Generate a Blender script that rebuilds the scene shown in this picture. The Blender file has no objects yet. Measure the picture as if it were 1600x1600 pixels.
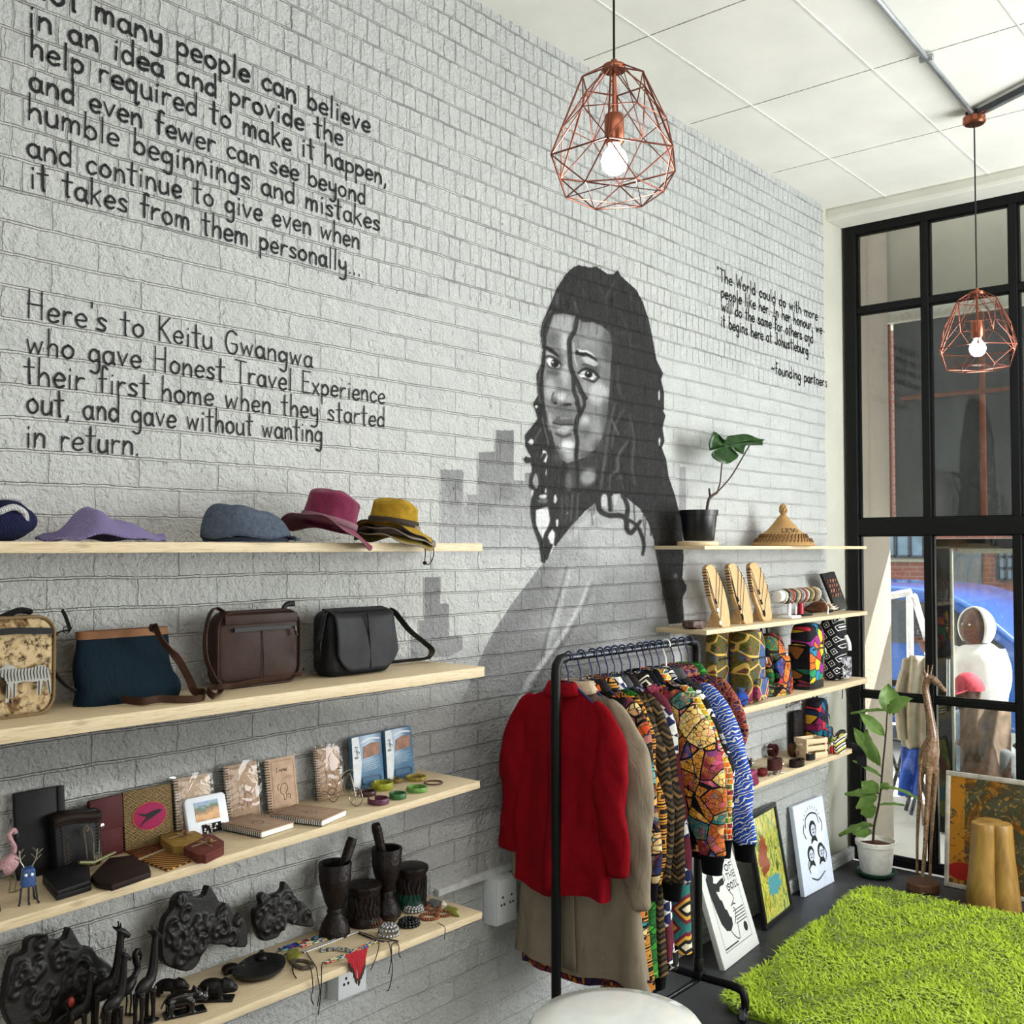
import bpy, bmesh, math, random
import numpy as np
from mathutils import Vector, Matrix, Euler
SC = bpy.context.scene
COL = SC.collection
random.seed(7); RNG = np.random.default_rng(7)
PI = math.pi
# ------------------------------------------------------------------ camera
CX = CY = 800.0; FPX = 1630.0; HY = 855.0; VX = 2190.0; H = 1.8
_p = math.atan((HY-CY)/FPX); _a = VX-CX; _g = FPX*math.cos(_p)+(HY-CY)*math.sin(_p); _n = math.hypot(_a, _g)
_r = np.array([_a/_n, -_g/_n, 0.]); _gg = np.array([_g/_n, _a/_n, 0.]); _z = np.array([0, 0, 1.])
CR = _r; CF = _gg*math.cos(_p)+_z*math.sin(_p); CU = _z*math.cos(_p)-_gg*math.sin(_p)
cam = bpy.data.cameras.new('camera'); cam.sensor_width = 36; cam.lens = 36*FPX/1600; cam.clip_start = .05; cam.clip_end = 200
cam_o = bpy.data.objects.new('camera', cam); COL.objects.link(cam_o)
cam_o.matrix_world = Matrix(((CR[0], CU[0], -CF[0], 0), (CR[1], CU[1], -CF[1], 0), (CR[2], CU[2], -CF[2], H), (0, 0, 0, 1)))
SC.camera = cam_o
# ------------------------------------------------------------------ light and exposure
SC.view_settings.view_transform = 'Standard'; SC.view_settings.look = 'None'
SC.view_settings.gamma = 1; SC.view_settings.use_curve_mapping = False
SC.view_settings.exposure = -0.05
W_ = bpy.data.worlds.new('world'); SC.world = W_; W_.use_nodes = True
_bg = W_.node_tree.nodes['Background']; _bg.inputs[0].default_value = (.93, .97, 1.0, 1); _bg.inputs[1].default_value = 2.4
sun = bpy.data.lights.new('sun', 'SUN'); sun.energy = 27.0; sun.angle = .01; sun.color = (1, .96, .9)
sun_o = bpy.data.objects.new('sun', sun); COL.objects.link(sun_o)
sun_o.rotation_euler = Vector((-.52, .50, -.69)).to_track_quat('-Z', 'Y').to_euler()
def area(name, loc, tgt, sx, sy, e, col=(1, 1, 1)):
    l = bpy.data.lights.new(name, 'AREA'); l.shape = 'RECTANGLE'; l.size = sx; l.size_y = sy; l.energy = e; l.color = col
    o = bpy.data.objects.new(name, l); COL.objects.link(o); o.location = loc
    o.rotation_euler = (Vector(tgt)-Vector(loc)).to_track_quat('-Z', 'Y').to_euler(); return o
area('ceiling_strip_light', (.6, .35, 3.6), (.8, 1.0, 0), 5.5, .5, 36, (1, .98, .95))
area('side_fill', (4.1, -3.9, 1.6), (4.3, 2.4, 2.0), 3.4, 2.2, 150, (1, .985, .96))  # unseen fill lamp added on the room's right to light the wall
area('rear_fill', (-3.1, -1.4, 1.7), (2.6, 1.6, 2.3), 3.0, 2.6, 85, (1, .98, .95))  # unseen fill lamp added behind the camera to brighten low wall and rack
area('front_window_daylight', (5.86, -.6, 2.2), (4.5, 2.0, 2.9), 2.6, 2.2, 300, (.95, .98, 1))
# ------------------------------------------------------------------ where photo points fall on known planes
def _ray(x, y): return CR*(x-CX)-CU*(y-CY)+CF*FPX
def on_z(x, y, z): d = _ray(x, y); return np.array([0, 0, H])+d*((z-H)/d[2])
def on_y(x, y, Y): d = _ray(x, y); return np.array([0, 0, H])+d*(Y/d[1])
def on_x(x, y, X): d = _ray(x, y); return np.array([0, 0, H])+d*(X/d[0])
WY = 2.471; WX = 5.95; CEIL = 3.75
# ------------------------------------------------------------------ mesh builder
def lin(c):
    c = c.lstrip('#'); c = ''.join(q*2 for q in c) if len(c) == 3 else c; v = [int(c[i:i+2], 16)/255 for i in (0, 2, 4)]
    return tuple(x/12.92 if x <= .04045 else ((x+.055)/1.055)**2.4 for x in v)+(1.0,)
class MB:
    def __init__(s): s.v = []; s.f = []; s.m = []; s.mi = 0
    def mat(s, i): s.mi = i; return s
    def add(s, vs, fs):
        n = len(s.v); s.v += [tuple(map(float, q)) for q in vs]; s.f += [tuple(n+i for i in f) for f in fs]; s.m += [s.mi]*len(fs); return s
    def box(s, c, d, rot=None, taper=1.0):
        x, y, z = [k/2 for k in d]; t = taper
        p = [(-x, -y, -z), (x, -y, -z), (x, y, -z), (-x, y, -z), (-x*t, -y*t, z), (x*t, -y*t, z), (x*t, y*t, z), (-x*t, y*t, z)]
        R = Euler(rot).to_matrix() if rot else Matrix.Identity(3)
        p = [Vector(c)+R@Vector(q) for q in p]
        return s.add(p, [(0, 3, 2, 1), (4, 5, 6, 7), (0, 1, 5, 4), (1, 2, 6, 5), (2, 3, 7, 6), (3, 0, 4, 7)])
    def tube(s, pts, r, n=8, cap=True, sx=1.0, up=None, closed=False):
        P = [Vector(q) for q in pts]; k = len(P); rs = r if hasattr(r, '__len__') else [r]*k
        T = []
        for i in range(k):
            a = P[(i-1) % k] if (closed or i > 0) else P[i]; b = P[(i+1) % k] if (closed or i < k-1) else P[i]
            t = b-a; T.append(t.normalized() if t.length > 1e-9 else Vector((0, 0, 1)))
        u = Vector(up) if up else (Vector((0, 0, 1)) if abs(T[0].z) < .9 else Vector((1, 0, 0)))
        vs = []; fs = []
        for i in range(k):
            if up: u = Vector(up)
            u = u-T[i]*u.dot(T[i])
            if u.length < 1e-6: u = T[i].orthogonal()
            u.normalize(); w = T[i].cross(u)
            for j in range(n):
                a = 2*PI*j/n; vs.append(P[i]+(w*math.cos(a)*sx+u*math.sin(a))*rs[i])
        for i in range(k if closed else k-1):
            i2 = (i+1) % k
            for j in range(n):
                j2 = (j+1) % n; fs.append((i*n+j, i*n+j2, i2*n+j2, i2*n+j))
        if cap and not closed:
            fs.append(tuple(reversed(range(n)))); fs.append(tuple((k-1)*n+j for j in range(n)))
        return s.add(vs, fs)
    def ribbon(s, pts, w, t, up=(0, 0, 1)):
        """flat strap of width w (across, along up x tangent) and thickness t"""
        P = [Vector(q) for q in pts]; k = len(P); vs = []; fs = []
        ups = up if isinstance(up, list) else [up]*k
        for i in range(k):
            T = (P[min(i+1, k-1)]-P[max(i-1, 0)]); T.normalize()
            u = Vector(ups[i]); u = u-T*u.dot(T)
            if u.length < 1e-6: u = T.orthogonal()
            u.normalize(); a = T.cross(u)
            ww = (w[i] if hasattr(w, '__len__') else w)/2
            vs += [P[i]+u*ww+a*t/2, P[i]-u*ww+a*t/2, P[i]-u*ww-a*t/2, P[i]+u*ww-a*t/2]
        for i in range(k-1):
            for j in range(4): j2 = (j+1) % 4; fs.append((i*4+j, i*4+j2, i*4+4+j2, i*4+4+j))
        fs.append((3, 2, 1, 0)); b = (k-1)*4; fs.append((b, b+1, b+2, b+3))
        return s.add(vs, fs)
    def lathe(s, prof, c=(0, 0, 0), n=32, mod=None):
        vs = []; fs = []; k = len(prof)
        for i, (r, z) in enumerate(prof):
            for j in range(n):
                a = 2*PI*j/n; q = (r*math.cos(a), r*math.sin(a), z)
                if mod: q = mod(*q, a, i)
                vs.append((c[0]+q[0], c[1]+q[1], c[2]+q[2]))
        for i in range(k-1):
            for j in range(n): j2 = (j+1) % n; fs.append((i*n+j, i*n+j2, i*n+n+j2, i*n+n+j))
        fs.append(tuple(reversed(range(n)))); fs.append(tuple((k-1)*n+j for j in range(n)))
        return s.add(vs, fs)
    def ball(s, c, r, n=12, m=8, rot=None):
        rx, ry, rz = r if hasattr(r, '__len__') else (r, r, r); R = Euler(rot).to_matrix() if rot else None
        vs = []; fs = []
        def q(x, y, z):
            v = Vector((x*rx, y*ry, z*rz)); v = R@v if R else v; return v+Vector(c)
        vs.append(q(0, 0, -1))
        for i in range(1, m):
            t = PI*i/m-PI/2
            for j in range(n): a = 2*PI*j/n; vs.append(q(math.cos(t)*math.cos(a), math.cos(t)*math.sin(a), math.sin(t)))
        vs.append(q(0, 0, 1)); L = len(vs)-1
        for j in range(n):
            j2 = (j+1) % n; fs.append((0, 1+j2, 1+j)); fs.append((L, L-n+j, L-n+j2))
        for i in range(m-2):
            for j in range(n): j2 = (j+1) % n; a = 1+i*n; fs.append((a+j, a+j2, a+n+j2, a+n+j))
        return s.add(vs, fs)
    def prism(s, poly, t, o=(0, 0, 0), ux=(1, 0, 0), uy=(0, 0, 1), hole=None):
        """outline in the (ux,uy) plane at o, thickness t along ux x uy"""
        o = Vector(o); ux = Vector(ux); uy = Vector(uy); w = ux.cross(uy).normalized()*t; n = len(poly)
        A = [o+ux*a+uy*b for a, b in poly]; B = [q+w for q in A]
        return s.add(A+B, [tuple(reversed(range(n))), tuple(range(n, 2*n))]+[(i, (i+1) % n, n+(i+1) % n, n+i) for i in range(n)])
    def grid(s, fn, nu, nv, closeu=False):
        vs = [fn(i/(nu if closeu else nu-1), j/(nv-1)) for j in range(nv) for i in range(nu)]
        fs = []
        for j in range(nv-1):
            for i in range(nu if closeu else nu-1): i2 = (i+1) % nu; fs.append((j*nu+i, j*nu+i2, (j+1)*nu+i2, (j+1)*nu+i))
        return s.add(vs, fs)
    def shift(s, M_, n0=0):
        s.v[n0:] = [tuple(M_@Vector(q)) for q in s.v[n0:]]; return s
    def build(s, name, mats, parent=None, loc=None, rz=0, rot=None, smooth=True, ang=40, bv=0, seg=2, sub=0, remesh=0, sm=0, solid=0, kind=None, label=None):
        me = bpy.data.meshes.new(name); me.from_pydata(s.v, [], s.f)
        if not isinstance(mats, (list, tuple)): mats = [mats]
        for m in mats: me.materials.append(m)
        me.polygons.foreach_set('material_index', s.m); me.validate(); me.update()
        o = bpy.data.objects.new(name, me); COL.objects.link(o)
        bm = bmesh.new(); bm.from_mesh(me); bmesh.ops.recalc_face_normals(bm, faces=bm.faces); bm.to_mesh(me); bm.free()
        mods = False
        if remesh:
            q = o.modifiers.new('r', 'REMESH'); q.mode = 'VOXEL'; q.voxel_size = remesh; mods = True
        if sm: q = o.modifiers.new('s', 'SMOOTH'); q.iterations = sm; q.factor = .5; mods = True
        if solid: q = o.modifiers.new('so', 'SOLIDIFY'); q.thickness = solid; q.offset = 0; mods = True
        if bv: q = o.modifiers.new('b', 'BEVEL'); q.width = bv; q.segments = seg; q.limit_method = 'ANGLE'; q.angle_limit = .6; mods = True
        if sub: q = o.modifiers.new('u', 'SUBSURF'); q.levels = sub; q.render_levels = sub; mods = True
        if mods:
            dg = bpy.context.evaluated_depsgraph_get(); dg.update(); nm = bpy.data.meshes.new_from_object(o.evaluated_get(dg), depsgraph=dg)
            o.modifiers.clear(); o.data = nm; bpy.data.meshes.remove(me); me = nm; me.name = name
        if smooth:
            me.polygons.foreach_set('use_smooth', [True]*len(me.polygons))
            if ang < 180: me.set_sharp_from_angle(angle=math.radians(ang))
        if parent: o.parent = parent
        if loc is not None: o.location = loc
        if rot: o.rotation_euler = rot
        elif rz: o.rotation_euler = (0, 0, rz)
        if kind: o['kind'] = kind
        if label: o['label'] = label
        return o
def thing(name, label, cat, loc=(0, 0, 0), rz=0, group=None, rot=None):
    o = bpy.data.objects.new(name, None); o.empty_display_size = .05; COL.objects.link(o); o.location = loc; o.rotation_euler = rot or (0, 0, rz)
    o['label'] = label; o['category'] = cat
    if group: o['group'] = group
    return o
def tag(o, label, cat, group=None, kind=None):
    o['label'] = label; o['category'] = cat
    if group: o['group'] = group
    if kind: o['kind'] = kind
    return o
def dup(root, loc, rz=None, label=None, group=None):
    r = root.copy(); COL.objects.link(r); r.location = loc
    if rz is not None: r.rotation_euler = (0, 0, rz)
    if label: r['label'] = label
    if group: r['group'] = group
    for ch in list(root.children):
        c = ch.copy(); COL.objects.link(c); c.parent = r
        for g in list(ch.children): d = g.copy(); COL.objects.link(d); d.parent = c
    return r
def smoothline(pts, n=6, closed=False):
    P = [Vector(q) if len(q) == 3 else Vector((q[0], q[1], 0)) for q in pts]; k = len(P); out = []
    for i in range(k if closed else k-1):
        g = lambda j: P[j % k] if closed else P[max(0, min(k-1, j))]
        a, b, c, d = g(i-1), g(i), g(i+1), g(i+2)
        for t in range(n):
            u = t/n; out.append(.5*((2*b)+(c-a)*u+(2*a-5*b+4*c-d)*u*u+(3*b-a-3*c+d)*u**3))
    if not closed: out.append(P[-1])
    return out
def circ(n, r, z=0, c=(0, 0)): return [(c[0]+r*math.cos(2*PI*i/n), c[1]+r*math.sin(2*PI*i/n), z) for i in range(n)]
def rrect(w, h, r, n=5):
    o = []
    for cx, cy, a0 in ((w/2-r, h/2-r, 0), (-w/2+r, h/2-r, PI/2), (-w/2+r, -h/2+r, PI), (w/2-r, -h/2+r, 1.5*PI)):
        o += [(cx+r*math.cos(a0+PI/2*i/n), cy+r*math.sin(a0+PI/2*i/n)) for i in range(n+1)]
    return o
# ------------------------------------------------------------------ materials
MATS = {}
class NT:
    def __init__(s, name):
        s.m = bpy.data.materials.new(name); s.m.use_nodes = True; s.t = s.m.node_tree; s.N = s.t.nodes; s.L = s.t.links
        s.b = s.N['Principled BSDF']
    def n(s, t, **k):
        q = s.N.new(t)
        for a, v in k.items(): setattr(q, a, v)
        return q
    def i(s, node, **k):
        for a, v in k.items():
            sock = node.inputs[int(a[1:])] if a[0] == '_' and a[1:].isdigit() else node.inputs[a.replace('_', ' ')]
            if isinstance(v, bpy.types.NodeSocket): s.L.new(v, sock)
            else: sock.default_value = v
        return node
    def math(s, op, a, b=0.0, c=None):
        q = s.n('ShaderNodeMath', operation=op); s.i(q, _0=a, _1=b)
        if c is not None: s.i(q, _2=c)
        return q.outputs[0]
    def coord(s, kind='Object', scale=(1, 1, 1), rot=(0, 0, 0)):
        o = s.n('ShaderNodeNewGeometry').outputs['Position'] if kind == 'World' else s.n('ShaderNodeTexCoord').outputs[kind]
        mp = s.n('ShaderNodeMapping'); s.L.new(o, mp.inputs[0]); mp.inputs['Scale'].default_value = scale; mp.inputs['Rotation'].default_value = rot
        return mp.outputs[0]
    def noise(s, vec, scale=5, detail=3, rough=.5, dist=0):
        q = s.n('ShaderNodeTexNoise'); s.i(q, Vector=vec, Scale=scale, Detail=detail, Roughness=rough, Distortion=dist); return q
    def mix(s, f, a, b, mode='MIX'):
        q = s.n('ShaderNodeMix', data_type='RGBA', blend_type=mode); s.i(q, _0=f, _6=a, _7=b); return q.outputs[2]
    def ramp(s, f, stops, interp='LINEAR'):
        q = s.n('ShaderNodeValToRGB'); q.color_ramp.interpolation = interp; e = q.color_ramp.elements
        while len(e) < len(stops): e.new(.5)
        for k, (p, c) in enumerate(stops): e[k].position = p; e[k].color = c if not isinstance(c, str) else lin(c)
        s.L.new(f, q.inputs[0]); return q.outputs[0]
    def bump(s, h, st=.5, dist=.01):
        q = s.n('ShaderNodeBump'); s.i(q, Strength=st, Distance=dist, Height=h); s.L.new(q.outputs[0], s.b.inputs['Normal']); return q
    def base(s, c): s.i(s.b, Base_Color=c)
    def fin(s, rough=.6, metal=0, spec=.5, **k):
        s.i(s.b, Roughness=rough, Metallic=metal); s.b.inputs['Specular IOR Level'].default_value = spec
        return s.m
def mat(name, col, rough=.6, metal=0, var=.12, vs=30, bump=0, bs=120, spec=.4, world=False, coat=0, emit=0, sheen=0, stretch=(1, 1, 1)):
    if name in MATS: return MATS[name]
    t = NT(name); v = t.coord('World' if world else 'Object', stretch)
    c = lin(col)
    if var:
        f = t.noise(v, vs, 4, .6).outputs[0]
        d = tuple(max(0, x*(1-var*1.6)) for x in c[:3])+(1,); l = tuple(min(1, x*(1+var*1.2)) for x in c[:3])+(1,)
        t.base(t.ramp(f, [(.3, d), (.7, l)]))
    else: t.base(c)
    if bump: t.bump(t.noise(v, bs, 3).outputs[0], bump, .004)
    if coat: t.b.inputs['Coat Weight'].default_value = coat
    if sheen: t.b.inputs['Sheen Weight'].default_value = sheen
    if emit: t.i(t.b, Emission_Color=c, Emission_Strength=emit)
    MATS[name] = t.fin(rough, metal, spec); return t.m
# ------------------------------------------------------------------ painted brick
def brick_paint(t):
    """height and base colour of the painted brickwork, from where it stands on the wall"""
    P = t.n('ShaderNodeNewGeometry').outputs['Position']; sx = t.n('ShaderNodeSeparateXYZ'); t.L.new(P, sx.inputs[0])
    wob = t.noise(P, 2.2, 2).outputs[0]; wob2 = t.noise(P, 28, 2).outputs[0]
    z = t.math('ADD', sx.outputs[2], t.math('MULTIPLY_ADD', wob, .016, t.math('MULTIPLY_ADD', wob2, .007, -.0115)))
    x = t.math('ADD', sx.outputs[0], t.math('MULTIPLY_ADD', wob2, .014, -.007))
    cv = t.n('ShaderNodeCombineXYZ'); t.L.new(x, cv.inputs[0]); t.L.new(t.math('ADD', z, -2.641+.0766*40), cv.inputs[1])
    def bt(w, m, sm):
        q = t.n('ShaderNodeTexBrick'); q.offset = .5; t.i(q, Vector=cv.outputs[0], Scale=1.0, Mortar_Size=m, Mortar_Smooth=sm, Brick_Width=w, Row_Height=.0766, Color1=(1, 1, 1, 1), Color2=(0, 0, 0, 1)); return q
    hb = bt(.054, .0034, .5); sb = bt(.236, .0036, .6); bed = bt(60.0, .0042, .5)
    edge = t.math('ADD', sx.outputs[2], t.math('MULTIPLY', t.noise(P, 1.4, 0).outputs[0], .16))
    top = t.ramp(edge, [(.0, (0, 0, 0, 1)), (1, (1, 1, 1, 1))]); top = t.math('GREATER_THAN', edge, 2.72)
    irr = t.noise(P, 5, 2).outputs[0]; vert = t.math('MULTIPLY_ADD', hb.outputs['Fac'], t.math('MULTIPLY', top, .85), t.math('MULTIPLY', t.math('MULTIPLY', sb.outputs['Fac'], irr), t.math('MULTIPLY_ADD', top, -.45, .75)))
    low = t.math('GREATER_THAN', sx.outputs[2], .60)
    mort = t.math('MULTIPLY', t.math('MAXIMUM', bed.outputs['Fac'], vert), t.math('MULTIPLY_ADD', low, .8, .2))
    n1 = t.noise(P, 16, 5, .6).outputs[0]; n2 = t.noise(P, 90, 4, .6).outputs[0]
    pits = t.ramp(t.noise(P, 34, 3, .55).outputs[0], [(.27, (0, 0, 0, 1)), (.33, (1, 1, 1, 1))])
    n3 = t.math('ABSOLUTE', t.math('SUBTRACT', t.noise(P, 26, 3, .6, .6).outputs[0], .5)); h = t.math('SUBTRACT', t.math('MULTIPLY_ADD', n1, 1.5, t.math('MULTIPLY_ADD', n3, -1.1, t.math('MULTIPLY', n2, .6))), t.math('MULTIPLY', t.math('MULTIPLY', mort, t.math('MULTIPLY_ADD', n1, .8, .6)), 1.5))
    h = t.math('ADD', h, t.math('MULTIPLY', pits, .35))
    big = t.noise(P, 1.1, 3).outputs[0]; md = t.noise(P, 7, 4).outputs[0]
    c = t.mix(md, lin('#acaeac'), lin('#c2c3c0'))
    c = t.mix(t.math('MULTIPLY', big, .5), c, lin('#a9acad'))
    rightness = t.math('MULTIPLY_ADD', sx.outputs[0], .25, -.9)
    c = t.mix(t.math('MULTIPLY', bed.outputs['Fac'], .3), c, lin('#d6d6d2'))  # bed joints tinted lighter, the light their edges catch put into the colour
    vo = t.n('ShaderNodeTexVoronoi'); t.i(vo, Vector=P, Scale=8.0); sc_ = t.n('ShaderNodeSeparateColor'); t.L.new(vo.outputs['Color'], sc_.inputs[0]); hole = t.math('MULTIPLY', t.math('LESS_THAN', vo.outputs['Distance'], .042), t.math('GREATER_THAN', sc_.outputs[0], .72))
    dirt = t.math('MAXIMUM', t.math('MULTIPLY', t.math('MULTIPLY', vert, t.ramp(t.noise(P, 9, 2).outputs[0], [(.35, (0, 0, 0, 1)), (.6, (1, 1, 1, 1))])), .6), t.math('MULTIPLY', hole, .85))
    return h, c, dirt
def brick_mat(name, color_from=None):
    t = NT(name); h, c, dirt = brick_paint(t)
    if color_from == 'mural':
        a = t.n('ShaderNodeAttribute', attribute_name='paint'); cov = t.n('ShaderNodeAttribute', attribute_name='cover')
        nz = t.noise(t.n('ShaderNodeNewGeometry').outputs['Position'], 60, 3).outputs[0]
        pc = t.mix(.18, a.outputs[0], t.ramp(nz, [(.3, (0, 0, 0, 1)), (.75, (.6, .6, .6, 1))]), 'SOFT_LIGHT')
        c = t.mix(cov.outputs[2], c, pc)
    elif color_from: c = lin(color_from)
    c = t.mix(dirt, c, t.mix(.72, c, lin('#1c1c1c')))
    t.base(c); t.bump(h, 1.0 if color_from in (None, 'mural') else .5, .015)
    return t.fin(.6, 0, .22)
M_WALL = brick_mat('painted_brick'); M_INK = brick_mat('black_wall_paint', '#17181a'); M_MURAL = brick_mat('mural_paint', 'mural')
def plaster(name, col, bs=14, st=.25):
    t = NT(name); P = t.coord('World'); n = t.noise(P, bs, 5, .6).outputs[0]; c = lin(col)
    t.base(t.ramp(t.noise(P, 3, 4).outputs[0], [(.3, tuple(x*.88 for x in c[:3])+(1,)), (.7, c)])); t.bump(n, st, .006); return t.fin(.8, 0, .3)
M_PLAST = plaster('cream_plaster', '#d9d8cd'); M_CEIL = plaster('ceiling_paint', '#e9e8df', 30, .06)
M_CONC = plaster('raw_concrete', '#8f8577', 40, .9); M_LINTEL = plaster('board_marked_concrete', '#b0aa99', 6, .6)
M_STEEL = mat('black_steel', '#070809', .45, 0, .1, 12, .05, 60, .22)
def st(o): o['kind'] = 'structure'; return o
# wall with a slightly ragged end at the pier
m = MB()
zs = np.linspace(0, CEIL, 99); xe = 5.635+RNG.normal(0, .005, len(zs))
m.add([(-3.5, WY, z) for z in zs]+[(x, WY, z) for x, z in zip(xe, zs)], [(i, len(zs)+i, len(zs)+i+1, i+1) for i in range(len(zs)-1)])
m.add([(x, WY, z) for x, z in zip(xe, zs)]+[(x, WY+.03, z) for x, z in zip(xe, zs)], [(i, len(zs)+i, len(zs)+i+1, i+1) for i in range(len(zs)-1)])
WALL = st(m.build('wall_left', M_WALL, smooth=False))
st(MB().box((5.81, WY+.115, CEIL/2), (.5, .2, CEIL)).build('trim_1', plaster('grey_cream_plaster', '#b5b4a7'), smooth=False))
MB().box((1.2, WY+.15, CEIL/2), (9.6, .2, CEIL)).build('backing', M_PLAST, WALL, smooth=False)
t = NT('dark_floor'); P = t.coord('World'); nb = t.noise(P, 2.5, 5).outputs[0]
t.base(t.ramp(nb, [(.35, '#2c2d30'), (.7, '#3d3e41')])); sp = t.noise(P, 70, 2).outputs[0]; t.bump(sp, .12, .004); M_FLOOR = t.fin(.5, 0, .45)
st(MB().box((1.2, -.8, -.05), (9.4, 6.6, .1)).build('floor', M_FLOOR, smooth=False))
st(MB().box((1.2, -.8, CEIL+.05), (9.6, 6.6, .1)).build('ceiling', M_CEIL, smooth=False))
st(MB().box((1.2, -4.15, CEIL/2), (9.6, .1, CEIL)).build('wall_right', M_PLAST, smooth=False)); st(MB().box((-3.55, -.8, CEIL/2), (.1, 6.6, CEIL)).build('wall_back', M_PLAST, smooth=False)); st(MB().box((5.95, -2.7, CEIL/2), (.12, 2.9, CEIL)).build('wall_front', M_PLAST, smooth=False))
# flat joints between the ceiling boards: cover strips along the wall, open cracks across
m = MB(); m2 = MB()
for y in (2.14, 1.6, 1.046, .5, -.05, -.6): m.box((1.3, y, CEIL-.002), (8.9, .006, .003))
for x in (4.973, 4.146, 3.32, 2.494, 1.668, .84): m2.box((x, -.6, CEIL-.0006), (.004, 6.1, .0012))
cp = bpy.data.objects['ceiling']
m.build('cover_strip', mat('strip_white', '#e6e5dc', .8, world=True), cp, smooth=False); m2.build('board_joint', mat('joint_grey', '#9a978d', .9, var=.5, vs=60, world=True), cp, smooth=False)
st(MB().box((5.82, -.5, 3.72), (.22, 6.0, .075)).build('trim_2', M_PLAST, smooth=False, bv=.02))
st(MB().box((5.945, -.5, 3.735), (.03, 6.0, .05)).build('daylight_trim', mat('daylight_slit_white', '#f6f6f2', .6), smooth=False))  # white strip above the frame, its colour stands in for bright daylight
# cable trunking
st(MB().box((3.3, WY-.011, .655), (1.6, .022, .022)).build('trim_4', mat('trunking_white', '#c9cbc9', .5), smooth=False, bv=.002))
st(MB().box((4.7, WY-.012, .035), (2.5, .03, .07)).build('baseboard_left', M_WALL, smooth=False, bv=.006))
# ------------------------------------------------------------------ window wall
def wy(px, py=700): return on_x(px, py, WX)[1]
def wz(px, py): return on_x(px, py, WX)[2]
Y0 = 2.468; mull = [2.009, 1.545, 1.083, .62, .157, -.306, -.77]; YE = -1.25
WIN = bpy.data.objects.new('window_1', None); COL.objects.link(WIN); WIN['kind'] = 'structure'
m = MB(); D_ = .06
def bar(y0, y1, z0, z1, d=D_): m.box((WX+.01, (y0+y1)/2, (z0+z1)/2), (d, abs(y1-y0), z1-z0))
bar(Y0, Y0-.065, 0, 3.70, .08); bar(Y0, YE, 3.636, 3.70, .07); bar(Y0, YE, 3.166, 3.205, .054); bar(Y0, YE, 1.868, 1.965, .075); bar(Y0, YE, .935, .97, .054); bar(Y0, YE, 0, .045, .066)
for y in mull: bar(y+.02, y-.02, 0, 3.70)
m.build('window_frame', M_STEEL, WIN, smooth=False, bv=.004)
m = MB()
for y in mull: m.box((WX-.022, y+.0, 1.916), (.01, .05, .07))
for y0, y1 in zip([Y0-.065]+[q-.02 for q in mull], [q+.02 for q in mull]+[YE]):
    for z0, z1 in ((3.205, 3.636), (1.965, 3.166), (.97, 1.868), (.045, .935)):
        for (ya, yb, za, zb) in ((y0, y0-.009, z0, z1), (y1+.009, y1, z0, z1), (y0, y1, z0, z0+.007), (y0, y1, z1-.007, z1)):
            m.box((WX+.012, (ya+yb)/2, (za+zb)/2), (.03, abs(ya-yb), zb-za))
m.build('glazing_bead', M_STEEL, WIN, smooth=False)
t = NT('window_glass'); tr = t.n('ShaderNodeBsdfTransparent'); tr.inputs[0].default_value = (.93, .95, .94, 1); gl = t.n('ShaderNodeBsdfGlossy'); gl.inputs['Roughness'].default_value = 0.0
fr = t.n('ShaderNodeFresnel'); fr.inputs[0].default_value = 1.52; mx = t.n('ShaderNodeMixShader'); t.L.new(t.math('MULTIPLY', fr.outputs[0], .95), mx.inputs[0]); t.L.new(tr.outputs[0], mx.inputs[1]); t.L.new(gl.outputs[0], mx.inputs[2])
t.L.new(mx.outputs[0], t.N['Material Output'].inputs[0]); M_GLASS = t.m
for y0, y1 in zip([Y0-.065]+[q-.02 for q in mull], [q+.02 for q in mull]+[YE]):
    for z0, z1 in ((3.205, 3.636), (1.965, 3.166), (.97, 1.868), (.045, .935)):
        MB().box((WX+.015, (y0+y1)/2, (z0+z1)/2), (.004, abs(y0-y1), z1-z0)).build('pane', M_GLASS, WIN, smooth=False)
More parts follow.
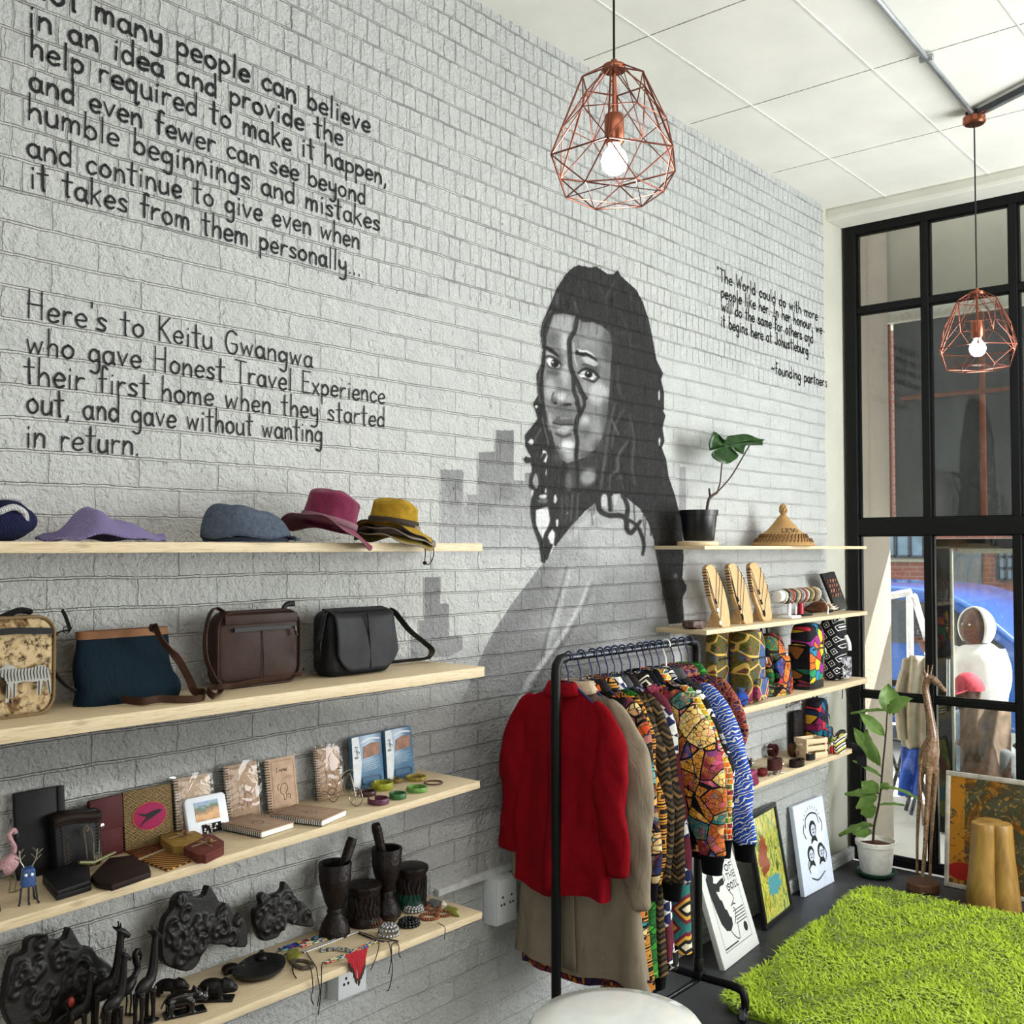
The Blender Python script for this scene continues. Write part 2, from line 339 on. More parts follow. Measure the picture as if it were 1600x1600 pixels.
# ------------------------------------------------------------------ wall lettering, brushed by hand
GL = {  # strokes in a box: x height 0.5, tall letters 1, tails -0.4
'a': (.5, ['.42,.38 .25,.5 .06,.36 .06,.12 .22,0 .38,.1 .42,.3', '.43,.48 .43,.12 .5,0']), 'b': (.48, ['.06,1 .06,.02', '.06,.3 .22,.5 .42,.36 .42,.12 .24,0 .06,.1']),
'c': (.44, ['.42,.4 .26,.5 .07,.34 .07,.14 .22,0 .42,.1']), 'd': (.5, ['.42,.36 .24,.5 .06,.34 .06,.12 .22,0 .42,.14', '.43,1 .43,0']), 'e': (.46, ['.08,.24 .42,.28 .38,.44 .22,.5 .06,.32 .08,.1 .24,0 .42,.08']),
'f': (.36, ['.36,.92 .24,1 .16,.86 .16,0', '.02,.52 .34,.54']), 'g': (.5, ['.42,.36 .24,.5 .06,.34 .08,.12 .24,.04 .42,.18', '.43,.48 .43,-.2 .3,-.4 .1,-.32']), 'h': (.48, ['.06,1 .06,0', '.06,.28 .22,.48 .38,.42 .42,.2 .42,0']),
'i': (.2, ['.1,.48 .1,0', '.1,.68 .11,.73']), 'k': (.46, ['.06,1 .06,0', '.4,.62 .07,.26', '.16,.34 .42,0']), 'l': (.2, ['.1,1 .1,0']), 'm': (.7, ['.06,.5 .06,0', '.06,.3 .18,.48 .32,.4 .34,0', '.34,.3 .46,.48 .6,.4 .62,0']),
'n': (.48, ['.06,.5 .06,0', '.06,.28 .22,.49 .38,.42 .42,.2 .42,0']), 'o': (.5, ['.25,.5 .07,.36 .07,.13 .25,0 .43,.13 .43,.36 .25,.5']), 'p': (.48, ['.06,.5 .06,-.4', '.06,.32 .22,.5 .42,.38 .42,.14 .24,.02 .06,.1']), 'q': (.5, ['.42,.36 .24,.5 .06,.34 .08,.12 .24,.02 .42,.14', '.43,.48 .43,-.36 .54,-.28']),
'r': (.38, ['.06,.5 .06,0', '.06,.28 .18,.47 .36,.46']), 's': (.42, ['.38,.42 .22,.5 .08,.4 .2,.27 .36,.16 .3,.02 .04,.06']), 't': (.38, ['.18,.92 .18,.08 .24,0', '.0,.58 .36,.6']), 'u': (.48, ['.06,.5 .06,.14 .2,0 .4,.14 .42,.5', '.42,.5 .44,0']),
'v': (.46, ['.04,.5 .22,.02', '.22,.02 .42,.5']), 'w': (.66, ['.04,.5 .16,.02', '.16,.02 .32,.42', '.32,.42 .46,.02', '.46,.02 .6,.5']), 'x': (.44, ['.05,.5 .4,0', '.4,.5 .05,0']), 'y': (.48, ['.06,.5 .1,.2 .26,.14 .42,.26', '.42,.5 .42,-.18 .28,-.38 .08,-.34']),
'H': (.62, ['.08,1 .06,0', '.52,1 .52,0', '.06,.5 .52,.52']), 'K': (.58, ['.08,1 .08,0', '.52,1 .1,.46', '.18,.54 .54,0']), 'G': (.66, ['.58,.84 .36,1 .12,.8 .07,.4 .22,.04 .46,.02 .58,.2 .58,.44', '.58,.44 .36,.44']), 'T': (.56, ['.02,.98 .56,.94', '.28,.96 .28,0']), 'E': (.5, ['.08,1 .08,0', '.08,.98 .48,.98', '.08,.52 .42,.52', '.08,.02 .5,.02']),
'N': (.6, ['.06,0 .06,1', '.06,1 .52,0', '.52,0 .52,1']), 'W': (.8, ['.02,1 .2,.02', '.2,.02 .4,.7', '.4,.7 .56,.02', '.56,.02 .76,1']), 'I': (.34, ['.17,1 .17,0', '.02,1 .32,1', '.02,0 .32,0']), 'J': (.46, ['.36,1 .36,.16 .2,0 .04,.14', '.14,1 .5,1']), 'D': (.58, ['.08,1 .08,0', '.08,1 .4,.9 .54,.5 .4,.1 .08,0']),
'L': (.46, ['.08,1 .08,0', '.08,.02 .46,.02']), 'S': (.5, ['.46,.88 .26,1 .08,.82 .24,.56 .44,.34 .36,.06 .06,.08']), 'O': (.62, ['.31,1 .07,.7 .07,.3 .31,0 .55,.3 .55,.7 .31,1']), 'F': (.48, ['.08,1 .08,0', '.08,.98 .48,.98', '.08,.52 .42,.52']), 'B': (.52, ['.08,1 .08,0', '.08,1 .38,.94 .4,.6 .08,.53', '.08,.53 .46,.44 .44,.06 .08,0']), 'R': (.54, ['.08,1 .08,0', '.08,1 .44,.9 .4,.56 .08,.5', '.2,.5 .5,0']), 'A': (.58, ['.04,0 .28,1', '.28,1 .54,0', '.14,.36 .44,.36']), 'P': (.5, ['.08,1 .08,0', '.08,1 .44,.92 .44,.58 .08,.48']), '8': (.46, ['.23,.54 .07,.74 .23,1 .39,.76 .23,.54 .05,.26 .23,0 .42,.26 .23,.54']), '3': (.42, ['.06,.9 .3,1 .36,.74 .18,.56 .38,.36 .3,.02 .04,.08']), '5': (.44, ['.4,1 .1,.98 .08,.58 .3,.62 .4,.3 .26,0 .04,.08']), ':': (.2, ['.1,.1 .1,.14', '.1,.44 .1,.48']),
'.': (.2, ['.09,.0 .11,.05']), ',': (.2, ['.12,.06 .1,-.06 .04,-.16']), "'": (.16, ['.08,1 .07,.8']), '"': (.26, ['.07,1.05 .05,.82', '.18,1.05 .17,.82']), '~': (.5, ['.02,.34 .16,.48 .3,.36 .46,.5']), ' ': (.36, [])}
def text_strokes(s, jit=.02, rnd=None):
    out = []; x = 0
    for ch in s:
        w, st_ = GL.get(ch, GL[' ']); dy = (rnd.uniform(-1, 1) if rnd else 0)*jit*1.6
        for k in st_:
            pts = [tuple(map(float, q.split(','))) for q in k.split()]
            pts = [(x+a+(rnd.uniform(-1, 1)*jit if rnd else 0), b+dy+(rnd.uniform(-1, 1)*jit if rnd else 0)) for a, b in pts]
            out.append(smoothline(pts, 5) if len(pts) > 2 else [Vector((*q, 0)) for q in pts])
        x += w+.09
    return out, x-.09
def brush(m, pts, w, up, rt, off):
    """flat brush stroke: a ribbon in the (rt,up) plane with rounded ends, lifted by off"""
    n = len(pts)
    L_ = []; R_ = []
    for i in range(n):
        a = pts[max(i-1, 0)]; b = pts[min(i+1, n-1)]; t_ = (b-a); t_ = t_.normalized() if t_.length > 1e-9 else Vector((1, 0, 0)); nn = Vector((-t_.y, t_.x, 0))
        q = pts[i]-t_*(w*.35) if i == 0 else pts[i]+t_*(w*.35) if i == n-1 else pts[i]
        k = .7 if i in (0, n-1) else 1
        L_.append(q+nn*w/2*k); R_.append(q-nn*w/2*k)
    f = lambda q: tuple(Vector(off)+Vector(rt)*q.x+Vector(up)*q.y)
    m.add([f(q) for q in L_]+[f(q) for q in R_], [(i, i+1, n+i+1, n+i) for i in range(n-1)])
def wall_line(m, s, p0, p1, hcap, bw, seed):
    """one line of wall writing whose baseline runs between two photo points on the wall; hcap: height of a tall letter in metres"""
    r = random.Random(seed); A = on_y(*p0, WY); B = on_y(*p1, WY); S, w = text_strokes(s, .014, r); sxx = (B[0]-A[0])/w
    for k, pts in enumerate(S):
        q = [Vector((A[0]+v.x*sxx, A[2]+(B[2]-A[2])*v.x/w+v.y*hcap, 0)) for v in pts]
        brush(m, q, bw*r.uniform(.85, 1.12), (0, 0, 1), (1, 0, 0), (0, WY-.0020-.0002*(k % 5), 0))
m = MB()
for i, (s, a, b, h, w) in enumerate([
    ('Not many people can believe', (42, -12), (578, 209), .066, .0090), ('in an idea and provide the', (44, 40), (535, 229), .064, .0084),
    ('help required to make it happen,', (46, 88), (604, 291), .064, .0078), ('and even fewer can see beyond', (45, 140), (571, 320), .063, .0074),
    ('humble beginnings and mistakes', (43, 186), (593, 362), .064, .0070), ('and continue to give even when', (42, 243), (561, 389), .064, .0066), ('it takes from them personally...', (46, 292), (563, 432), .064, .0068)]):
    wall_line(m, s, a, b, h, w, i+3)
m.build('lettering', M_INK, WALL, smooth=False, label='black hand-painted quotation on the brick wall, upper left')
m = MB()
for i, (s, a, b) in enumerate([("Here's to Keitu Gwangwa", (41, 496), (488, 574)), ('who gave Honest Travel Experience', (40, 551), (601, 631)), ('their first home when they started', (37, 599), (601, 668)), ('out, and gave without wanting', (41, 645), (503, 692)), ('in return.', (39, 698), (218, 712))]):
    wall_line(m, s, a, b, .065, .0058, i+20)
m.build('lettering', M_INK, WALL, smooth=False, label='black hand-painted dedication above the hats shelf')
m = MB()
for i, (s, a, b) in enumerate([('"The World could do with more', (1120, 437), (1277, 501)), ('people like her. In her honour, we', (1126, 464), (1284, 522)), ('will do the same for others and', (1127, 486), (1270, 537)), ('it begins here at Johustleburg"', (1126, 510), (1265, 556)), ('~founding partners', (1205, 583), (1292, 605))]):
    wall_line(m, s, a, b, .062, .0085, i+40)
m.build('lettering', M_INK, WALL, smooth=False, label='small black hand-painted quotation near the window')
m = MB(); wall_line(m, 'D.Dowery', (1227, 1106), (1254, 1096), .035, .005, 77); m.build('lettering', M_INK, WALL, smooth=False, label='small black painted signature under the bag shelf')
# ------------------------------------------------------------------ the mural: tones painted in strokes, then laid on the wall
class Paint:
    def __init__(s, x0, y0, x1, y1, k=2):
        s.x0, s.y0, s.k = x0, y0, k; s.w = int((x1-x0)*k); s.h = int((y1-y0)*k)
        s.c = np.full((s.h, s.w), 205., np.float32); s.a = np.zeros((s.h, s.w), np.float32)
    def _put(s, msk, i0, j0, tone, blur, op, cov):
        if blur:
            r = max(1, int(blur*s.k)); ker = np.ones(2*r+1, np.float32)/(2*r+1)
            for _ in range(2):
                msk = np.apply_along_axis(lambda v: np.convolve(v, ker, 'same'), 0, msk); msk = np.apply_along_axis(lambda v: np.convolve(v, ker, 'same'), 1, msk)
        h, w = msk.shape; q = msk*op
        cc = s.c[j0:j0+h, i0:i0+w]; aa = s.a[j0:j0+h, i0:i0+w]
        tn = tone if not callable(tone) else tone(i0, j0, w, h)
        cc[:] = cc*(1-q)+tn*q
        if cov: aa[:] = np.maximum(aa, q)
    def _box(s, xs, ys, pad):
        i0 = max(0, int((min(xs)-s.x0-pad)*s.k)); i1 = min(s.w, int((max(xs)-s.x0+pad)*s.k)+2); j0 = max(0, int((min(ys)-s.y0-pad)*s.k)); j1 = min(s.h, int((max(ys)-s.y0+pad)*s.k)+2)
        X, Y = np.meshgrid((np.arange(i0, i1)+.5)/s.k+s.x0, (np.arange(j0, j1)+.5)/s.k+s.y0); return i0, j0, X, Y
    def poly(s, P, tone, blur=0, op=1, cov=True):
        xs = [p[0] for p in P]; ys = [p[1] for p in P]; i0, j0, X, Y = s._box(xs, ys, blur*3+1)
        if X.size == 0: return
        ins = np.zeros(X.shape, bool)
        for k in range(len(P)):
            (xa, ya), (xb, yb) = P[k], P[(k+1) % len(P)]
            if ya == yb: continue
            cr = ((ya > Y) != (yb > Y)) & (X < (xb-xa)*(Y-ya)/(yb-ya)+xa); ins ^= cr
        s._put(ins.astype(np.float32), i0, j0, tone, blur, op, cov)
    def line(s, P, w, tone, blur=0, op=1, cov=True, sm=True):
        P = [(v.x, v.y) for v in smoothline(P, 5)] if sm and len(P) > 2 else P
        n = len(P); ws = np.interp(np.linspace(0, 1, n), np.linspace(0, 1, len(w)), w) if hasattr(w, '__len__') else [w]*n
        xs = [p[0] for p in P]; ys = [p[1] for p in P]; i0, j0, X, Y = s._box(xs, ys, max(ws)+blur*3+1)
        if X.size == 0: return
        d = np.full(X.shape, -1e3, np.float32)
        for k in range(n-1):
            (xa, ya), (xb, yb) = P[k], P[k+1]; L2 = (xb-xa)**2+(yb-ya)**2+1e-9; tt = np.clip(((X-xa)*(xb-xa)+(Y-ya)*(yb-ya))/L2, 0, 1)
            d = np.maximum(d, (ws[k]+(ws[k+1]-ws[k])*tt)/2-np.hypot(X-xa-tt*(xb-xa), Y-ya-tt*(yb-ya)))
        s._put(np.clip(d*s.k+.5, 0, 1).astype(np.float32), i0, j0, tone, blur, op, cov)
    def ell(s, cx, cy, rx, ry, tone, blur=0, op=1, rot=0, cov=True):
        c, n = math.cos(rot), math.sin(rot); s.poly([(cx+rx*math.cos(a)*c-ry*math.sin(a)*n, cy+rx*math.cos(a)*n+ry*math.sin(a)*c) for a in np.linspace(0, 2*PI, 28)[:-1]], tone, blur, op, cov)
K = Paint(-30, 400, 1200, 1300)
A1 = lambda *q: [(820+x/6.667, 400+y/6.667) for x, y in q]
A2 = lambda *q: [(810+x/6.154, 620+y/6.154) for x, y in q]
A3 = lambda *q: [(640+x/6.154, 680+y/6.154) for x, y in q]
A4 = lambda *q: [(760+x/4.706, 860+y/4.706) for x, y in q]
A5 = lambda *q: [(1020+x/4.444, 640+y/4.444) for x, y in q]
A6 = lambda *q: [(640+x/3.333, 640+y/3.333) for x, y in q]
def vg(t0, y0, t1, y1):
    def f(i0, j0, w, h):
        y = (np.arange(j0, j0+h)/K.k+K.y0); return np.repeat(np.clip(t0+(t1-t0)*(y-y0)/(y1-y0), min(t0, t1), max(t0, t1))[:, None], w, 1)
    return f
# city blocks
K.poly(A3((300, 325), (510, 335), (523, 380), (512, 430), (515, 650), (545, 685), (555, 575), (655, 565), (660, 160), (820, 158), (825, -50), (1000, -50), (1000, 430), (1105, 440), (1110, 360), (1160, 360), (1190, 850), (1250, 1050), (1260, 1150), (300, 1150)), vg(138, 690, 190, 860))
for q in ((420, 660, 60, 30), (700, 700, 90, 60), (900, 560, 120, 90), (480, 480, 80, 60)): (x, y), = A3(q[:2]); K.ell(x, y, q[2]/6, q[3]/6, 125, 4, .35)
for x in (360, 520, 640, 860, 980, 1080): K.line(A3((x, 640), (x+10, 1120)), 5, 205, 2, .35, False)
K.poly(A6((75, 872), (162, 872), (160, 1008), (206, 1010), (206, 1180), (276, 1180), (276, 1250), (200, 1290), (0, 1290), (0, 1180), (45, 1180), (45, 1098), (75, 1095)), vg(142, 900, 165, 1030))
K.line(A6((118, 750), (118, 872)), 1.2, 120); K.poly(A6((110, 1260), (500, 1200), (420, 1500), (60, 1500)), 165, 14, .6)
for P in (((180, 395), (270, 395), (275, 620), (275, 930), (180, 930)), ((545, 75), (575, 80), (577, 170), (582, 930), (530, 930), (534, 160)), ((455, 745), (505, 745), (505, 930), (440, 930)), ((365, 640), (425, 640), (425, 930), (365, 930)), ((630, 805), (690, 805), (690, 930), (630, 930)), ((560, 985), (790, 985), (790, 1060), (560, 1060))): K.poly(A5(*P), 158, .4, .9)
# slate-grey mural base along the lower courses, shelf and clothes shade painted in too
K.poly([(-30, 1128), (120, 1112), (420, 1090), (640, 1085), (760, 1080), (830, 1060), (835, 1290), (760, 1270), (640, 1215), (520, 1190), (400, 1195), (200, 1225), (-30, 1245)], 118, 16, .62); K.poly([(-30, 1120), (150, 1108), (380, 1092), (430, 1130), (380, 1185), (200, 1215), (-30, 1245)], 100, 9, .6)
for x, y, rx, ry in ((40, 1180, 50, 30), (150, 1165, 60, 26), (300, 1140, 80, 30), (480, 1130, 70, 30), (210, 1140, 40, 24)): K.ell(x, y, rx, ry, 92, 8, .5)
# shawl
SH = [(932, 784), (914, 799), (891, 823), (868, 851), (855, 873)]+A4((400, 110), (200, 370), (60, 580), (0, 690), (-180, 1100), (-260, 1450), (300, 1650), (1100, 1600), (1400, 1000), (1340, 540), (1300, 330), (1240, 0))+A2((1325, 1560), (1300, 1380), (1250, 1220), (1170, 1080), (1010, 950), (960, 900))
K.poly(SH, vg(176, 800, 138, 1080)); K.poly([(700, 1080), (800, 1040), (900, 1140), (1000, 1300), (600, 1300)], 172, 22, .9)
K.poly(A4((590, 120), (400, 420), (100, 700), (-80, 1040), (60, 620), (200, 370), (400, 110)), 128, 5, .5)
for pts, w, tn, bl, op in ((((590, 120), (500, 450), (440, 640), (420, 780)), 4, 110, 1.2, .8), (((620, 140), (530, 420), (470, 640), (440, 760)), 6, 205, 2, .7), (((750, 230), (690, 400), (550, 640), (380, 870), (300, 980), (160, 1290)), [4, 8, 9], 208, 1.6, .8), (((780, 250), (710, 420), (590, 640), (430, 860), (200, 1290)), 5, 105, 2, .6), (((560, 380), (520, 520), (500, 640)), 5, 190, 2, .6), (((880, 200), (760, 560), (620, 760)), 14, 140, 6, .4)): K.line(A4(*pts), w, tn, bl, op)
K.ell(950, 850, 40, 34, 192, 10, .7); K.ell(900, 900, 40, 24, 186, 9, .5); K.ell(990, 930, 22, 60, 140, 8, .4); K.line(A2((760, 1110), (620, 1230), (500, 1350)), 8, 205, 3, .6); K.line(A2((700, 1300), (860, 1250), (1000, 1210)), 5, 205, 3, .5)
for x, y in ((900, 960), (960, 1000), (860, 980), (990, 880)): K.ell(x, y, 26, 14, 200, 8, .35, -.5)
# hair mass
HAIR = A1((500, 115), (560, 92), (690, 120), (740, 103), (795, 140), (860, 185), (920, 188), (965, 143), (1000, 205), (1060, 260), (1160, 350), (1230, 480), (1290, 660), (1330, 850), (1370, 1080), (1440, 1220), (1420, 1290), (1450, 1420), (1450, 1600))+A2((1390, 130), (1415, 180), (1385, 300), (1405, 420), (1380, 490), (1420, 600), (1445, 770), (1500, 930), (1540, 1090), (1580, 1180), (1580, 1380))+A4((1450, 60), (1440, 200), (1470, 260), (1440, 330), (1455, 535), (1340, 545), (1300, 330), (1240, 0))+A2((1325, 1560), (1300, 1380), (1250, 1220), (1170, 1080), (1010, 950), (960, 930), (750, 1010), (640, 1100), (500, 1250), (350, 1440), (340, 1400), (280, 1560), (215, 1600), (200, 1430), (130, 1240), (115, 1050), (145, 900), (105, 800), (125, 690), (110, 640), (60, 640), (40, 600), (70, 570), (118, 585), (60, 480), (55, 370), (120, 290), (180, 210), (135, 80))+A1((80, 1540), (130, 1450), (120, 1330), (115, 1230), (160, 1140), (180, 980), (155, 800), (180, 680), (240, 550), (320, 350), (420, 190))
K.poly(HAIR, 56)
for pts, tn, w in ((((930, 60), (870, 300), (830, 600), (810, 720), (790, 880)), 108, 5), (((1010, 120), (930, 270), (890, 480), (880, 560)), 100, 4), (((1050, 430), (960, 560), (950, 700), (880, 760), (870, 880)), 112, 5), (((1060, 160), (1110, 400), (1090, 640), (1100, 740), (1120, 850)), 98, 4), (((980, 760), (1000, 880)), 104, 5), (((900, 230), (960, 360)), 118, 6)):
    K.line(A2(*pts), [w*.6, w, w*.6], tn, 1.2, .8, False)
    K.line([(x+5, y+3) for x, y in A2(*pts)], 1.5, 38, .4, .8, False)
for pts, tn, w in ((((940, 260), (860, 400), (830, 460)), 95, 3), (((1000, 600), (1070, 790), (1110, 960)), 96, 1.6), (((940, 800), (1060, 800)), 90, 1.8), (((970, 1150), (970, 1350), (1030, 1500)), 90, 3), (((560, 260), (620, 420)), 78, 3), (((340, 400), (330, 500)), 105, 4), (((520, 480), (545, 590)), 110, 3), (((760, 300), (830, 430), (870, 620)), 74, 4)): K.line(A1(*pts), w, tn, 1, .8, False)
for (x, y), r in ((A1((440, 510))[0], 3.2), (A1((900, 470))[0], 3)): K.ell(x, y, r, r*2.6, 22, .6, .9)
rr = random.Random(11)
def inpoly(P, x, y):
    c = False
    for k in range(len(P)):
        (a, b), (d, e) = P[k], P[(k+1) % len(P)]
        if (b > y) != (e > y) and x < (d-a)*(y-b)/(e-b)+a: c = not c
    return c
for i in range(420):
    x, y = rr.uniform(822, 1066), rr.uniform(420, 960)
    if not inpoly(HAIR, x, y): continue
    L_ = rr.uniform(10, 34); dx = (x-945)*.0022*L_ if y < 560 else rr.uniform(-2, 2)
    K.line([(x, y), (x+dx*.5+rr.uniform(-1, 1), y+L_*.5), (x+dx, y+L_)], rr.uniform(1.0, 2.6), rr.choice([30, 38, 44, 72, 80, 90]), .5, rr.uniform(.3, .75), False)
# face
FACE = A1((300, 610), (400, 600), (520, 620), (600, 690), (700, 690), (800, 730), (880, 800), (905, 950), (890, 1150), (880, 1400))+A2((860, 60), (840, 250), (800, 400), (740, 500), (640, 580), (560, 610), (470, 640), (400, 590), (350, 480), (310, 310), (260, 130))+A1((200, 1500), (190, 1250), (215, 1000), (225, 850), (260, 720))
K.poly(FACE, 142, .7)
e1 = lambda x, y, rx, ry, t_, b_=3, o_=.85, r_=0: K.ell(820+x/6.667, 400+y/6.667, rx/6.667, ry/6.667, t_+(14 if t_ > 130 else 0), b_*.7, min(1, o_*1.1), r_, False)
e2 = lambda x, y, rx, ry, t_, b_=3, o_=.85, r_=0: K.ell(810+x/6.154, 620+y/6.154, rx/6.154, ry/6.154, t_+(10 if 130 < t_ < 215 else 0), b_*.7, min(1, o_*1.1), r_, False)
def p1(P, t_, b_=.5, o_=1): K.poly(A1(*P), t_, b_, o_, False)
def p2(P, t_, b_=.5, o_=1): K.poly(A2(*P), t_, b_, o_, False)
def l1(P, w, t_, b_=.4, o_=1): K.line(A1(*P), w, t_, b_, o_, False)
def l2(P, w, t_, b_=.4, o_=1): K.line(A2(*P), w, t_, b_, o_, False)
p1(((310, 625), (510, 635), (490, 800), (380, 815), (270, 740)), 178, 3, .9); p1(((250, 780), (350, 800), (320, 960), (225, 900)), 112, 4, .8); e1(410, 900, 40, 120, 182, 4); e1(700, 800, 110, 90, 140, 5, .7); e1(860, 950, 50, 180, 98, 5, .8); e1(820, 880, 40, 60, 128, 4, .5)
e1(650, 920, 90, 40, 150, 4, .6); e1(420, 1200, 46, 160, 172, 4, .8); e1(470, 1330, 34, 90, 150, 3, .6); e1(260, 1390, 60, 110, 178, 4, .7); e1(760, 1430, 105, 120, 178, 5, .9); e1(850, 1250, 40, 120, 120, 5, .6); e1(620, 1380, 30, 90, 160, 3, .6)
e1(340, 1100, 70, 90, 96, 4, .45); e1(690, 1180, 100, 90, 92, 4, .6)
e2(640, 240, 40, 60, 190, 4, .8); e2(740, 330, 60, 110, 150, 6, .7); e2(700, 420, 90, 70, 140, 6, .7, -.5); e2(830, 200, 30, 200, 92, 5, .7); e2(780, 480, 60, 70, 84, 5, .7); e2(660, 560, 80, 30, 88, 4, .7); e2(640, 330, 50, 80, 104, 5, .5); e2(300, 240, 24, 90, 168, 3, .7)
e2(440, 120, 100, 60, 116, 4, .7); e2(380, 590, 60, 40, 100, 4, .6)
# brows, eyes
l1(((205, 950), (250, 972), (310, 1012), (348, 1048)), [4, 6, 2], 34, .5); l1(((545, 1005), (600, 1022), (655, 1022), (705, 1058), (755, 1092)), [7, 6, 1.5], 32, .5)
p1(((545, 965), (600, 985), (650, 985), (690, 1010), (740, 1060), (690, 1030), (640, 1005), (560, 1000)), 222, .5); p1(((590, 1055), (640, 1042), (700, 1075), (755, 1110), (760, 1140), (720, 1150), (620, 1110)), 192, .9); p1(((205, 985), (260, 1010), (330, 1060), (300, 1060), (215, 1030)), 182, .9)
e1(290, 1215, 70, 30, 100, 2.5, .8, .2); p1(((222, 1085), (245, 1062), (285, 1068), (330, 1090), (368, 1130), (345, 1172), (280, 1165), (240, 1135)), 226, .5); e1(312, 1118, 42, 46, 26, .4, 1); e1(288, 1106, 9, 12, 245, .3, 1)
l1(((208, 1060), (245, 1042), (290, 1055), (345, 1095), (378, 1135)), [2, 3, 2], 34, .4); l1(((225, 1120), (260, 1160), (320, 1176), (355, 1165)), 1.3, 60, .4)
p1(((558, 1245), (590, 1205), (640, 1195), (700, 1212), (745, 1260), (710, 1285), (640, 1275), (590, 1265)), 222, .5); e1(662, 1232, 40, 38, 24, .4, 1); e1(655, 1218, 8, 9, 245, .3, 1); e1(690, 1290, 16, 10, 235, .4, 1)
l1(((552, 1222), (590, 1190), (640, 1175), (700, 1195), (745, 1232), (770, 1262)), [2, 4.2, 3], 34, .4); l1(((600, 1268), (660, 1290), (720, 1310), (760, 1270)), [1.5, 4, 2], 48, .6); l1(((590, 1130), (660, 1140), (730, 1180)), 2.5, 70, .9, .7)
# nose and mouth
e1(380, 1465, 52, 46, 188, 3, .9); e1(300, 1510, 34, 40, 110, 2, .8); e1(460, 1500, 44, 44, 150, 2.5, .8); l1(((300, 1420), (280, 1480), (300, 1540)), 2, 80, .8); e1(318, 1532, 18, 14, 32, .7, 1); l1(((392, 1555), (430, 1548), (478, 1545)), [3, 5, 3], 38, .7); e1(380, 1560, 50, 16, 104, 1.5, .7)
p2(((330, 240), (372, 188), (425, 182), (440, 192), (480, 180), (528, 222), (522, 265), (430, 268), (350, 258)), 104, 1); e2(450, 205, 60, 14, 150, 1.5, .7)
p2(((345, 278), (420, 272), (526, 280), (512, 332), (440, 362), (384, 345)), 160, 1); e2(440, 310, 60, 22, 200, 2, .8); l2(((330, 250), (400, 268), (470, 266), (525, 268)), 2, 30, .5); l2(((360, 355), (430, 384), (500, 360)), 4, 62, 1.2, .8)
e2(470, 470, 70, 56, 218, 4, .95); e2(490, 560, 50, 40, 190, 4, .6); p2(((340, 440), (380, 480), (400, 600), (360, 560)), 78, 3, .8)
# neck
p2(((470, 660), (560, 620), (760, 600), (740, 800), (640, 880), (450, 880)), 84, 1.5, .9); e2(670, 770, 70, 80, 152, 4, .85, .6); e2(480, 820, 30, 90, 128, 3, .7); e2(660, 640, 90, 30, 62, 3, .7)
# locks
for pts, w in ((((540, 650), (515, 780), (462, 880), (465, 1000), (470, 1130), (500, 1230), (540, 1310), (590, 1420), (630, 1480)), 7), (((500, 1220), (508, 1400), (545, 1500), (560, 1600)), 6)):
    l1(pts, w, 48, .3); l1([(x-8, y) for x, y in pts], 1.6, 104, .6, .6)
l2(((560, 60), (590, 140), (560, 220), (548, 330), (565, 430), (552, 560), (560, 650), (570, 780), (565, 880)), [6.5, 7, 6, 6, 3], 48, .3); l2(((620, 0), (632, 80), (590, 180)), 5, 50, .3); l2(((555, 90), (565, 180), (548, 300)), 1.5, 104, .5, .6)
l1(((505, 900), (515, 1060), (545, 1150)), 2.2, 190, .5, .9)
for pts in (((290, 560), (195, 720), (190, 930), (182, 1100), (160, 1250), (152, 1400), (172, 1590)),): l1(pts, 8.5, 50, .3); l1([(x-10, y) for x, y in pts], 2.2, 112, .8, .7)
l2(((210, 90), (228, 230), (278, 400), (300, 520)), 9, 50, .3); l2(((225, 200), (270, 380), (288, 470)), 2.6, 128, .8, .7); l2(((150, 420), (210, 310)), 2.4, 120, .7, .7)
for x in (250, 300): l2(((x+160, 960), (x+165, 1100), (x+150, 1220)), 4, 96, 1.4, .7)
for x in (520, 575): l2(((x, 930), (x-10, 1060), (x-20, 1190)), 3.4, 118, 1.4, .7)
for (x, y, rx, ry, tn) in ((250, 575, 32, 62, 225), (165, 810, 32, 72, 165), (272, 735, 14, 36, 225), (268, 900, 16, 28, 225), (235, 960, 40, 24, 215), (322, 1345, 36, 72, 225), (370, 1215, 12, 44, 225), (352, 985, 16, 46, 215), (120, 435, 26, 30, 215), (1355, 430, 9, 40, 225), (825, 1000, 36, 62, 196), (925, 985, 28, 56, 196), (470, 1120, 6, 8, 220), (170, 95, 14, 16, 210)): K.poly([(810+(x+rx*math.cos(a)*rr.uniform(.7, 1.2))/6.154, 620+(y+ry*math.sin(a)*rr.uniform(.8, 1.15))/6.154) for a in np.linspace(0, 2*PI, 13)[:-1]], tn, .3, 1, False)
e1(1397, 1450, 8, 58, 225, .3, 1); p2(((165, 1090), (280, 1055), (310, 1200), (272, 1290), (235, 1375), (165, 1240)), 222, .3)
e2(235, 1000, 50, 26, 120, 1.2, .9)
for pts, w in ((((250, 560), (215, 640), (205, 760), (215, 900), (150, 950), (130, 1080), (150, 1230), (210, 1400), (230, 1560)), 6), (((300, 560), (290, 700), (285, 860), (300, 1000), (320, 1180), (300, 1260), (255, 1360), (240, 1580)), 6.5), (((330, 1240), (370, 1290), (350, 1420)), 5), (((200, 520), (170, 600), (190, 690), (130, 740), (115, 860), (170, 900)), 5)):
    K.line(A2(*pts), w, 50, .3, 1); K.line([(x-1, y) for x, y in A2(*pts)], 1.3, 105, .5, .55, False)
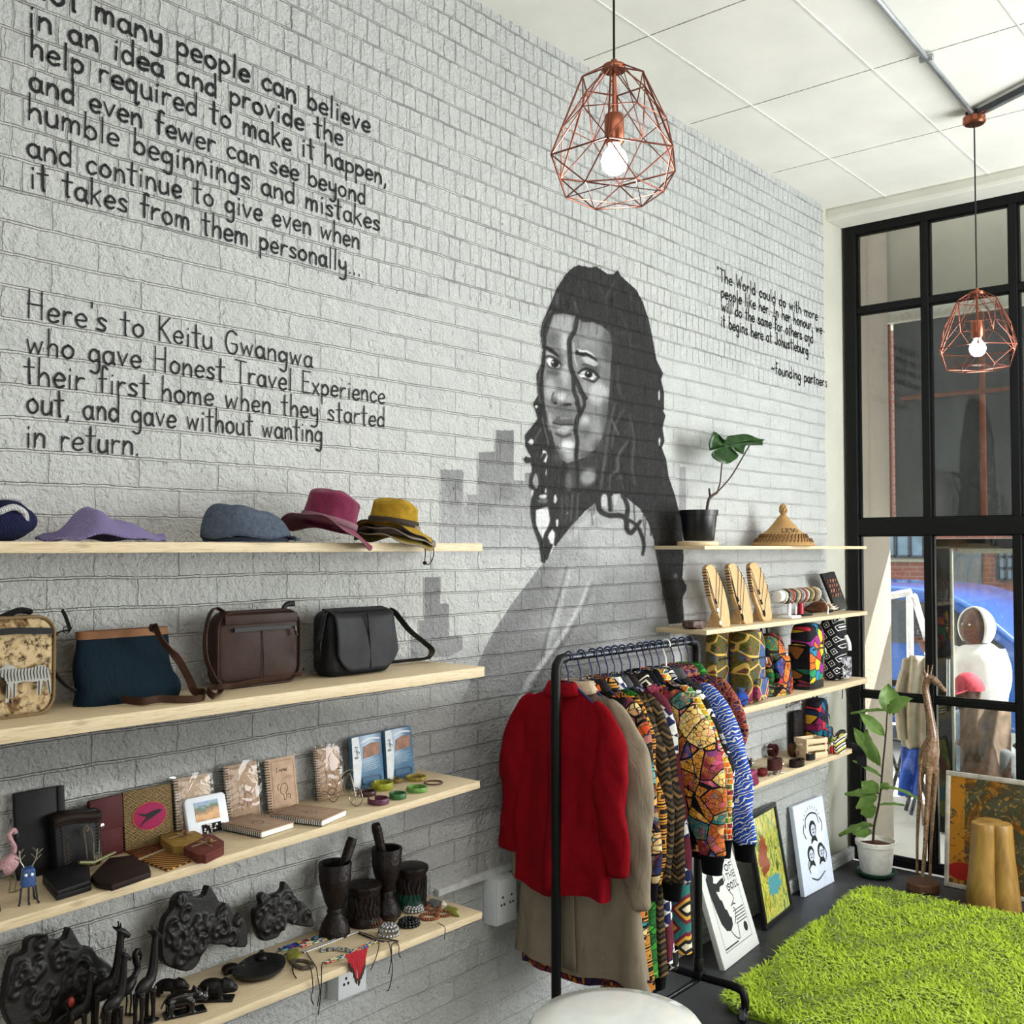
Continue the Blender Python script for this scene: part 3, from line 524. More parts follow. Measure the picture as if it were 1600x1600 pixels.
for pts, w in ((((760, 960), (780, 1090), (870, 1140), (960, 1140), (1030, 1170), (1040, 1270), (1080, 1310), (1130, 1250), (1172, 1195)), [9, 8, 8, 7, 5]), (((1030, 1170), (1110, 1215), (1150, 1260), (1185, 1340), (1205, 1430), (1192, 1515)), [5, 6, 5]), (((1000, 940), (1048, 1060), (1030, 1180)), 7), (((870, 930), (880, 1090)), 6)): K.line(A2(*pts), w, 56, .3)
K.line(A5((235, 985), (262, 1130), (225, 1250), (175, 1340)), [3, 5, 3], 52, .3); K.ell(*A5((155, 1155))[0], 3, 4, 150, 1, .8)
# lay it on the wall
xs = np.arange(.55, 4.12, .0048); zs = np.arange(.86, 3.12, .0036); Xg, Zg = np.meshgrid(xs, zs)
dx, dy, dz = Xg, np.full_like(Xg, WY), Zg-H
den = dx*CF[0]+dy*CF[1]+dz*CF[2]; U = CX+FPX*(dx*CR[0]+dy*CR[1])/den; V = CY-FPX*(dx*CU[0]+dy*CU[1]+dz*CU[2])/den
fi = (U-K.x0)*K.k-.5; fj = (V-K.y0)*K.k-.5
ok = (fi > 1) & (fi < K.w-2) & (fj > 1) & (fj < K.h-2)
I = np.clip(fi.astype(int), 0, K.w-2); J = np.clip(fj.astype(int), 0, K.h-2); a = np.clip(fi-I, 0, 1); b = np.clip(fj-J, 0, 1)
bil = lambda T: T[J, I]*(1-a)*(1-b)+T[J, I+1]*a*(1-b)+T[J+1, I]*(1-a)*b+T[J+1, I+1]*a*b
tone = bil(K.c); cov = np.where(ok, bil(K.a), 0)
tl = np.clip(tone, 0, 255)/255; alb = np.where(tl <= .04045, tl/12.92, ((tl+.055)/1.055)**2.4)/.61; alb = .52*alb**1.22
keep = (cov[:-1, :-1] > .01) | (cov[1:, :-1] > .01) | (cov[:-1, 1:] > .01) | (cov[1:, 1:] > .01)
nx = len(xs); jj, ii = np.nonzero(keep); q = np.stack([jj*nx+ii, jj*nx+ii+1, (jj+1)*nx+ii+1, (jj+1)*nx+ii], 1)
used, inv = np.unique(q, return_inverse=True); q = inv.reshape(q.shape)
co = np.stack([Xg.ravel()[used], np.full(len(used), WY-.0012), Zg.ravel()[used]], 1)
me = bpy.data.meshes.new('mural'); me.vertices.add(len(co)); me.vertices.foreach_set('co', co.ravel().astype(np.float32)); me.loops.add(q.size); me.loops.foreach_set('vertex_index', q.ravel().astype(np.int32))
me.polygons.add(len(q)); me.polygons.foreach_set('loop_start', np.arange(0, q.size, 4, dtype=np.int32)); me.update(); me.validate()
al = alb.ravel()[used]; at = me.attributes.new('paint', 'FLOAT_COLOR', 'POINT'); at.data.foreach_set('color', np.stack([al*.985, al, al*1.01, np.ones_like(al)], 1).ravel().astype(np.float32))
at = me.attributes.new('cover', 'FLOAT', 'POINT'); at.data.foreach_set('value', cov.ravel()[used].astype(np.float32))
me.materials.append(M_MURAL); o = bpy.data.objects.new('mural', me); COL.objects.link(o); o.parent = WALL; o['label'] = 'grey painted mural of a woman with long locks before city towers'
# ------------------------------------------------------------------ shelves
def wood(name, c0, c1, sc=(2, 40, 40), rough=.55, ring=6, knots=True, bump=.12):
    t = NT(name); v = t.coord('Object', sc); n = t.noise(v, ring, 5, .55, .6).outputs[0]
    c = t.ramp(n, [(.32, c1), (.5, c0), (.68, c1), (.8, c0)])
    if knots:
        k = t.n('ShaderNodeTexVoronoi'); t.i(k, Vector=t.coord('Object', (1.6, 5, 5)), Scale=1.5); c = t.mix(t.ramp(k.outputs['Distance'], [(.02, (.7, .7, .7, 1)), (.07, (0, 0, 0, 1))]), c, lin('#5c3d22'))
    t.base(c); t.bump(n, bump, .003); return t.fin(rough, 0, .4)
M_PINE = wood('pine_board', '#cfbd9c', '#b4a07c'); M_PINE2 = wood('planed_pine', '#d6c3a0', '#bfa57c', (3, 55, 55))
SG = 'wooden wall shelves'
def shelf(label, x0, x1, z, dep, th, tilt=0, knot=None):
    o = MB().box(((x1-x0)/2, -dep/2, -th/2), (x1-x0, dep, th)).build('wall_shelf', M_PINE, loc=(x0, WY, z), rot=(0, tilt, 0), bv=.0015)
    return tag(o, label, 'shelf', SG)
ZL = [1.812, 1.425, 1.072, .667]; ZR = [1.806, 1.452, 1.092, .742]; LD = .27; RD = .25
shelf('long pale pine shelf holding hats, highest on the left', .35, 2.44, ZL[0], LD, .025)
shelf('long pine shelf carrying the four handbags', .35, 2.45, ZL[1], LD, .031)
TL3 = -math.atan(.027); shelf('sloping pine shelf carrying notebooks and leather wallets', .35, 2.43, ZL[2]-.027*(2.43-.35), LD, .022, TL3)
shelf('lowest left pine shelf under the dark carvings', .35, 2.44, ZL[3], LD, .021)
shelf('short pine shelf under the potted monstera and straw hat', 3.85, 5.59, ZR[0], RD, .016)
shelf('short pine shelf under the leaf-shaped necklace boards', 3.86, 5.59, ZR[1], RD, .02)
shelf('short pine shelf under the printed backpacks', 3.87, 5.58, ZR[2], RD, .028)
shelf('lowest right pine shelf holding belts and a small crate', 3.9, 5.36, ZR[3], RD, .024)
zl3 = lambda x: ZL[2]-.027*(2.43-x)
# ------------------------------------------------------------------ pendants and conduit
M_COPPER = mat('copper', '#9c5f48', .3, 1, .06, 8); M_COPD = mat('copper_wire', '#7f4c3e', .34, 1, .05, 8); M_CORD = mat('black_cord', '#141414', .7, 0, 0)
M_BULB = mat('lit_bulb', '#eef6ff', .4, 0, 0, emit=26); M_RUBBER = mat('black_rubber', '#151515', .6, 0, .1, 20)
M_GALV = mat('galvanised_steel', '#a9adb0', .35, .85, .1, 20)
def pendant(label, x, y, ztop, zrose, rot):
    T = thing('pendant_lamp', label, 'lamp', (x, y, ztop), rot, 'copper cage pendant lamps')
    hexa = lambda r, z, k: [(r*math.cos(PI/3*(i+k)), r*math.sin(PI/3*(i+k)), z) for i in range(6)]
    a, b, mi, c, d = hexa(.026, -.006, 0), hexa(.09, -.045, 0), hexa(.136, -.155, .5), hexa(.178, -.262, 0), hexa(.128, -.345, .5)
    m = MB(); e = lambda p, q, r=.0021: m.tube([p, q], r, 6)
    for i in range(6):
        j = (i+1) % 6; h = (i-1) % 6
        e(a[i], b[i]); e(b[i], b[j]); e(b[i], c[i], .0026); e(b[i], mi[i], .0017); e(b[j], mi[i], .0017); e(mi[i], c[i], .0017); e(mi[i], c[j], .0017); e(c[i], c[j], .0024); e(c[i], d[i]); e(c[j], d[i]); e(d[i], d[j]); e(mi[i], mi[j], .0014); e(a[i], mi[i], .0014); e(d[i], d[(i+2) % 6], .0013)
    m.build('wire_cage', M_COPD, T, ang=60)
    MB().lathe([(.0, .012), (.008, .012), (.009, .0), (.03, -.004), (.032, -.014), (.03, -.018), (0, -.018)], n=24).build('cap', M_COPPER, T)
    MB().lathe([(.0055, -.018), (.0055, -.13), (.024, -.135), (.026, -.14), (.026, -.205), (.02, -.213), (0, -.213)], n=24).build('lamp_holder', M_COPPER, T)
    MB().lathe([(.014, -.212), (.016, -.222), (.029, -.236), (.035, -.256), (.030, -.278), (.016, -.29), (0, -.292)], n=24).build('bulb', M_BULB, T)
    MB().tube([(0, 0, .01), (0, 0, zrose-ztop)], .0032, 8).build('cord', M_CORD, T)
    MB().lathe([(.0, -.035), (.04, -.035), (.048, -.028), (.048, -.004), (.044, 0), (0, 0)], (0, 0, zrose-ztop+.02), 32).build('ceiling_rose', M_COPPER, T)
    l = bpy.data.lights.new('bulb_light', 'POINT'); l.energy = 6; l.color = (.95, .98, 1); l.shadow_soft_size = .04
    o = bpy.data.objects.new('bulb_light', l); COL.objects.link(o); o.parent = T; o.location = (0, 0, -.32)
P1 = CF*2.7+CR*.268
pendant('large copper wire cage pendant in front of the painted wall', P1[0], P1[1], 3.067, 3.73, .52)
pendant('smaller-looking copper cage pendant hanging in front of the window', 4.834, 1.41, 2.937, 3.70, .3)
C_ = thing('conduit', 'steel electrical conduit run across the ceiling to the far pendant', 'pipe', (4.834, 1.41, 3.728))
MB().tube([(-1.6, -.06, 0), (-.03, 0, 0)], .0115, 12).build('pipe', M_GALV, C_); MB().tube([(-.03, -.03, 0), (-.2, -.33, 0), (-.62, -1.05, 0)], .0115, 12).build('pipe', mat('dark_conduit', '#4b4d50', .4, .6), C_); MB().tube([(-.0, -.035, 0), (-.16, -.33, 0), (-.58, -1.05, 0)], .010, 12).build('pipe', M_GALV, C_)
MB().lathe([(0, -.012), (.036, -.012), (.036, .014), (0, .014)], n=24).build('junction_box', M_RUBBER, C_)
MB().box((-.69, -.026, .004), (.016, .05, .018)).tube([(-.69, -.052, .0), (-.69, -.0, .0)], .014, 8).build('saddle', M_GALV, C_, bv=.002)
# ------------------------------------------------------------------ printed fabrics
def wrinkle(t, st=.55):
    v = t.coord('Object', (1, 1, .45)); a = t.noise(v, 11, 3, .55, 1.2).outputs[0]; b = t.noise(t.coord('Object'), 420, 2).outputs[0]; t.bump(t.math('MULTIPLY_ADD', b, .05, a), st, .03); return t
def pal(t, f, cols): n = len(cols); return t.ramp(f, [(i/n, c) for i, c in enumerate(cols)], 'CONSTANT')
def fab_v(name, cols, sc, line='#0d0b0c', lw=.05, inner=None, st=(.25, 1, 1), rnd=1.0):
    """printed cloth of coloured cells with dark outlines"""
    if name in MATS: return MATS[name]
    t = NT(name); v = t.coord('Object', st); a = t.n('ShaderNodeTexVoronoi'); t.i(a, Vector=v, Scale=sc, Randomness=rnd); e = t.n('ShaderNodeTexVoronoi', feature='DISTANCE_TO_EDGE'); t.i(e, Vector=v, Scale=sc, Randomness=rnd)
    sp = t.n('ShaderNodeSeparateColor'); t.L.new(a.outputs['Color'], sp.inputs[0]); c = pal(t, sp.outputs[0], cols)
    if inner:
        b = t.n('ShaderNodeTexVoronoi', feature='DISTANCE_TO_EDGE'); t.i(b, Vector=v, Scale=sc*inner[0]); c = t.mix(t.math('LESS_THAN', b.outputs['Distance'], inner[2]), c, lin(inner[1]))
        b2 = t.n('ShaderNodeTexVoronoi'); t.i(b2, Vector=v, Scale=sc*inner[0]); s2 = t.n('ShaderNodeSeparateColor'); t.L.new(b2.outputs['Color'], s2.inputs[0]); c = t.mix(t.math('MULTIPLY', s2.outputs[1], .45), c, pal(t, s2.outputs[2], cols))
    c = t.mix(t.math('LESS_THAN', e.outputs['Distance'], lw), c, lin(line)); t.base(c); MATS[name] = wrinkle(t).fin(.85, 0, .2); return t.m
def fab_sq(name, cols, sc, rot=0, stops=(.16, .27, .33, .43), st=1):
    """concentric squares"""
    if name in MATS: return MATS[name]
    t = NT(name); s = t.n('ShaderNodeSeparateXYZ'); t.L.new(t.coord('Object', (sc, sc, sc), (rot, 0, 0)), s.inputs[0])
    fu = t.math('ABSOLUTE', t.math('SUBTRACT', t.math('FRACT', s.outputs[1]), .5)); fv = t.math('ABSOLUTE', t.math('SUBTRACT', t.math('FRACT', s.outputs[2]), .5))
    d = t.math('MAXIMUM', fu, fv); t.base(t.ramp(d, [(0, cols[0])]+[(p, cols[(i+1) % len(cols)]) for i, p in enumerate(stops)], 'CONSTANT')); MATS[name] = wrinkle(t).fin(.85, 0, .2); return t.m
def fab_kente(name, cols, sc):
    if name in MATS: return MATS[name]
    t = NT(name); s = t.n('ShaderNodeSeparateXYZ'); t.L.new(t.coord('Object'), s.inputs[0]); cv = t.n('ShaderNodeCombineXYZ'); t.L.new(s.outputs[1], cv.inputs[0]); t.L.new(s.outputs[2], cv.inputs[1])
    b = t.n('ShaderNodeTexBrick'); t.i(b, Vector=cv.outputs[0], Scale=sc, Mortar_Size=.03, Brick_Width=.7, Row_Height=.5, Color1=(0, 0, 0, 1), Color2=(1, 1, 1, 1), Mortar=(.5, .5, .5, 1))
    fine = t.math('FRACT', t.math('MULTIPLY', s.outputs[1], sc*3.2)); c = pal(t, b.outputs['Color'], cols); c = t.mix(t.math('MULTIPLY', t.math('GREATER_THAN', fine, .55), .75), c, pal(t, t.noise(cv.outputs[0], sc*.9, 0).outputs[0], cols))
    c = t.mix(b.outputs['Fac'], c, lin('#e8dcb8')); t.base(c); MATS[name] = wrinkle(t).fin(.85, 0, .2); return t.m
def fab_wave(name, cols, sc, dist=6, dots=None, rot=.6):
    if name in MATS: return MATS[name]
    t = NT(name); v = t.coord('Object', (.3, 1, 1), (rot, 0, 0)); w = t.n('ShaderNodeTexWave', bands_direction='Z'); t.i(w, Vector=v, Scale=sc, Distortion=dist, Detail=1.0, Detail_Scale=1.5); c = pal(t, w.outputs['Fac'], cols)
    if dots:
        d = t.n('ShaderNodeTexVoronoi'); t.i(d, Vector=v, Scale=dots[0], Randomness=.4); c = t.mix(t.math('LESS_THAN', d.outputs['Distance'], dots[2]), c, lin(dots[1]))
    t.base(c); MATS[name] = wrinkle(t).fin(.85, 0, .2); return t.m
def fab_chev(name, cols, sc, z=.5):
    if name in MATS: return MATS[name]
    t = NT(name); s = t.n('ShaderNodeSeparateXYZ'); t.L.new(t.coord('Object', (sc, sc, sc)), s.inputs[0]); zz = t.math('ABSOLUTE', t.math('SUBTRACT', t.math('FRACT', s.outputs[1]), .5))
    t.base(pal(t, t.math('FRACT', t.math('ADD', t.math('MULTIPLY', s.outputs[2], z*2), zz)), cols)); MATS[name] = wrinkle(t).fin(.85, 0, .2); return t.m
def fab_check(name, a, b, sc, rot=.78, over=None):
    if name in MATS: return MATS[name]
    t = NT(name); k = t.n('ShaderNodeTexChecker'); t.i(k, Vector=t.coord('Object', (.001, 1, 1), (rot, 0, 0)), Scale=sc, Color1=lin(a), Color2=lin(b)); c = k.outputs[0]
    if over: c = t.mix(t.math('GREATER_THAN', t.noise(t.coord('Object'), 9, 0).outputs[0], .55), c, lin(over))
    t.base(c); MATS[name] = wrinkle(t).fin(.85, 0, .2); return t.m
def cloth(name, col, bs=500, var=.1):
    m_ = mat(name, col, .95, 0, var, 14, 0, bs, .08); t = NT.__new__(NT); t.m = m_; t.t = m_.node_tree; t.N = t.t.nodes; t.L = t.t.links; t.b = t.N['Principled BSDF']; wrinkle(t, .45); return m_
HOT = ['#b3262c', '#d97a1e', '#e0b23a', '#2c6b4e', '#1f3f8c', '#c8447e', '#4a2417', '#e3cf8a']
F_MOS = fab_v('mosaic_print', ['#c23a24', '#e0a33a', '#c8862c', '#2b4c9a', '#d1588a', '#2e7a74', '#8e2a3a', '#b5622a', '#e6c878'], 15, lw=.03, inner=(4.2, '#1a1310', .05))
F_GOLD = fab_sq('gold_square_print', ['#17110c', '#b47a2c', '#2a1a10', '#c38a35', '#120d0a'], 21)
F_MUST = fab_v('mustard_dot_print', ['#c48a22', '#cf962c'], 70, '#7a4a12', .18, rnd=.1)
F_TEAL = fab_v('teal_patch_print', ['#1f8f95', '#c9761f', '#54203a', '#d7c28a', '#20284e', '#b8451f'], 15, inner=(3, '#1b1416', .06))
F_GREEN = fab_v('green_leaf_print', ['#2f7f2a', '#4c9a34', '#1f5a24'], 40, '#123a14', .06)
F_CHEV = fab_chev('brown_chevron_print', ['#17140f', '#6a5230', '#17140f', '#3d3120'], 26)
F_CHECK = fab_check('blue_check_print', '#d8d8d2', '#20264e', 34, over='#5a1f2c')
F_PATCH = fab_sq('dark_patchwork_print', ['#d8cfb0', '#1c1a20', '#c79a3a', '#6d2034', '#2c6f6a'], 11, .785, (.1, .2, .3, .4))
F_DIAM = fab_sq('black_diamond_print', ['#14130f', '#cfc8b4', '#14130f', '#cfc8b4', '#14130f'], 12, .785, (.09, .15, .23, .29))
F_KENTE = fab_kente('orange_kente_print', ['#d9541e', '#3f7a3a', '#c9a22c', '#7a1f28', '#e06a20', '#2a5a66'], 26)
F_BLUE = fab_wave('blue_swirl_print', ['#d8d8c8', '#1d3f9a', '#2a55b4', '#16307a', '#1d3f9a', '#16307a', '#2a55b4'], 26, 8, (22, '#e8d45a', .13))
F_MAR = fab_v('maroon_floral_print', ['#5c1a26', '#7a2430', '#3d1220', '#8c3a2a', '#4a2a4e'], 62, '#9a6a4a', .06)
F_PURP = fab_v('purple_floral_print', ['#4a1f3e', '#a3631f', '#5c2a2a', '#2a1a3c', '#7a2a3a'], 40, '#1d0f18', .07)
F_BW = fab_v('black_white_print', ['#d6d6d6', '#1c1c1e', '#1c1c1e', '#8a8a8c'], 46, '#0c0c0c', .1)
F_ORN = fab_v('orange_dot_print', ['#1a1414', '#d9662a', '#e8d8c0', '#1a1414'], 48, '#140f0f', .08)
F_RED = cloth('red_cotton', '#7c0b16', 300, .08); F_KHAKI = cloth('khaki_twill', '#857a68', 600, .06); F_BLACK = cloth('black_knit', '#0e0f12', 300); F_GREY = cloth('grey_wool', '#47484a', 400); F_LIN = cloth('sand_linen', '#b5a48c', 500)
# ------------------------------------------------------------------ clothes rack
RX0, RX1, RY, RZ = 2.715, 3.615, 2.125, 1.432
R_ = thing('clothes_rack', 'black pipe clothes rack on castors, packed with hanging clothes', 'rack', (RX0, RY, 0)); RL = RX1-RX0
M_CHRB = mat('dark_chrome', '#3a3c40', .22, .9, .05, 10)
m = MB(); m.tube([(.03, 0, RZ), (RL-.03, 0, RZ)], .0125, 16); m.build('rail', M_CHRB, R_)
for x in (0, RL):
    q = .05 if x == 0 else -.05
    MB().tube(smoothline([(x, 0, .13), (x, 0, .8), (x, 0, RZ-.06)], 2)+[Vector((x, 0, RZ-.05)), Vector((x+q*.08, 0, RZ-.022)), Vector((x+q*.4, 0, RZ-.003)), Vector((x+q, 0, RZ))], .0165, 14).build('post', M_STEEL, R_)
    MB().box((x, 0, .135), (.05, .045, .03)).tube([(x, 0, .12), (x, 0, .2)], .02, 12).build('post_socket', M_STEEL, R_, bv=.004)
    MB().tube(smoothline([(x, .2, .055), (x, .198, .1), (x, .165, .128), (x, 0, .128), (x, -.165, .128), (x, -.198, .1), (x, -.2, .055)], 5), .0155, 12).build('foot_bar', M_STEEL, R_)
    for y in (-.2, .2):
        w = MB().tube([(x-.009, y+.01, .022), (x+.009, y+.01, .022)], .021, 18).build('castor', M_RUBBER, R_, bv=.003)
        MB().box((x-.013, y+.006, .042), (.004, .022, .045)).box((x+.013, y+.006, .042), (.004, .022, .045)).box((x, y+.003, .062), (.03, .024, .006)).build('castor_fork', M_GALV, w)
MB().tube([(0, 0, .115), (RL, 0, .115)], .011, 12).build('brace_bar', M_CHRB, R_)
M_NAVY = mat('navy_plastic', '#1c2a56', .35, 0, .05); M_WHP = mat('white_plastic', '#e6e7e6', .35, 0, .03)
def hanger(x, lab, mt=None, tw=0):
    T = thing('clothes_hanger', lab, 'hanger', (x, RY, RZ), tw, 'plastic hangers on the rail')
    hk = [(0, .018*math.sin(a)+0, .001+.0185*math.cos(a)) for a in np.linspace(-PI*.62, PI*.55, 12)]
    MB().tube(hk+[(0, .014, -.02), (0, .002, -.05), (0, 0, -.085)], .0029, 8).build('hook', mt or M_NAVY, T)
    MB().tube(smoothline([(0, -.148, -.178), (0, -.135, -.164), (0, -.05, -.107), (0, 0, -.085), (0, .05, -.107), (0, .135, -.164), (0, .148, -.178)], 4), .0042, 8).tube(smoothline([(0, -.148, -.178), (0, -.14, -.188), (0, 0, -.19), (0, .14, -.188), (0, .148, -.178)], 4), .0036, 8).build('shoulder_bar', mt or M_NAVY, T)
    return T
def garment(name, lab, cat, x, body, L, sleeve=None, sh=.165, hem=.20, th=.03, sl=.52, so=.05, sr=.058, cuff=None, collar=None, sc=None, dy=0, lining=None, seed=0, bulge=0, fwd=0, placket=True, open_=False):
    rd = random.Random(seed); T = thing(name, lab, cat, (x, RY+dy, RZ), rd.uniform(-.05, .05), 'garments hanging on the rack'); sleeve = sleeve or body
    ph = [rd.uniform(0, 6) for _ in range(6)]
    def sect(z01, a, k=1.0, dz=0):
        """z01: 0 at the shoulder seam, 1 at the hem"""
        w = (sh+(hem-sh)*z01**1.2)*(1-.1*math.sin(PI*min(1, z01*1.6))); t_ = th*(.35+.85*min(1, z01*3.5))*(1+.5*z01)
        cu, su = math.cos(a), math.sin(a); u = w*math.copysign(abs(cu)**.85, cu)*k; 
        fold = (math.sin(u*30+ph[0]+z01*2.5+math.sin(z01*5)*.8)*.012+math.sin(u*66+ph[1]-z01*4)*.005+math.sin(u*19-z01*9+ph[4])*.006)*min(1, z01*1.6+.12)
        xx = t_*math.copysign(abs(su)**.7, su)*k+fold+math.sin(z01*9+ph[2]+u*8)*.004
        z = -.105-L*z01+dz
        z -= (abs(u)/sh)**1.5*.052*max(0, 1-z01*5)
        if z01 > .9: z += .012*math.sin(u*18+ph[3])
        return (xx+fwd*z01, u, z)
    nz = 26
    m = MB(); m.grid(lambda i, j: sect(j, 2*PI*i), 44, nz, True)
    m.add([sect(0, 2*PI*i/44) for i in range(44)], [tuple(range(44))])
    m.build('body', body, T, ang=180, sub=1)
    for s_ in (-1, 1):
        pts = []; rs = []
        for k in range(25):
            f = k/24; out = so*(1-(1-f)**2)+.012*math.sin(f*7+ph[4]); pts.append((fwd*f*.6+.006*math.sin(f*9+ph[5]*s_)-.012*f, s_*(sh-.045+.042*min(1, f*6)**.7+out), -.135-.03*min(1, f*6)-sl*f)); rs.append((sr*(.52+.48*math.sin(min(1, f*2.4)*PI/2))*(1-.28*f)+bulge*math.sin(PI*f)**2+.003*math.sin(f*13+ph[3]))*(.45 if k == 0 else 1))
        n0 = MB(); n0.tube(pts, rs, 20, True, .62, (0, 1, 0)); vs = n0.v
        n0.v = [(a+.004*math.sin(c*22+b*60+ph[0])+.0025*math.sin(c*44-b*90+ph[1])+.005*math.exp(-((c+.17+sl*.5)/.07)**2)*math.sin(c*95+b*50), b+.003*math.sin(c*30+a*80+ph[2]), c) for a, b, c in vs]
        so_ = n0.build('sleeve', sleeve, T, ang=180, sub=1)
        if cuff:
            q = Vector(pts[-1]); MB().tube([q+Vector((0, 0, .015)), q+Vector((0, 0, -.012)), q+Vector((0, 0, -.05))], [rs[-1]*.95, rs[-1]*.8, rs[-1]*.72], 18, True, .7, (0, 1, 0)).build('cuff', cuff, so_, ang=60)
    if cuff: m = MB(); m.grid(lambda i, j: tuple(np.array(sect(1, 2*PI*i, .97-.06*j))+np.array([0, 0, .012-.06*j])), 40, 4, True); m.build('waistband', cuff, T, ang=180)
    if lining: m = MB(); m.grid(lambda i, j: tuple(np.array(sect(1, 2*PI*i, .95))+np.array([0.01, -.012, .03-.065*j-.012*math.sin(6*i+1)])), 40, 4, True); m.build('lining', lining, T, ang=180)
    if placket: 
        m = MB(); m.grid(lambda i, j: (lambda q: (q[0]-.004-.0015*math.sin(i*PI), q[1], q[2]))(sect(.01+.97*j, PI*1.5+(i-.5)*.17)), 4, 22); m.build('placket', body, T, ang=180, solid=.003)
    if collar is not None:
        m = MB(); m.grid(lambda i, j: ((.024+.014*j)*math.cos(PI*2*i)-.004, (.052+.024*j)*math.sin(PI*2*i), -.082-.026*j-.02*(1-math.cos(2*PI*i))*.5*j), 24, 4, True); m.build('collar', collar or body, T, ang=180, solid=.004)
    return T
GX = dict(red=2.785, khaki=2.855, orn=2.92, gold=2.965, green=3.012, chev=3.055, check=3.1, mosaic=3.155, black=3.215, linen=3.255, kente=3.3, bw=3.345, grey=3.392, mar=3.45, purp=3.505, last=3.56)
HL = dict(red='nearest navy hanger, holding the red shirt', khaki='navy hanger under the long khaki coat', orn='navy hanger under the mustard and teal patchwork top', gold='navy hanger under the gold-squares dress', green='navy hanger under the green leaf-print dress', chev='navy hanger under the brown chevron coat', check='navy hanger under the blue checked dress', mosaic='navy hanger inside the mosaic-print bomber jacket', black='navy hanger inside the plain black jacket', linen='navy hanger inside the second black top', kente='navy hanger under the orange kente jacket', bw='navy hanger under the black-and-white top', grey='white hanger inside the grey jacket with blue sleeves', mar='navy hanger under the maroon floral shirt', purp='navy hanger under the purple floral shirt', last='farthest navy hanger, next to the far post')
for i, (k, x) in enumerate(GX.items()): hanger(x, HL[k], M_WHP if k == 'grey' else None, (i % 3-1)*.05)
garment('shirt', 'plain red long-sleeved shirt hanging at the near end of the rack', 'shirt', GX['red'], F_RED, .665, sh=.172, hem=.195, sl=.52, so=.055, sr=.06, collar=F_RED, dy=.025, seed=3, bulge=.012, th=.034)
garment('coat', 'long khaki coat with printed lining behind the red shirt', 'coat', GX['khaki'], F_KHAKI, .94, sh=.175, hem=.285, sl=.64, so=.07, sr=.066, collar=F_LIN, lining=F_PURP, dy=.01, seed=5, bulge=.012)
garment('dress', 'patchwork top with mustard dotted and teal sleeves', 'dress', GX['orn'], F_ORN, .80, F_TEAL, hem=.2, sl=.56, so=.06, sr=.062, cuff=F_BLACK, collar=F_ORN, seed=8, bulge=.014, lining=F_TEAL)
garment('dress', 'long dress printed with gold and black squares', 'dress', GX['gold'], F_GOLD, 1.0, hem=.215, sl=.58, so=.055, collar=F_GOLD, seed=9)
garment('dress', 'dress with green leaf-print shoulders behind the gold-squares dress', 'dress', GX['green'], F_GREEN, .96, F_CHEV, hem=.2, sl=.58, so=.06, collar=F_CHECK, seed=11)
garment('coat', 'dark coat in brown chevron print with grey shoulders', 'coat', GX['chev'], F_CHEV, .98, F_CHEV, hem=.205, sl=.6, so=.07, collar=F_GREY, cuff=F_BLACK, seed=12, bulge=.01)
garment('dress', 'long blue and white checked dress with diamond hem', 'dress', GX['check'], F_CHECK, .93, F_CHECK, hem=.21, sl=.6, so=.075, collar=F_ORN, seed=14, lining=F_DIAM)
garment('bomber_jacket', 'mosaic-print bomber jacket with puffed sleeves and black cuffs', 'jacket', GX['mosaic'], F_MOS, .62, F_MOS, sh=.185, hem=.2, sl=.52, so=.12, sr=.068, dy=-.015, cuff=F_BLACK, collar=F_DIAM, seed=15, bulge=.034)
garment('dress', 'dark patchwork dress with diamond and flower blocks below the bomber jacket', 'dress', GX['black'], F_PATCH, .96, F_BLACK, hem=.2, sl=.5, so=.08, collar=F_BLACK, seed=17)
garment('jacket', 'plain black jacket beside the orange kente jacket', 'jacket', GX['linen'], F_BLACK, .58, hem=.2, sl=.5, so=.11, collar=F_BLACK, seed=18, cuff=F_BLACK)
garment('jacket', 'orange and green kente-striped jacket', 'jacket', GX['kente'], F_KENTE, .6, F_KENTE, hem=.2, sl=.5, so=.12, collar=F_KENTE, seed=20)
garment('jacket', 'black and white jacket beyond the kente jacket', 'jacket', GX['bw'], F_BLACK, .58, F_BW, hem=.2, sl=.51, so=.12, cuff=F_BLACK, collar=F_BW, seed=21)
garment('jacket', 'grey jacket with blue swirl-print sleeves and black cuffs', 'jacket', GX['grey'], F_GREY, .6, F_BLUE, sh=.17, hem=.2, sl=.53, so=.13, sr=.06, dy=-.012, cuff=F_BLACK, collar=F_GREY, seed=22, bulge=.02)
garment('shirt', 'maroon floral shirt third from the far end', 'shirt', GX['mar'], F_MAR, .56, sh=.15, hem=.18, sl=.42, so=.035, sr=.05, collar=F_MAR, seed=24)
garment('shirt', 'purple and mustard floral shirt near the far end', 'shirt', GX['purp'], F_PURP, .56, sh=.15, hem=.18, sl=.42, so=.04, sr=.05, collar=F_MAR, seed=25)
garment('shirt', 'dark maroon shirt with green collar at the far end', 'shirt', GX['last'], F_MAR, .55, F_MAR, sh=.15, hem=.18, sl=.26, so=.06, sr=.055, collar=F_GREEN, seed=26)
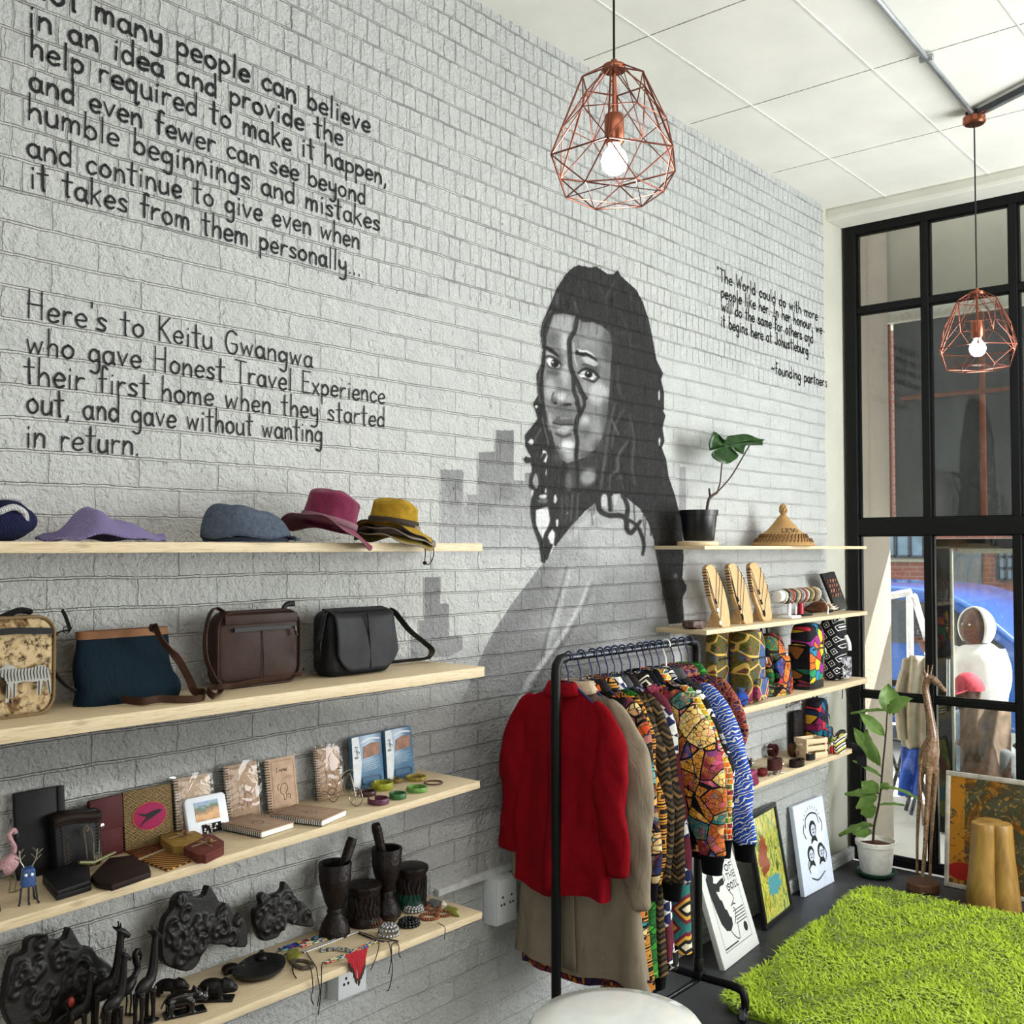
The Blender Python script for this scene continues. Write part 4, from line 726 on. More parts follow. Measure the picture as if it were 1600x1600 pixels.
# ------------------------------------------------------------------ shag rug
ang = math.atan2(2.175-2.06, 5.36-3.66); ru = np.array([math.cos(ang), math.sin(ang)]); rv = np.array([math.sin(ang), -math.cos(ang)])
O_ = np.array([3.66, 2.06]); RW, RH = 1.72, 1.55
nb = 62000; pu = RNG.random(nb)*RW; pv = RNG.random(nb)**1.15*RH; 
cr = .1; du = np.maximum(0, np.maximum(cr-pu, pu-(RW-cr))); dv = np.maximum(0, np.maximum(cr-pv, pv-(RH-cr))); kp = du**2+dv**2 < cr*cr; pu, pv = pu[kp], pv[kp]; nb = len(pu)
th = RNG.normal(.5, 1.0, nb)+1.6*np.sin(pu*9+3*np.sin(pv*7)); ln = RNG.uniform(.035, .06, nb); inc = RNG.uniform(.5, 1.25, nb); wd = RNG.uniform(.0022, .0042, nb)
dxy = np.stack([np.cos(th), np.sin(th)], 1); pxy = np.stack([-dxy[:, 1], dxy[:, 0]], 1); B = np.stack([pu, -pv], 1)
z1 = np.cos(inc)*ln*.75+.012; z2 = z1*.9+RNG.uniform(-.004, .012, nb); r1 = np.sin(inc)*ln*.5; r2 = r1+ln*.45
V = np.zeros((nb, 5, 3), np.float32)
V[:, 0, :2] = B-pxy*wd[:, None]; V[:, 1, :2] = B+pxy*wd[:, None]; V[:, 0:2, 2] = .010; M1 = B+dxy*r1[:, None]; V[:, 2, :2] = M1+pxy*wd[:, None]; V[:, 3, :2] = M1-pxy*wd[:, None]; V[:, 2:4, 2] = z1[:, None]; V[:, 4, :2] = B+dxy*r2[:, None]; V[:, 4, 2] = z2
idx = np.arange(nb)[:, None]*5
me = bpy.data.meshes.new('pile'); me.vertices.add(nb*5); me.vertices.foreach_set('co', V.ravel())
lv = np.concatenate([idx+np.array([[0, 1, 2, 3]]), idx+np.array([[3, 2, 4]])], 1); me.loops.add(lv.size); me.loops.foreach_set('vertex_index', lv.ravel().astype(np.int32))
me.polygons.add(nb*2); stt = (np.arange(nb)[:, None]*7+np.array([[0, 4]])).ravel(); me.polygons.foreach_set('loop_start', stt.astype(np.int32)); me.update(); me.validate()
t = NT('lime_shag'); oi = t.noise(t.coord('Object'), 5, 3).outputs[0]; t.base(t.mix(t.noise(t.coord('Object'), 160, 1).outputs[0], lin('#8aa41a'), t.mix(oi, lin('#b4cb34'), lin('#9fbd24')))); t.b.inputs['Sheen Weight'].default_value = .2; M_SHAG = t.fin(.7, 0, .2)
me.materials.append(M_SHAG)
RUG = thing('shag_rug', 'lime green shaggy rug on the dark floor', 'rug', (O_[0], O_[1], 0), ang)
MB().prism([(x, -y) for x, y in [(cx*1+RW/2, cy+RH/2) for cx, cy in rrect(RW, RH, .1)]][::-1], .012, (0, 0, .001), (1, 0, 0), (0, 1, 0)).build('backing', mat('rug_backing', '#6f8a1c', .9), RUG, smooth=False)
pl = bpy.data.objects.new('pile', me); COL.objects.link(pl); pl.parent = RUG; pl['kind'] = 'stuff'
# ------------------------------------------------------------------ potted fig by the window
def leaf(m, base, tip, w, nrm, curl=.15, n=9, notch=False, wav=.0):
    b, t_ = Vector(base), Vector(tip); d = t_-b; L = d.length; d.normalize(); nv = Vector(nrm); nv = (nv-d*nv.dot(d)).normalized(); s_ = d.cross(nv)
    def f(i, j):
        v = j; u = i*2-1; ww = w*(math.sin(PI*min(1, v*1.02)**.8)**.75)*(.75+.35*v if v < .75 else 1.01-(v-.75)*.3); 
        return b+d*(L*v)+s_*(u*ww)+nv*(-curl*L*v*v+abs(u)**1.5*w*.28-.02*L*math.exp(-(u*5)**2)+wav*math.sin(v*18+u*3)*abs(u)*w)
    m.grid(f, 7, n)
def leafmat(name, c0, c1, rough=.4):
    t = NT(name); n = t.noise(t.coord('Object'), 30, 3).outputs[0]; t.base(t.ramp(n, [(.3, c0), (.7, c1)])); t.b.inputs['Transmission Weight'].default_value = 0; tr = t.n('ShaderNodeBsdfTranslucent'); tr.inputs[0].default_value = lin(c1); ms = t.n('ShaderNodeMixShader'); ms.inputs[0].default_value = .35
    t.L.new(t.b.outputs[0], ms.inputs[1]); t.L.new(tr.outputs[0], ms.inputs[2]); t.L.new(ms.outputs[0], t.N['Material Output'].inputs[0]); return t.fin(rough, 0, .5)
M_LF = leafmat('fig_leaf', '#5f8a44', '#8fb05c'); M_MON = leafmat('monstera_leaf', '#1d3a1a', '#37592a', .3); M_STEM = mat('brown_stem', '#3d2e22', .7); M_SOIL = mat('potting_soil', '#5a3a2a', .95, 0, .4, 60, .6, 80)
PX, PY = 5.70, 2.235; FG = thing('potted_fig', 'leafy green fig plant in a white pot by the window', 'plant', (PX, PY, 0))
def pp(px, py, d=0): q = on_x(px, py, PX+d); return (q[0]-PX, q[1]-PY, q[2])
sa = MB().lathe([(0, .004), (.085, .004), (.1, .012), (.108, .03), (.104, .03), (.096, .016), (0, .012)], n=36).build('saucer', mat('green_plastic', '#1d4a34', .35, 0, .05), FG)
t = NT('scuffed_white_pot'); n_ = t.noise(t.coord('Object'), 14, 5, .6).outputs[0]; t.base(t.ramp(n_, [(.35, '#d8d6cd'), (.55, '#eceae2'), (.75, '#c5bfae')])); M_POT = t.fin(.5)
MB().lathe([(0, .02), (.075, .02), (.082, .03), (.099, .165), (.106, .168), (.108, .192), (.102, .194), (.099, .182), (.094, .165), (0, .16)], n=40).build('pot', M_POT, FG)
MB().lathe([(0, .172), (.06, .17), (.097, .163)], n=24, mod=lambda x, y, z, a, i: (x, y, z+.006*math.sin(a*5))).build('soil', M_SOIL, FG)
stem = [pp(1364, 1318), pp(1366, 1290), pp(1372, 1262), pp(1376, 1235), pp(1380, 1190), pp(1384, 1150), pp(1386, 1118), pp(1388, 1100)]
MB().tube(smoothline(stem, 4), [.0075-.0045*i/28 for i in range(29)], 8).build('stem', M_STEM, FG)
for (b, t_, w, nr, cu, dd) in [((1390, 1116), (1388, 1068), .062, (-.8, -.4, .4), .1, .03), ((1388, 1112), (1422, 1090), .05, (-.6, -.5, .6), .1, -.06), ((1384, 1110), (1328, 1110), .025, (-.2, -.3, .9), .1, .0), ((1382, 1150), (1342, 1114), .04, (-.6, .2, .7), .0, -.05), ((1376, 1196), (1333, 1136), .045, (-.8, -.3, .2), .1, .02), ((1377, 1214), (1334, 1186), .022, (-.3, -.5, .8), .1, -.04), ((1374, 1195), (1352, 1140), .05, (-.7, .5, .2), .05, -.03), ((1380, 1230), (1438, 1232), .022, (-.1, -.2, 1), .35, -.03), ((1373, 1240), (1346, 1222), .05, (-.7, -.4, .5), .1, .02), ((1372, 1244), (1336, 1262), .045, (-.6, -.3, .7), .15, -.04), ((1374, 1240), (1319, 1240), .036, (-.5, .3, .8), .05, .03), ((1370, 1262), (1345, 1272), .05, (-.7, -.3, .5), .12, -.02), ((1372, 1258), (1412, 1254), .02, (-.2, -.3, .9), .12, .0), ((1378, 1232), (1388, 1222), .03, (-.6, -.6, .3), .05, -.02), ((1364, 1290), (1308, 1300), .045, (-.4, .1, .9), .15, -.02), ((1362, 1300), (1332, 1302), .042, (-.6, -.2, .7), .15, -.05)]:
    m = MB(); B_ = Vector(pp(*b)); leaf(m, B_, pp(t_[0], t_[1], dd), w, nr, cu, wav=.12); m.tube([B_, B_.lerp(Vector(stem[4]), .0)+Vector((.004, 0, -.01))], .002, 5); m.build('leaf', M_LF, FG, ang=180)
# ------------------------------------------------------------------ tall carved giraffe
t = NT('giraffe_wood'); n_ = t.noise(t.coord('Object', (1, 1, .3)), 30, 4).outputs[0]; v_ = t.n('ShaderNodeTexVoronoi', feature='DISTANCE_TO_EDGE'); t.i(v_, Vector=t.coord('Object'), Scale=26.0); c = t.ramp(n_, [(.3, '#6d5240'), (.7, '#93765a')]); c = t.mix(t.math('LESS_THAN', v_.outputs['Distance'], .025), c, lin('#4a2f1e')); t.base(c); M_GIR = t.fin(.25, 0, .6, ); 
GX_, GY_ = 5.62, 1.955; GI = thing('giraffe_sculpture', 'tall carved wooden giraffe on a round base before the window', 'sculpture', (GX_, GY_, 0))
def gp(px, py, dx=0): q = on_x(px, py, GX_+dx); return Vector((q[0]-GX_, q[1]-GY_, q[2]))
MB().lathe([(0, .001), (.078, .001), (.084, .008), (.083, .04), (.078, .046), (0, .046)], n=14, mod=lambda x, y, z, a, i: (x*(1+.04*math.sin(a*2)), y*(1+.04*math.sin(a*3)), z)).build('base', mat('bark_wood', '#5f3f2a', .6, 0, .3, 40), GI, ang=30)
m = MB()
for (a, b, c_, dx, r) in (((1433, 1366), (1434, 1290), (1441, 1195), -.04, .0095), ((1441, 1372), (1446, 1300), (1452, 1200), -.055, .0105), ((1453, 1370), (1456, 1300), (1462, 1200), .03, .0095), ((1444, 1360), (1449, 1290), (1456, 1200), .05, .009)):
    m.tube(smoothline([gp(*a, dx), gp(*b, dx), gp(*c_, dx*.7)], 6), [r*1.05, r*.9, r*.85, r*.85, r*.85, r*.9, r, r*1.1, r*1.2, r*1.35, r*1.5, r*1.7, r*1.9], 10)
m.tube(smoothline([gp(1450, 1208), gp(1450, 1188), gp(1454, 1168), gp(1457, 1150), gp(1453, 1120), gp(1449, 1095), gp(1446, 1074), gp(1450, 1060)], 4), list(np.interp(np.linspace(0, 1, 29), [0, .1, .22, .36, .5, .7, .9, 1], [.028, .05, .052, .036, .024, .02, .0175, .02])), 14)
m.tube(smoothline([gp(1449, 1060), gp(1458, 1062), gp(1468, 1070), gp(1478, 1081)], 4), list(np.interp(np.linspace(0, 1, 13), [0, .3, .8, 1], [.021, .023, .012, .009])), 12)
for (a, b, dx) in (((1449, 1056), (1450, 1040), -.014), ((1454, 1054), (1457, 1040), .014)): m.tube([gp(*a, dx*.6), gp(*b, dx)], [.006, .0045], 8); m.ball(gp(b[0], b[1], dx), .006, 8, 6)
for dx in (-.026, .026): m.tube([gp(1447, 1060, dx*.5), gp(1444, 1050, dx*1.2), gp(1443, 1043, dx*1.1)], [.006, .009, .003], 8)
m.build('body', M_GIR, GI, remesh=.0042, sm=4, ang=180)
MB().tube(smoothline([gp(1440, 1185, -.05), gp(1437, 1215, -.055), gp(1440, 1250, -.06), gp(1443, 1290, -.06)], 4), .006, 8).build('tail', M_GIR, GI)
for dx in (-.02, .02): MB().ball(gp(1456, 1061, dx), .0045, 8, 6).build('eye', M_RUBBER, GI)
# ------------------------------------------------------------------ carved stump stool
t = NT('stump_wood'); t.base(t.ramp(t.noise(t.coord('Object', (1, 1, .25)), 16, 5, .6, .4).outputs[0], [(.3, '#6f5024'), (.6, '#a17c3c'), (.8, '#b8964f')])); M_STUMP = t.fin(.4, 0, .5)
q = on_z(1560, 1418, 0); SX, SY = q[0]+.0, q[1]+.03
o = MB().lathe([(0, .0), (.118, .0), (.122, .01), (.112, .12), (.1, .25), (.094, .37), (.093, .405), (.088, .418), (.07, .422), (0, .424)], n=72, mod=lambda x, y, z, a, i: (*(lambda k: (x*k, y*k))(1+.42*(abs(math.cos(1.5*a+.9))**.7-.7)*(1.1-.3*z/.42)), z)).build('stump_stool', M_STUMP, loc=(SX, SY, 0), rz=1.1, ang=50)
tag(o, 'fluted light wooden stump stool on the floor before the painted panel', 'stool')
# ------------------------------------------------------------------ white bucket stool
WS = thing('bar_stool', 'glossy white stool seat in the near foreground below the rack', 'stool', (1.87, 1.30, 0)); M_GLW = mat('glossy_white', '#e3e6e1', .12, 0, .02, coat=.6)
MB().lathe([(0, .715), (.12, .72), (.165, .735), (.185, .757), (.188, .772), (.178, .784), (.13, .795), (.06, .8), (0, .801)], n=56).build('seat', M_GLW, WS, ang=180)
MB().tube([(0, 0, .02), (0, 0, .72)], .024, 20).build('pedestal', M_GALV, WS); MB().lathe([(0, 0), (.2, 0), (.205, .008), (.12, .02), (.03, .035), (0, .036)], n=48).build('base', M_GALV, WS)
# ------------------------------------------------------------------ pictures leaning along the wall
def lean(name, lab, cat, bl, br, ytop, hz, th, mats, frame=None, art=None, grp=None):
    """a flat panel whose lower edge runs bl-br on the floor and which leans back towards the wall"""
    A = Vector((bl[0], bl[1], .002)); B = Vector((br[0], br[1], .002)); ux = (B-A); w = ux.length; ux.normalize(); up = Vector((-.0, ytop-(A.y+B.y)/2, hz)); h = up.length; up = (up-ux*up.dot(ux)).normalized(); nr = ux.cross(up)  # towards the room
    if nr.y > 0: nr = -nr
    T = thing(name, lab, cat, A, 0, grp); R3 = Matrix((ux, up, nr)).transposed(); T.rotation_euler = R3.to_euler(); return T, w, h
def strokes_on(m, s, x, y, h, bw, wid=None, seed=1, z=.0006):
    S, w = text_strokes(s, .008, random.Random(seed)); k = (wid/w) if wid else h
    for pts in S: brush(m, [Vector((x+v.x*k, y+v.y*h, 0)) for v in pts], bw, (0, 1, 0), (1, 0, 0), (0, 0, z))
M_CANV = mat('white_canvas', '#d0d1ce', .8, 0, .03, 300, .15, 700); M_PRT = mat('black_print', '#1b1c1e', .8, 0, .05); M_GRPRT = mat('grey_print', '#75777a', .8, 0, .05)
b0, b1 = on_z(1133, 1518, 0), on_z(1187, 1475, 0)
T, w, h = lean('canvas_print', 'white canvas print reading SON OF THE SOIL, nearest the rack', 'picture', b0, b1, 2.385, .445, .03, None, grp='pictures leaning along the wall')
MB().box((w/2, h/2, -.013), (w, h, .026)).build('canvas', M_CANV, T, bv=.003)
m = MB(); fx = lambda u, v: (u*w, v*h)
for (a, b) in (((.14, .12), (.88, .12)), ((.88, .12), (.88, .93)), ((.88, .93), (.30, .93)), ((.14, .12), (.14, .82))): brush(m, [Vector((*fx(*a), 0)), Vector((*fx(*b), 0))], .0035, (0, 1, 0), (1, 0, 0), (0, 0, .0004))
m.prism([fx(*q) for q in ((.14, .78), (.20, .82), (.24, .8), (.30, .83), (.32, .76), (.29, .72), (.36, .7), (.5, .72), (.56, .72), (.54, .66), (.42, .66), (.38, .62), (.30, .64), (.34, .56), (.38, .54), (.40, .46), (.44, .44), (.46, .38), (.5, .36), (.48, .3), (.40, .26), (.3, .28), (.22, .36), (.18, .48), (.15, .6))], .0005, (0, 0, .0003), (1, 0, 0), (0, 1, 0))
for P in (((.34, .80), (.44, .84), (.54, .78), (.6, .7)), ((.58, .64), (.62, .58), (.68, .52), (.64, .48), (.6, .47)), ((.56, .455), (.64, .46), (.68, .45)), ((.6, .43), (.64, .40), (.6, .34), (.54, .30)), ((.4, .26), (.46, .2), (.56, .16), (.6, .28)), ((.38, .69), (.5, .67), (.6, .695))): brush(m, smoothline([Vector((*fx(*q), 0)) for q in P], 4), .005, (0, 1, 0), (1, 0, 0), (0, 0, .0005))
for s, x, y, ww in (('SON', .5, .84, .36), ('OF', .66, .755, .2), ('THE', .64, .675, .24), ('SOIL', .6, .585, .3)): strokes_on(m, s, x*w, y*h, .027, .0062, ww*w)
for k in range(5): brush(m, [Vector((*fx(.58+.03*(k % 2), .40-.028*k), 0)), Vector((*fx(.86, .40-.028*k), 0))], .006, (0, 1, 0), (1, 0, 0), (0, 0, .0004))
brush(m, [Vector((*fx(.16, .145), 0)), Vector((*fx(.5, .145), 0))], .009, (0, 1, 0), (1, 0, 0), (0, 0, .0004))
m.prism([fx(.78+.05*math.cos(a), .22+.045*math.sin(a)) for a in np.linspace(0, 2*PI, 18)[:-1]], .0005, (0, 0, .0003), (1, 0, 0), (0, 1, 0)); m.build('print', M_PRT, T, smooth=False)
b0, b1 = on_z(1197, 1455, 0), on_z(1239, 1420, 0)
T, w, h = lean('framed_painting', 'black-framed yellow and green abstract painting leaning on the wall', 'picture', b0, b1, 2.415, .515, .03, None, grp='pictures leaning along the wall')
m = MB()
for x, y, a, b in ((w/2, .011, w, .022), (w/2, h-.011, w, .022), (.011, h/2, .022, h-.044), (w-.011, h/2, .022, h-.044)): m.box((x, y, -.008), (a, b, .024))
m.build('frame', mat('black_frame', '#1a1b1d', .35), T, bv=.002)
t = NT('yellow_green_abstract'); v = t.coord('Object', (16, 7, 1)); n1 = t.noise(v, 1.2, 5, .65, 1.4).outputs[0]; c = t.ramp(n1, [(.36, '#46602c'), (.44, '#a09a3a'), (.5, '#d0c860'), (.56, '#7f9a4a'), (.66, '#3f6a5a')])
s = t.n('ShaderNodeSeparateXYZ'); t.L.new(t.coord('Object'), s.inputs[0]); w1 = t.math('LESS_THAN', t.math('ADD', t.math('POWER', t.math('DIVIDE', t.math('SUBTRACT', s.outputs[0], .12), .065), 2), t.math('POWER', t.math('DIVIDE', t.math('SUBTRACT', s.outputs[1], .31), .1), 2)), t.math('MULTIPLY_ADD', t.noise(t.coord('Object'), 18, 4, .6).outputs[0], 2.6, -.5)); c = t.mix(w1, c, lin('#8e4a32')); w2 = t.math('LESS_THAN', t.math('ADD', t.math('POWER', t.math('DIVIDE', t.math('SUBTRACT', s.outputs[0], .2), .1), 2), t.math('POWER', t.math('DIVIDE', t.math('SUBTRACT', s.outputs[1], .16), .05), 2)), t.math('MULTIPLY_ADD', t.noise(t.coord('Object'), 22, 4, .6).outputs[0], 3.0, -.7)); c = t.mix(w2, c, lin('#4f93a0')); t.base(c); M_ABS = t.fin(.12, 0, .6)
MB().box((w/2, h/2, -.008), (w-.04, h-.04, .008)).build('painting', M_ABS, T, smooth=False)
b0, b1 = on_z(1258, 1403, 0), on_z(1304, 1378, 0)
T, w, h = lean('canvas_print', 'pale blue-white canvas with black crest, third along the wall', 'picture', b0, b1, 2.43, .45, .03, None, grp='pictures leaning along the wall')
MB().box((w/2, h/2, -.013), (w, h, .026)).build('canvas', mat('bluish_canvas', '#d2dcec', .75, 0, .03), T, bv=.003)
m = MB(); m2 = MB(); el = lambda M_, x, y, rx, ry, z_: M_.prism([fx(x+rx*math.cos(a), y+ry*math.sin(a)) for a in np.linspace(0, 2*PI, 22)[:-1]], .0004, (0, 0, z_), (1, 0, 0), (0, 1, 0))
for x, y, sc in ((.52, .68, 1), (.36, .42, .95), (.69, .41, .95)):
    el(m, x, y, .115*sc, .095*sc, .0003); el(m2, x+.01, y-.015*sc, .075*sc, .066*sc, .0007)
    for dx, dy, rx, ry in ((-.03, .012, .016, .008), (.035, .012, .016, .008), (.0, -.028, .03, .007), (.004, -.006, .008, .014)): el(m, x+.01+dx*sc, y-.015*sc+dy*sc, rx, ry, .0011)
    m.prism([(v.x, v.y) for v in smoothline([fx(x-.1*sc, y-.16*sc), fx(x-.05*sc, y-.08*sc), fx(x+.06*sc, y-.08*sc), fx(x+.11*sc, y-.16*sc), fx(x, y-.13*sc)], 4, True)], .0004, (0, 0, .0003), (1, 0, 0), (0, 1, 0))
m2.build('face', mat('bluish_canvas_face', '#c2ccdc', .8, 0, .05), T, smooth=False)
for P in (((.3, .72), (.34, .82), (.52, .86), (.7, .82), (.74, .72)), ((.28, .6), (.22, .68), (.26, .76)), ((.8, .62), (.84, .7), (.78, .78)), ((.3, .16), (.5, .11), (.74, .17)), ((.28, .22), (.24, .3), (.28, .36)), ((.82, .28), (.86, .36), (.8, .44))): brush(m, smoothline([Vector((*fx(*q), 0)) for q in P], 4), .008, (0, 1, 0), (1, 0, 0), (0, 0, .0005))
for k in range(9): a = PI*(.84-.085*k); brush(m, [Vector((*fx(.52+.27*math.cos(a), .72+.19*math.sin(a)), 0)), Vector((*fx(.52+.3*math.cos(a), .72+.22*math.sin(a)), 0))], .006, (0, 1, 0), (1, 0, 0), (0, 0, .0005))
m.build('print', M_PRT, T, smooth=False)
# painted panel at the window
A = on_x(1474, 1386, 5.74); T = thing('batik_panel', 'amber and olive painted cloth on a pale stretcher leaning at the window', 'picture', (5.76, A[1]+.0, .004), 0); T.rotation_euler = Matrix(((0, .1, -.995), (-1, 0, 0), (0, .995, .1))).to_euler()
w, h = .86, .60; m = MB()
for x, y, a, b in ((w/2, .012, w, .024), (w/2, h-.012, w, .024), (.012, h/2, .024, h-.048), (w-.012, h/2, .024, h-.048)): m.box((x, y, 0), (a, b, .026))
m.build('stretcher', mat('pale_stretcher', '#bdb8ae', .7, 0, .2, 20), T, bv=.002); MB().box((w/2, h*.5, -.012), (w-.04, .03, .012)).build('crossbar', mat('brown_crossbar', '#6a4c2c', .7), T)
t = NT('batik_cloth'); v = t.coord('Object', (1, 1, 1)); n1 = t.noise(v, 4.5, 6, .62, 2.2).outputs[0]; n2 = t.noise(v, 11, 4, .6, 3).outputs[0]
c = t.ramp(n1, [(.34, '#c78a2a'), (.42, '#8a5a1c'), (.47, '#55543c'), (.6, '#6a6a50'), (.68, '#3d3c2c')]); c = t.mix(t.ramp(n2, [(.56, (0, 0, 0, 1)), (.6, (1, 1, 1, 1)), (.63, (0, 0, 0, 1))]), c, lin('#d9a94a')); s = t.n('ShaderNodeSeparateXYZ'); t.L.new(v, s.inputs[0])
c = t.mix(t.math('MULTIPLY', t.math('LESS_THAN', s.outputs[0], .1), t.math('GREATER_THAN', n2, .42)), c, lin('#c8912c')); c = t.mix(t.math('LESS_THAN', t.math('ADD', t.math('POWER', t.math('DIVIDE', t.math('SUBTRACT', s.outputs[0], .09), .075), 2), t.math('POWER', t.math('DIVIDE', t.math('SUBTRACT', s.outputs[1], .09), .045), 2)), 1), c, lin('#b3271f')); t.base(c)
tr = t.n('ShaderNodeBsdfTranslucent'); t.L.new(c, tr.inputs[0]); ms = t.n('ShaderNodeMixShader'); ms.inputs[0].default_value = .5; t.L.new(t.b.outputs[0], ms.inputs[1]); t.L.new(tr.outputs[0], ms.inputs[2]); t.L.new(ms.outputs[0], t.N['Material Output'].inputs[0]); M_BAT = t.fin(.5)
MB().box((w/2, h/2, .010), (w-.045, h-.045, .002)).build('cloth', M_BAT, T, smooth=False)
# ------------------------------------------------------------------ goods on the left shelves
def solve_h(A, up, ty):
    v = np.array(A)-np.array([0, 0, H]); u = np.array(up); k = CY-ty; return (FPX*v@CU-k*(v@CF))/(k*(u@CF)-FPX*(u@CU))
def V3(q): return Vector(tuple(q))
def ob(px, py, z, ymax=2.425):
    q = on_z(px, py, z)
    if q[1] > ymax: q = on_y(px, py, ymax); q[2] = z
    return q
def stand_at(name, lab, cat, BL, BR, ty, z, lean_=.2, grp=None, inset=0):
    """something standing on a shelf at photo points BL-BR, leaning back; returns its Empty, width and height; local x along it, y up, z out towards the room"""
    ym = 2.453-.15*math.tan(lean_)-.012; A, B = V3(ob(*BL, z, ym)), V3(ob(*BR, z, ym)); ux = B-A; w = ux.length; ux.normalize(); nr = Vector((ux.y, -ux.x, 0)); up = (Vector((0, 0, 1))-nr*math.tan(lean_)).normalized(); n2 = ux.cross(up)
    h = solve_h(A, up, ty); T = thing(name, lab, cat, A, 0, grp); T.rotation_euler = Matrix((ux, up, n2)).transposed().to_euler(); return T, w, h
def flat_quad(P, z, t): return [V3(ob(px, py, z+t, 2.455)) for px, py in P]
def slab(name, lab, cat, P, z, t, m_, grp=None, rnd=.003, bv=.002, up0=0):
    Q = flat_quad(P, z, t+up0); c = sum(Q, Vector())/len(Q); o = MB().prism([(q.x-c.x, q.y-c.y) for q in Q], t, (0, 0, 0), (1, 0, 0), (0, 1, 0)).build(name, m_, loc=(c.x, c.y, z+up0), bv=bv)
    return tag(o, lab, cat, grp), c, [q-c for q in Q]
def knit(name, col, sc=120, st=.8):
    t = NT(name); w = t.n('ShaderNodeTexWave', bands_direction='X'); t.i(w, Vector=t.coord('Object'), Scale=sc, Distortion=2.0, Detail=1.0, Detail_Scale=3.0); w2 = t.n('ShaderNodeTexWave', bands_direction='DIAGONAL'); t.i(w2, Vector=t.coord('Object'), Scale=sc*.8, Distortion=2.0)
    h = t.math('ADD', w.outputs['Fac'], w2.outputs['Fac']); c = lin(col); t.base(t.ramp(t.math('MULTIPLY', h, .5), [(.2, tuple(x*.55 for x in c[:3])+(1,)), (.7, c)])); t.bump(h, st, .003); return t.fin(.9, 0, .2)
def leather(name, col, rough=.42, var=.2): return mat(name, col, rough+.1, 0, var, 16, .12, 160, .14)
L_BROWN = leather('brown_leather', '#33231d'); L_BLACK = leather('black_leather', '#19191b', .4); L_MAR = leather('maroon_leather', '#4a1f20', .5); L_TAN = leather('tan_leather', '#7a5336'); L_COF = leather('coffee_leather', '#241b17', .5); L_STRAP = leather('brown_strap', '#3d2a20', .55)
M_BRASS = mat('brass', '#c9b27a', .3, 1, .05); M_CHROME = mat('chrome', '#d0d2d4', .18, 1, 0); M_EBONY = mat('ebony', '#0f0d0d', .45, 0, .25, 30, .3, 60, .25); M_EBONY2 = mat('dark_carved_wood', '#17100f', .45, 0, .3, 25, .8, 90, .25); M_PAPER = mat('paper', '#e8e6df', .8, 0, .04); M_GREYP = mat('grey_plastic', '#9b9fa2', .4, 0, .05)
# --- hats
z = ZL[0]
q = on_y(20, 845, 2.28); NV = thing('knitted_hat', 'rolled navy knitted hat with white stripe at the left end of the top shelf', 'hat', (q[0]-.05, 2.28, z))
k_nav = knit('navy_knit', '#191f45', 90); k_wh = knit('white_knit', '#d8d8d8', 90)
m = MB()
for i in range(9): a = i/8; m.tube(smoothline([(.085*math.cos(t_)*(.25+.75*a), (i-4)*.0, .045+.045*math.sin(t_)*(.25+.75*a)) for t_ in np.linspace(.3, 5.8, 9)], 3), .011, 8) if i % 2 == 0 else None
m.ball((0, 0, .044), (.1, .07, .044), 20, 12); m.v = [(x, y, max(.001, zz)) for x, y, zz in m.v]; m.build('roll', k_nav, NV, remesh=.006, sm=1, ang=180)
MB().tube(smoothline([(-.085, -.035, .06), (-.04, -.045, .088), (.01, -.05, .095), (.05, -.03, .092)], 4), .008, 8).tube(smoothline([(-.01, -.066, .06), (.02, -.066, .072), (.045, -.06, .062), (.055, -.05, .045)], 4), .007, 8).build('stripe', k_wh, NV, ang=180)
a_, b_ = on_y(66, 845, 2.27), on_y(262, 845, 2.27); cx = (a_[0]+b_[0])/2; hw = (b_[0]-a_[0])/2
def heap(i, j):
    t_ = 2*PI*i; r = j; x = hw*r*math.cos(t_)*(1+.06*math.sin(3*t_)); y = .085*r*math.sin(t_); u = x/hw
    pk = math.exp(-((u+.32)/.26)**2)*.068+math.exp(-((u-.25)/.45)**2)*.045
    return (x, y, .006+pk*(1-r**2.2)-.012*math.exp(-((u-.0)**2+(y/.03+.3)**2)*8)+.010*max(0, math.sin(t_*3+.8))*r**4+.003*math.sin(9*t_)*r)
m = MB(); m.grid(heap, 60, 16, True); o = m.build('knitted_hat', knit('lilac_knit', '#a99bcf', 120, 1.0), loc=(cx, 2.28, z), ang=180, solid=.006); tag(o, 'lilac knitted hat lying collapsed on the top left shelf', 'hat')
a_, b_ = on_y(322, 848, 2.26), on_y(452, 848, 2.26); cx = (a_[0]+b_[0])/2; hw = (b_[0]-a_[0])/2; CP = thing('flat_cap', 'grey-blue tweed flat cap between the lilac hat and the maroon hat', 'cap', (cx, 2.27, z)); tw = mat('grey_tweed', '#4a5360', .95, 0, .22, 90, .5, 300, .1)
def capf(i, j): 
    t_ = 2*PI*i; r = math.sin(j*PI/2); u = math.cos(t_)*r; hgt = .072-.024*u-.018*max(0, u)**2; return (hw*.98*u, .085*math.sin(t_)*r, .012+hgt*max(0, 1-r**6)**.6+.004*math.sin(5*t_)*r)
m = MB(); m.grid(capf, 48, 14, True); m.build('crown', tw, CP, ang=180, solid=.004)
MB().grid(lambda i, j: (hw*(.62+.42*math.sin(PI*i)*1.0*j+.1), .09*math.cos(PI*i)*(.96-.1*j), .012-.006*j+.004*math.sin(PI*i)), 18, 5).build('peak', tw, CP, solid=.006, ang=180); MB().tube([(.0, 0, .012)]+[(0, 0, .0125)], .01, 8)
MB().tube(smoothline([(hw*math.cos(t_)*.9, .078*math.sin(t_), .008) for t_ in np.linspace(0, 2*PI, 15)], 2), .006, 6).build('band', mat('navy_band', '#1e2536', .9), CP)
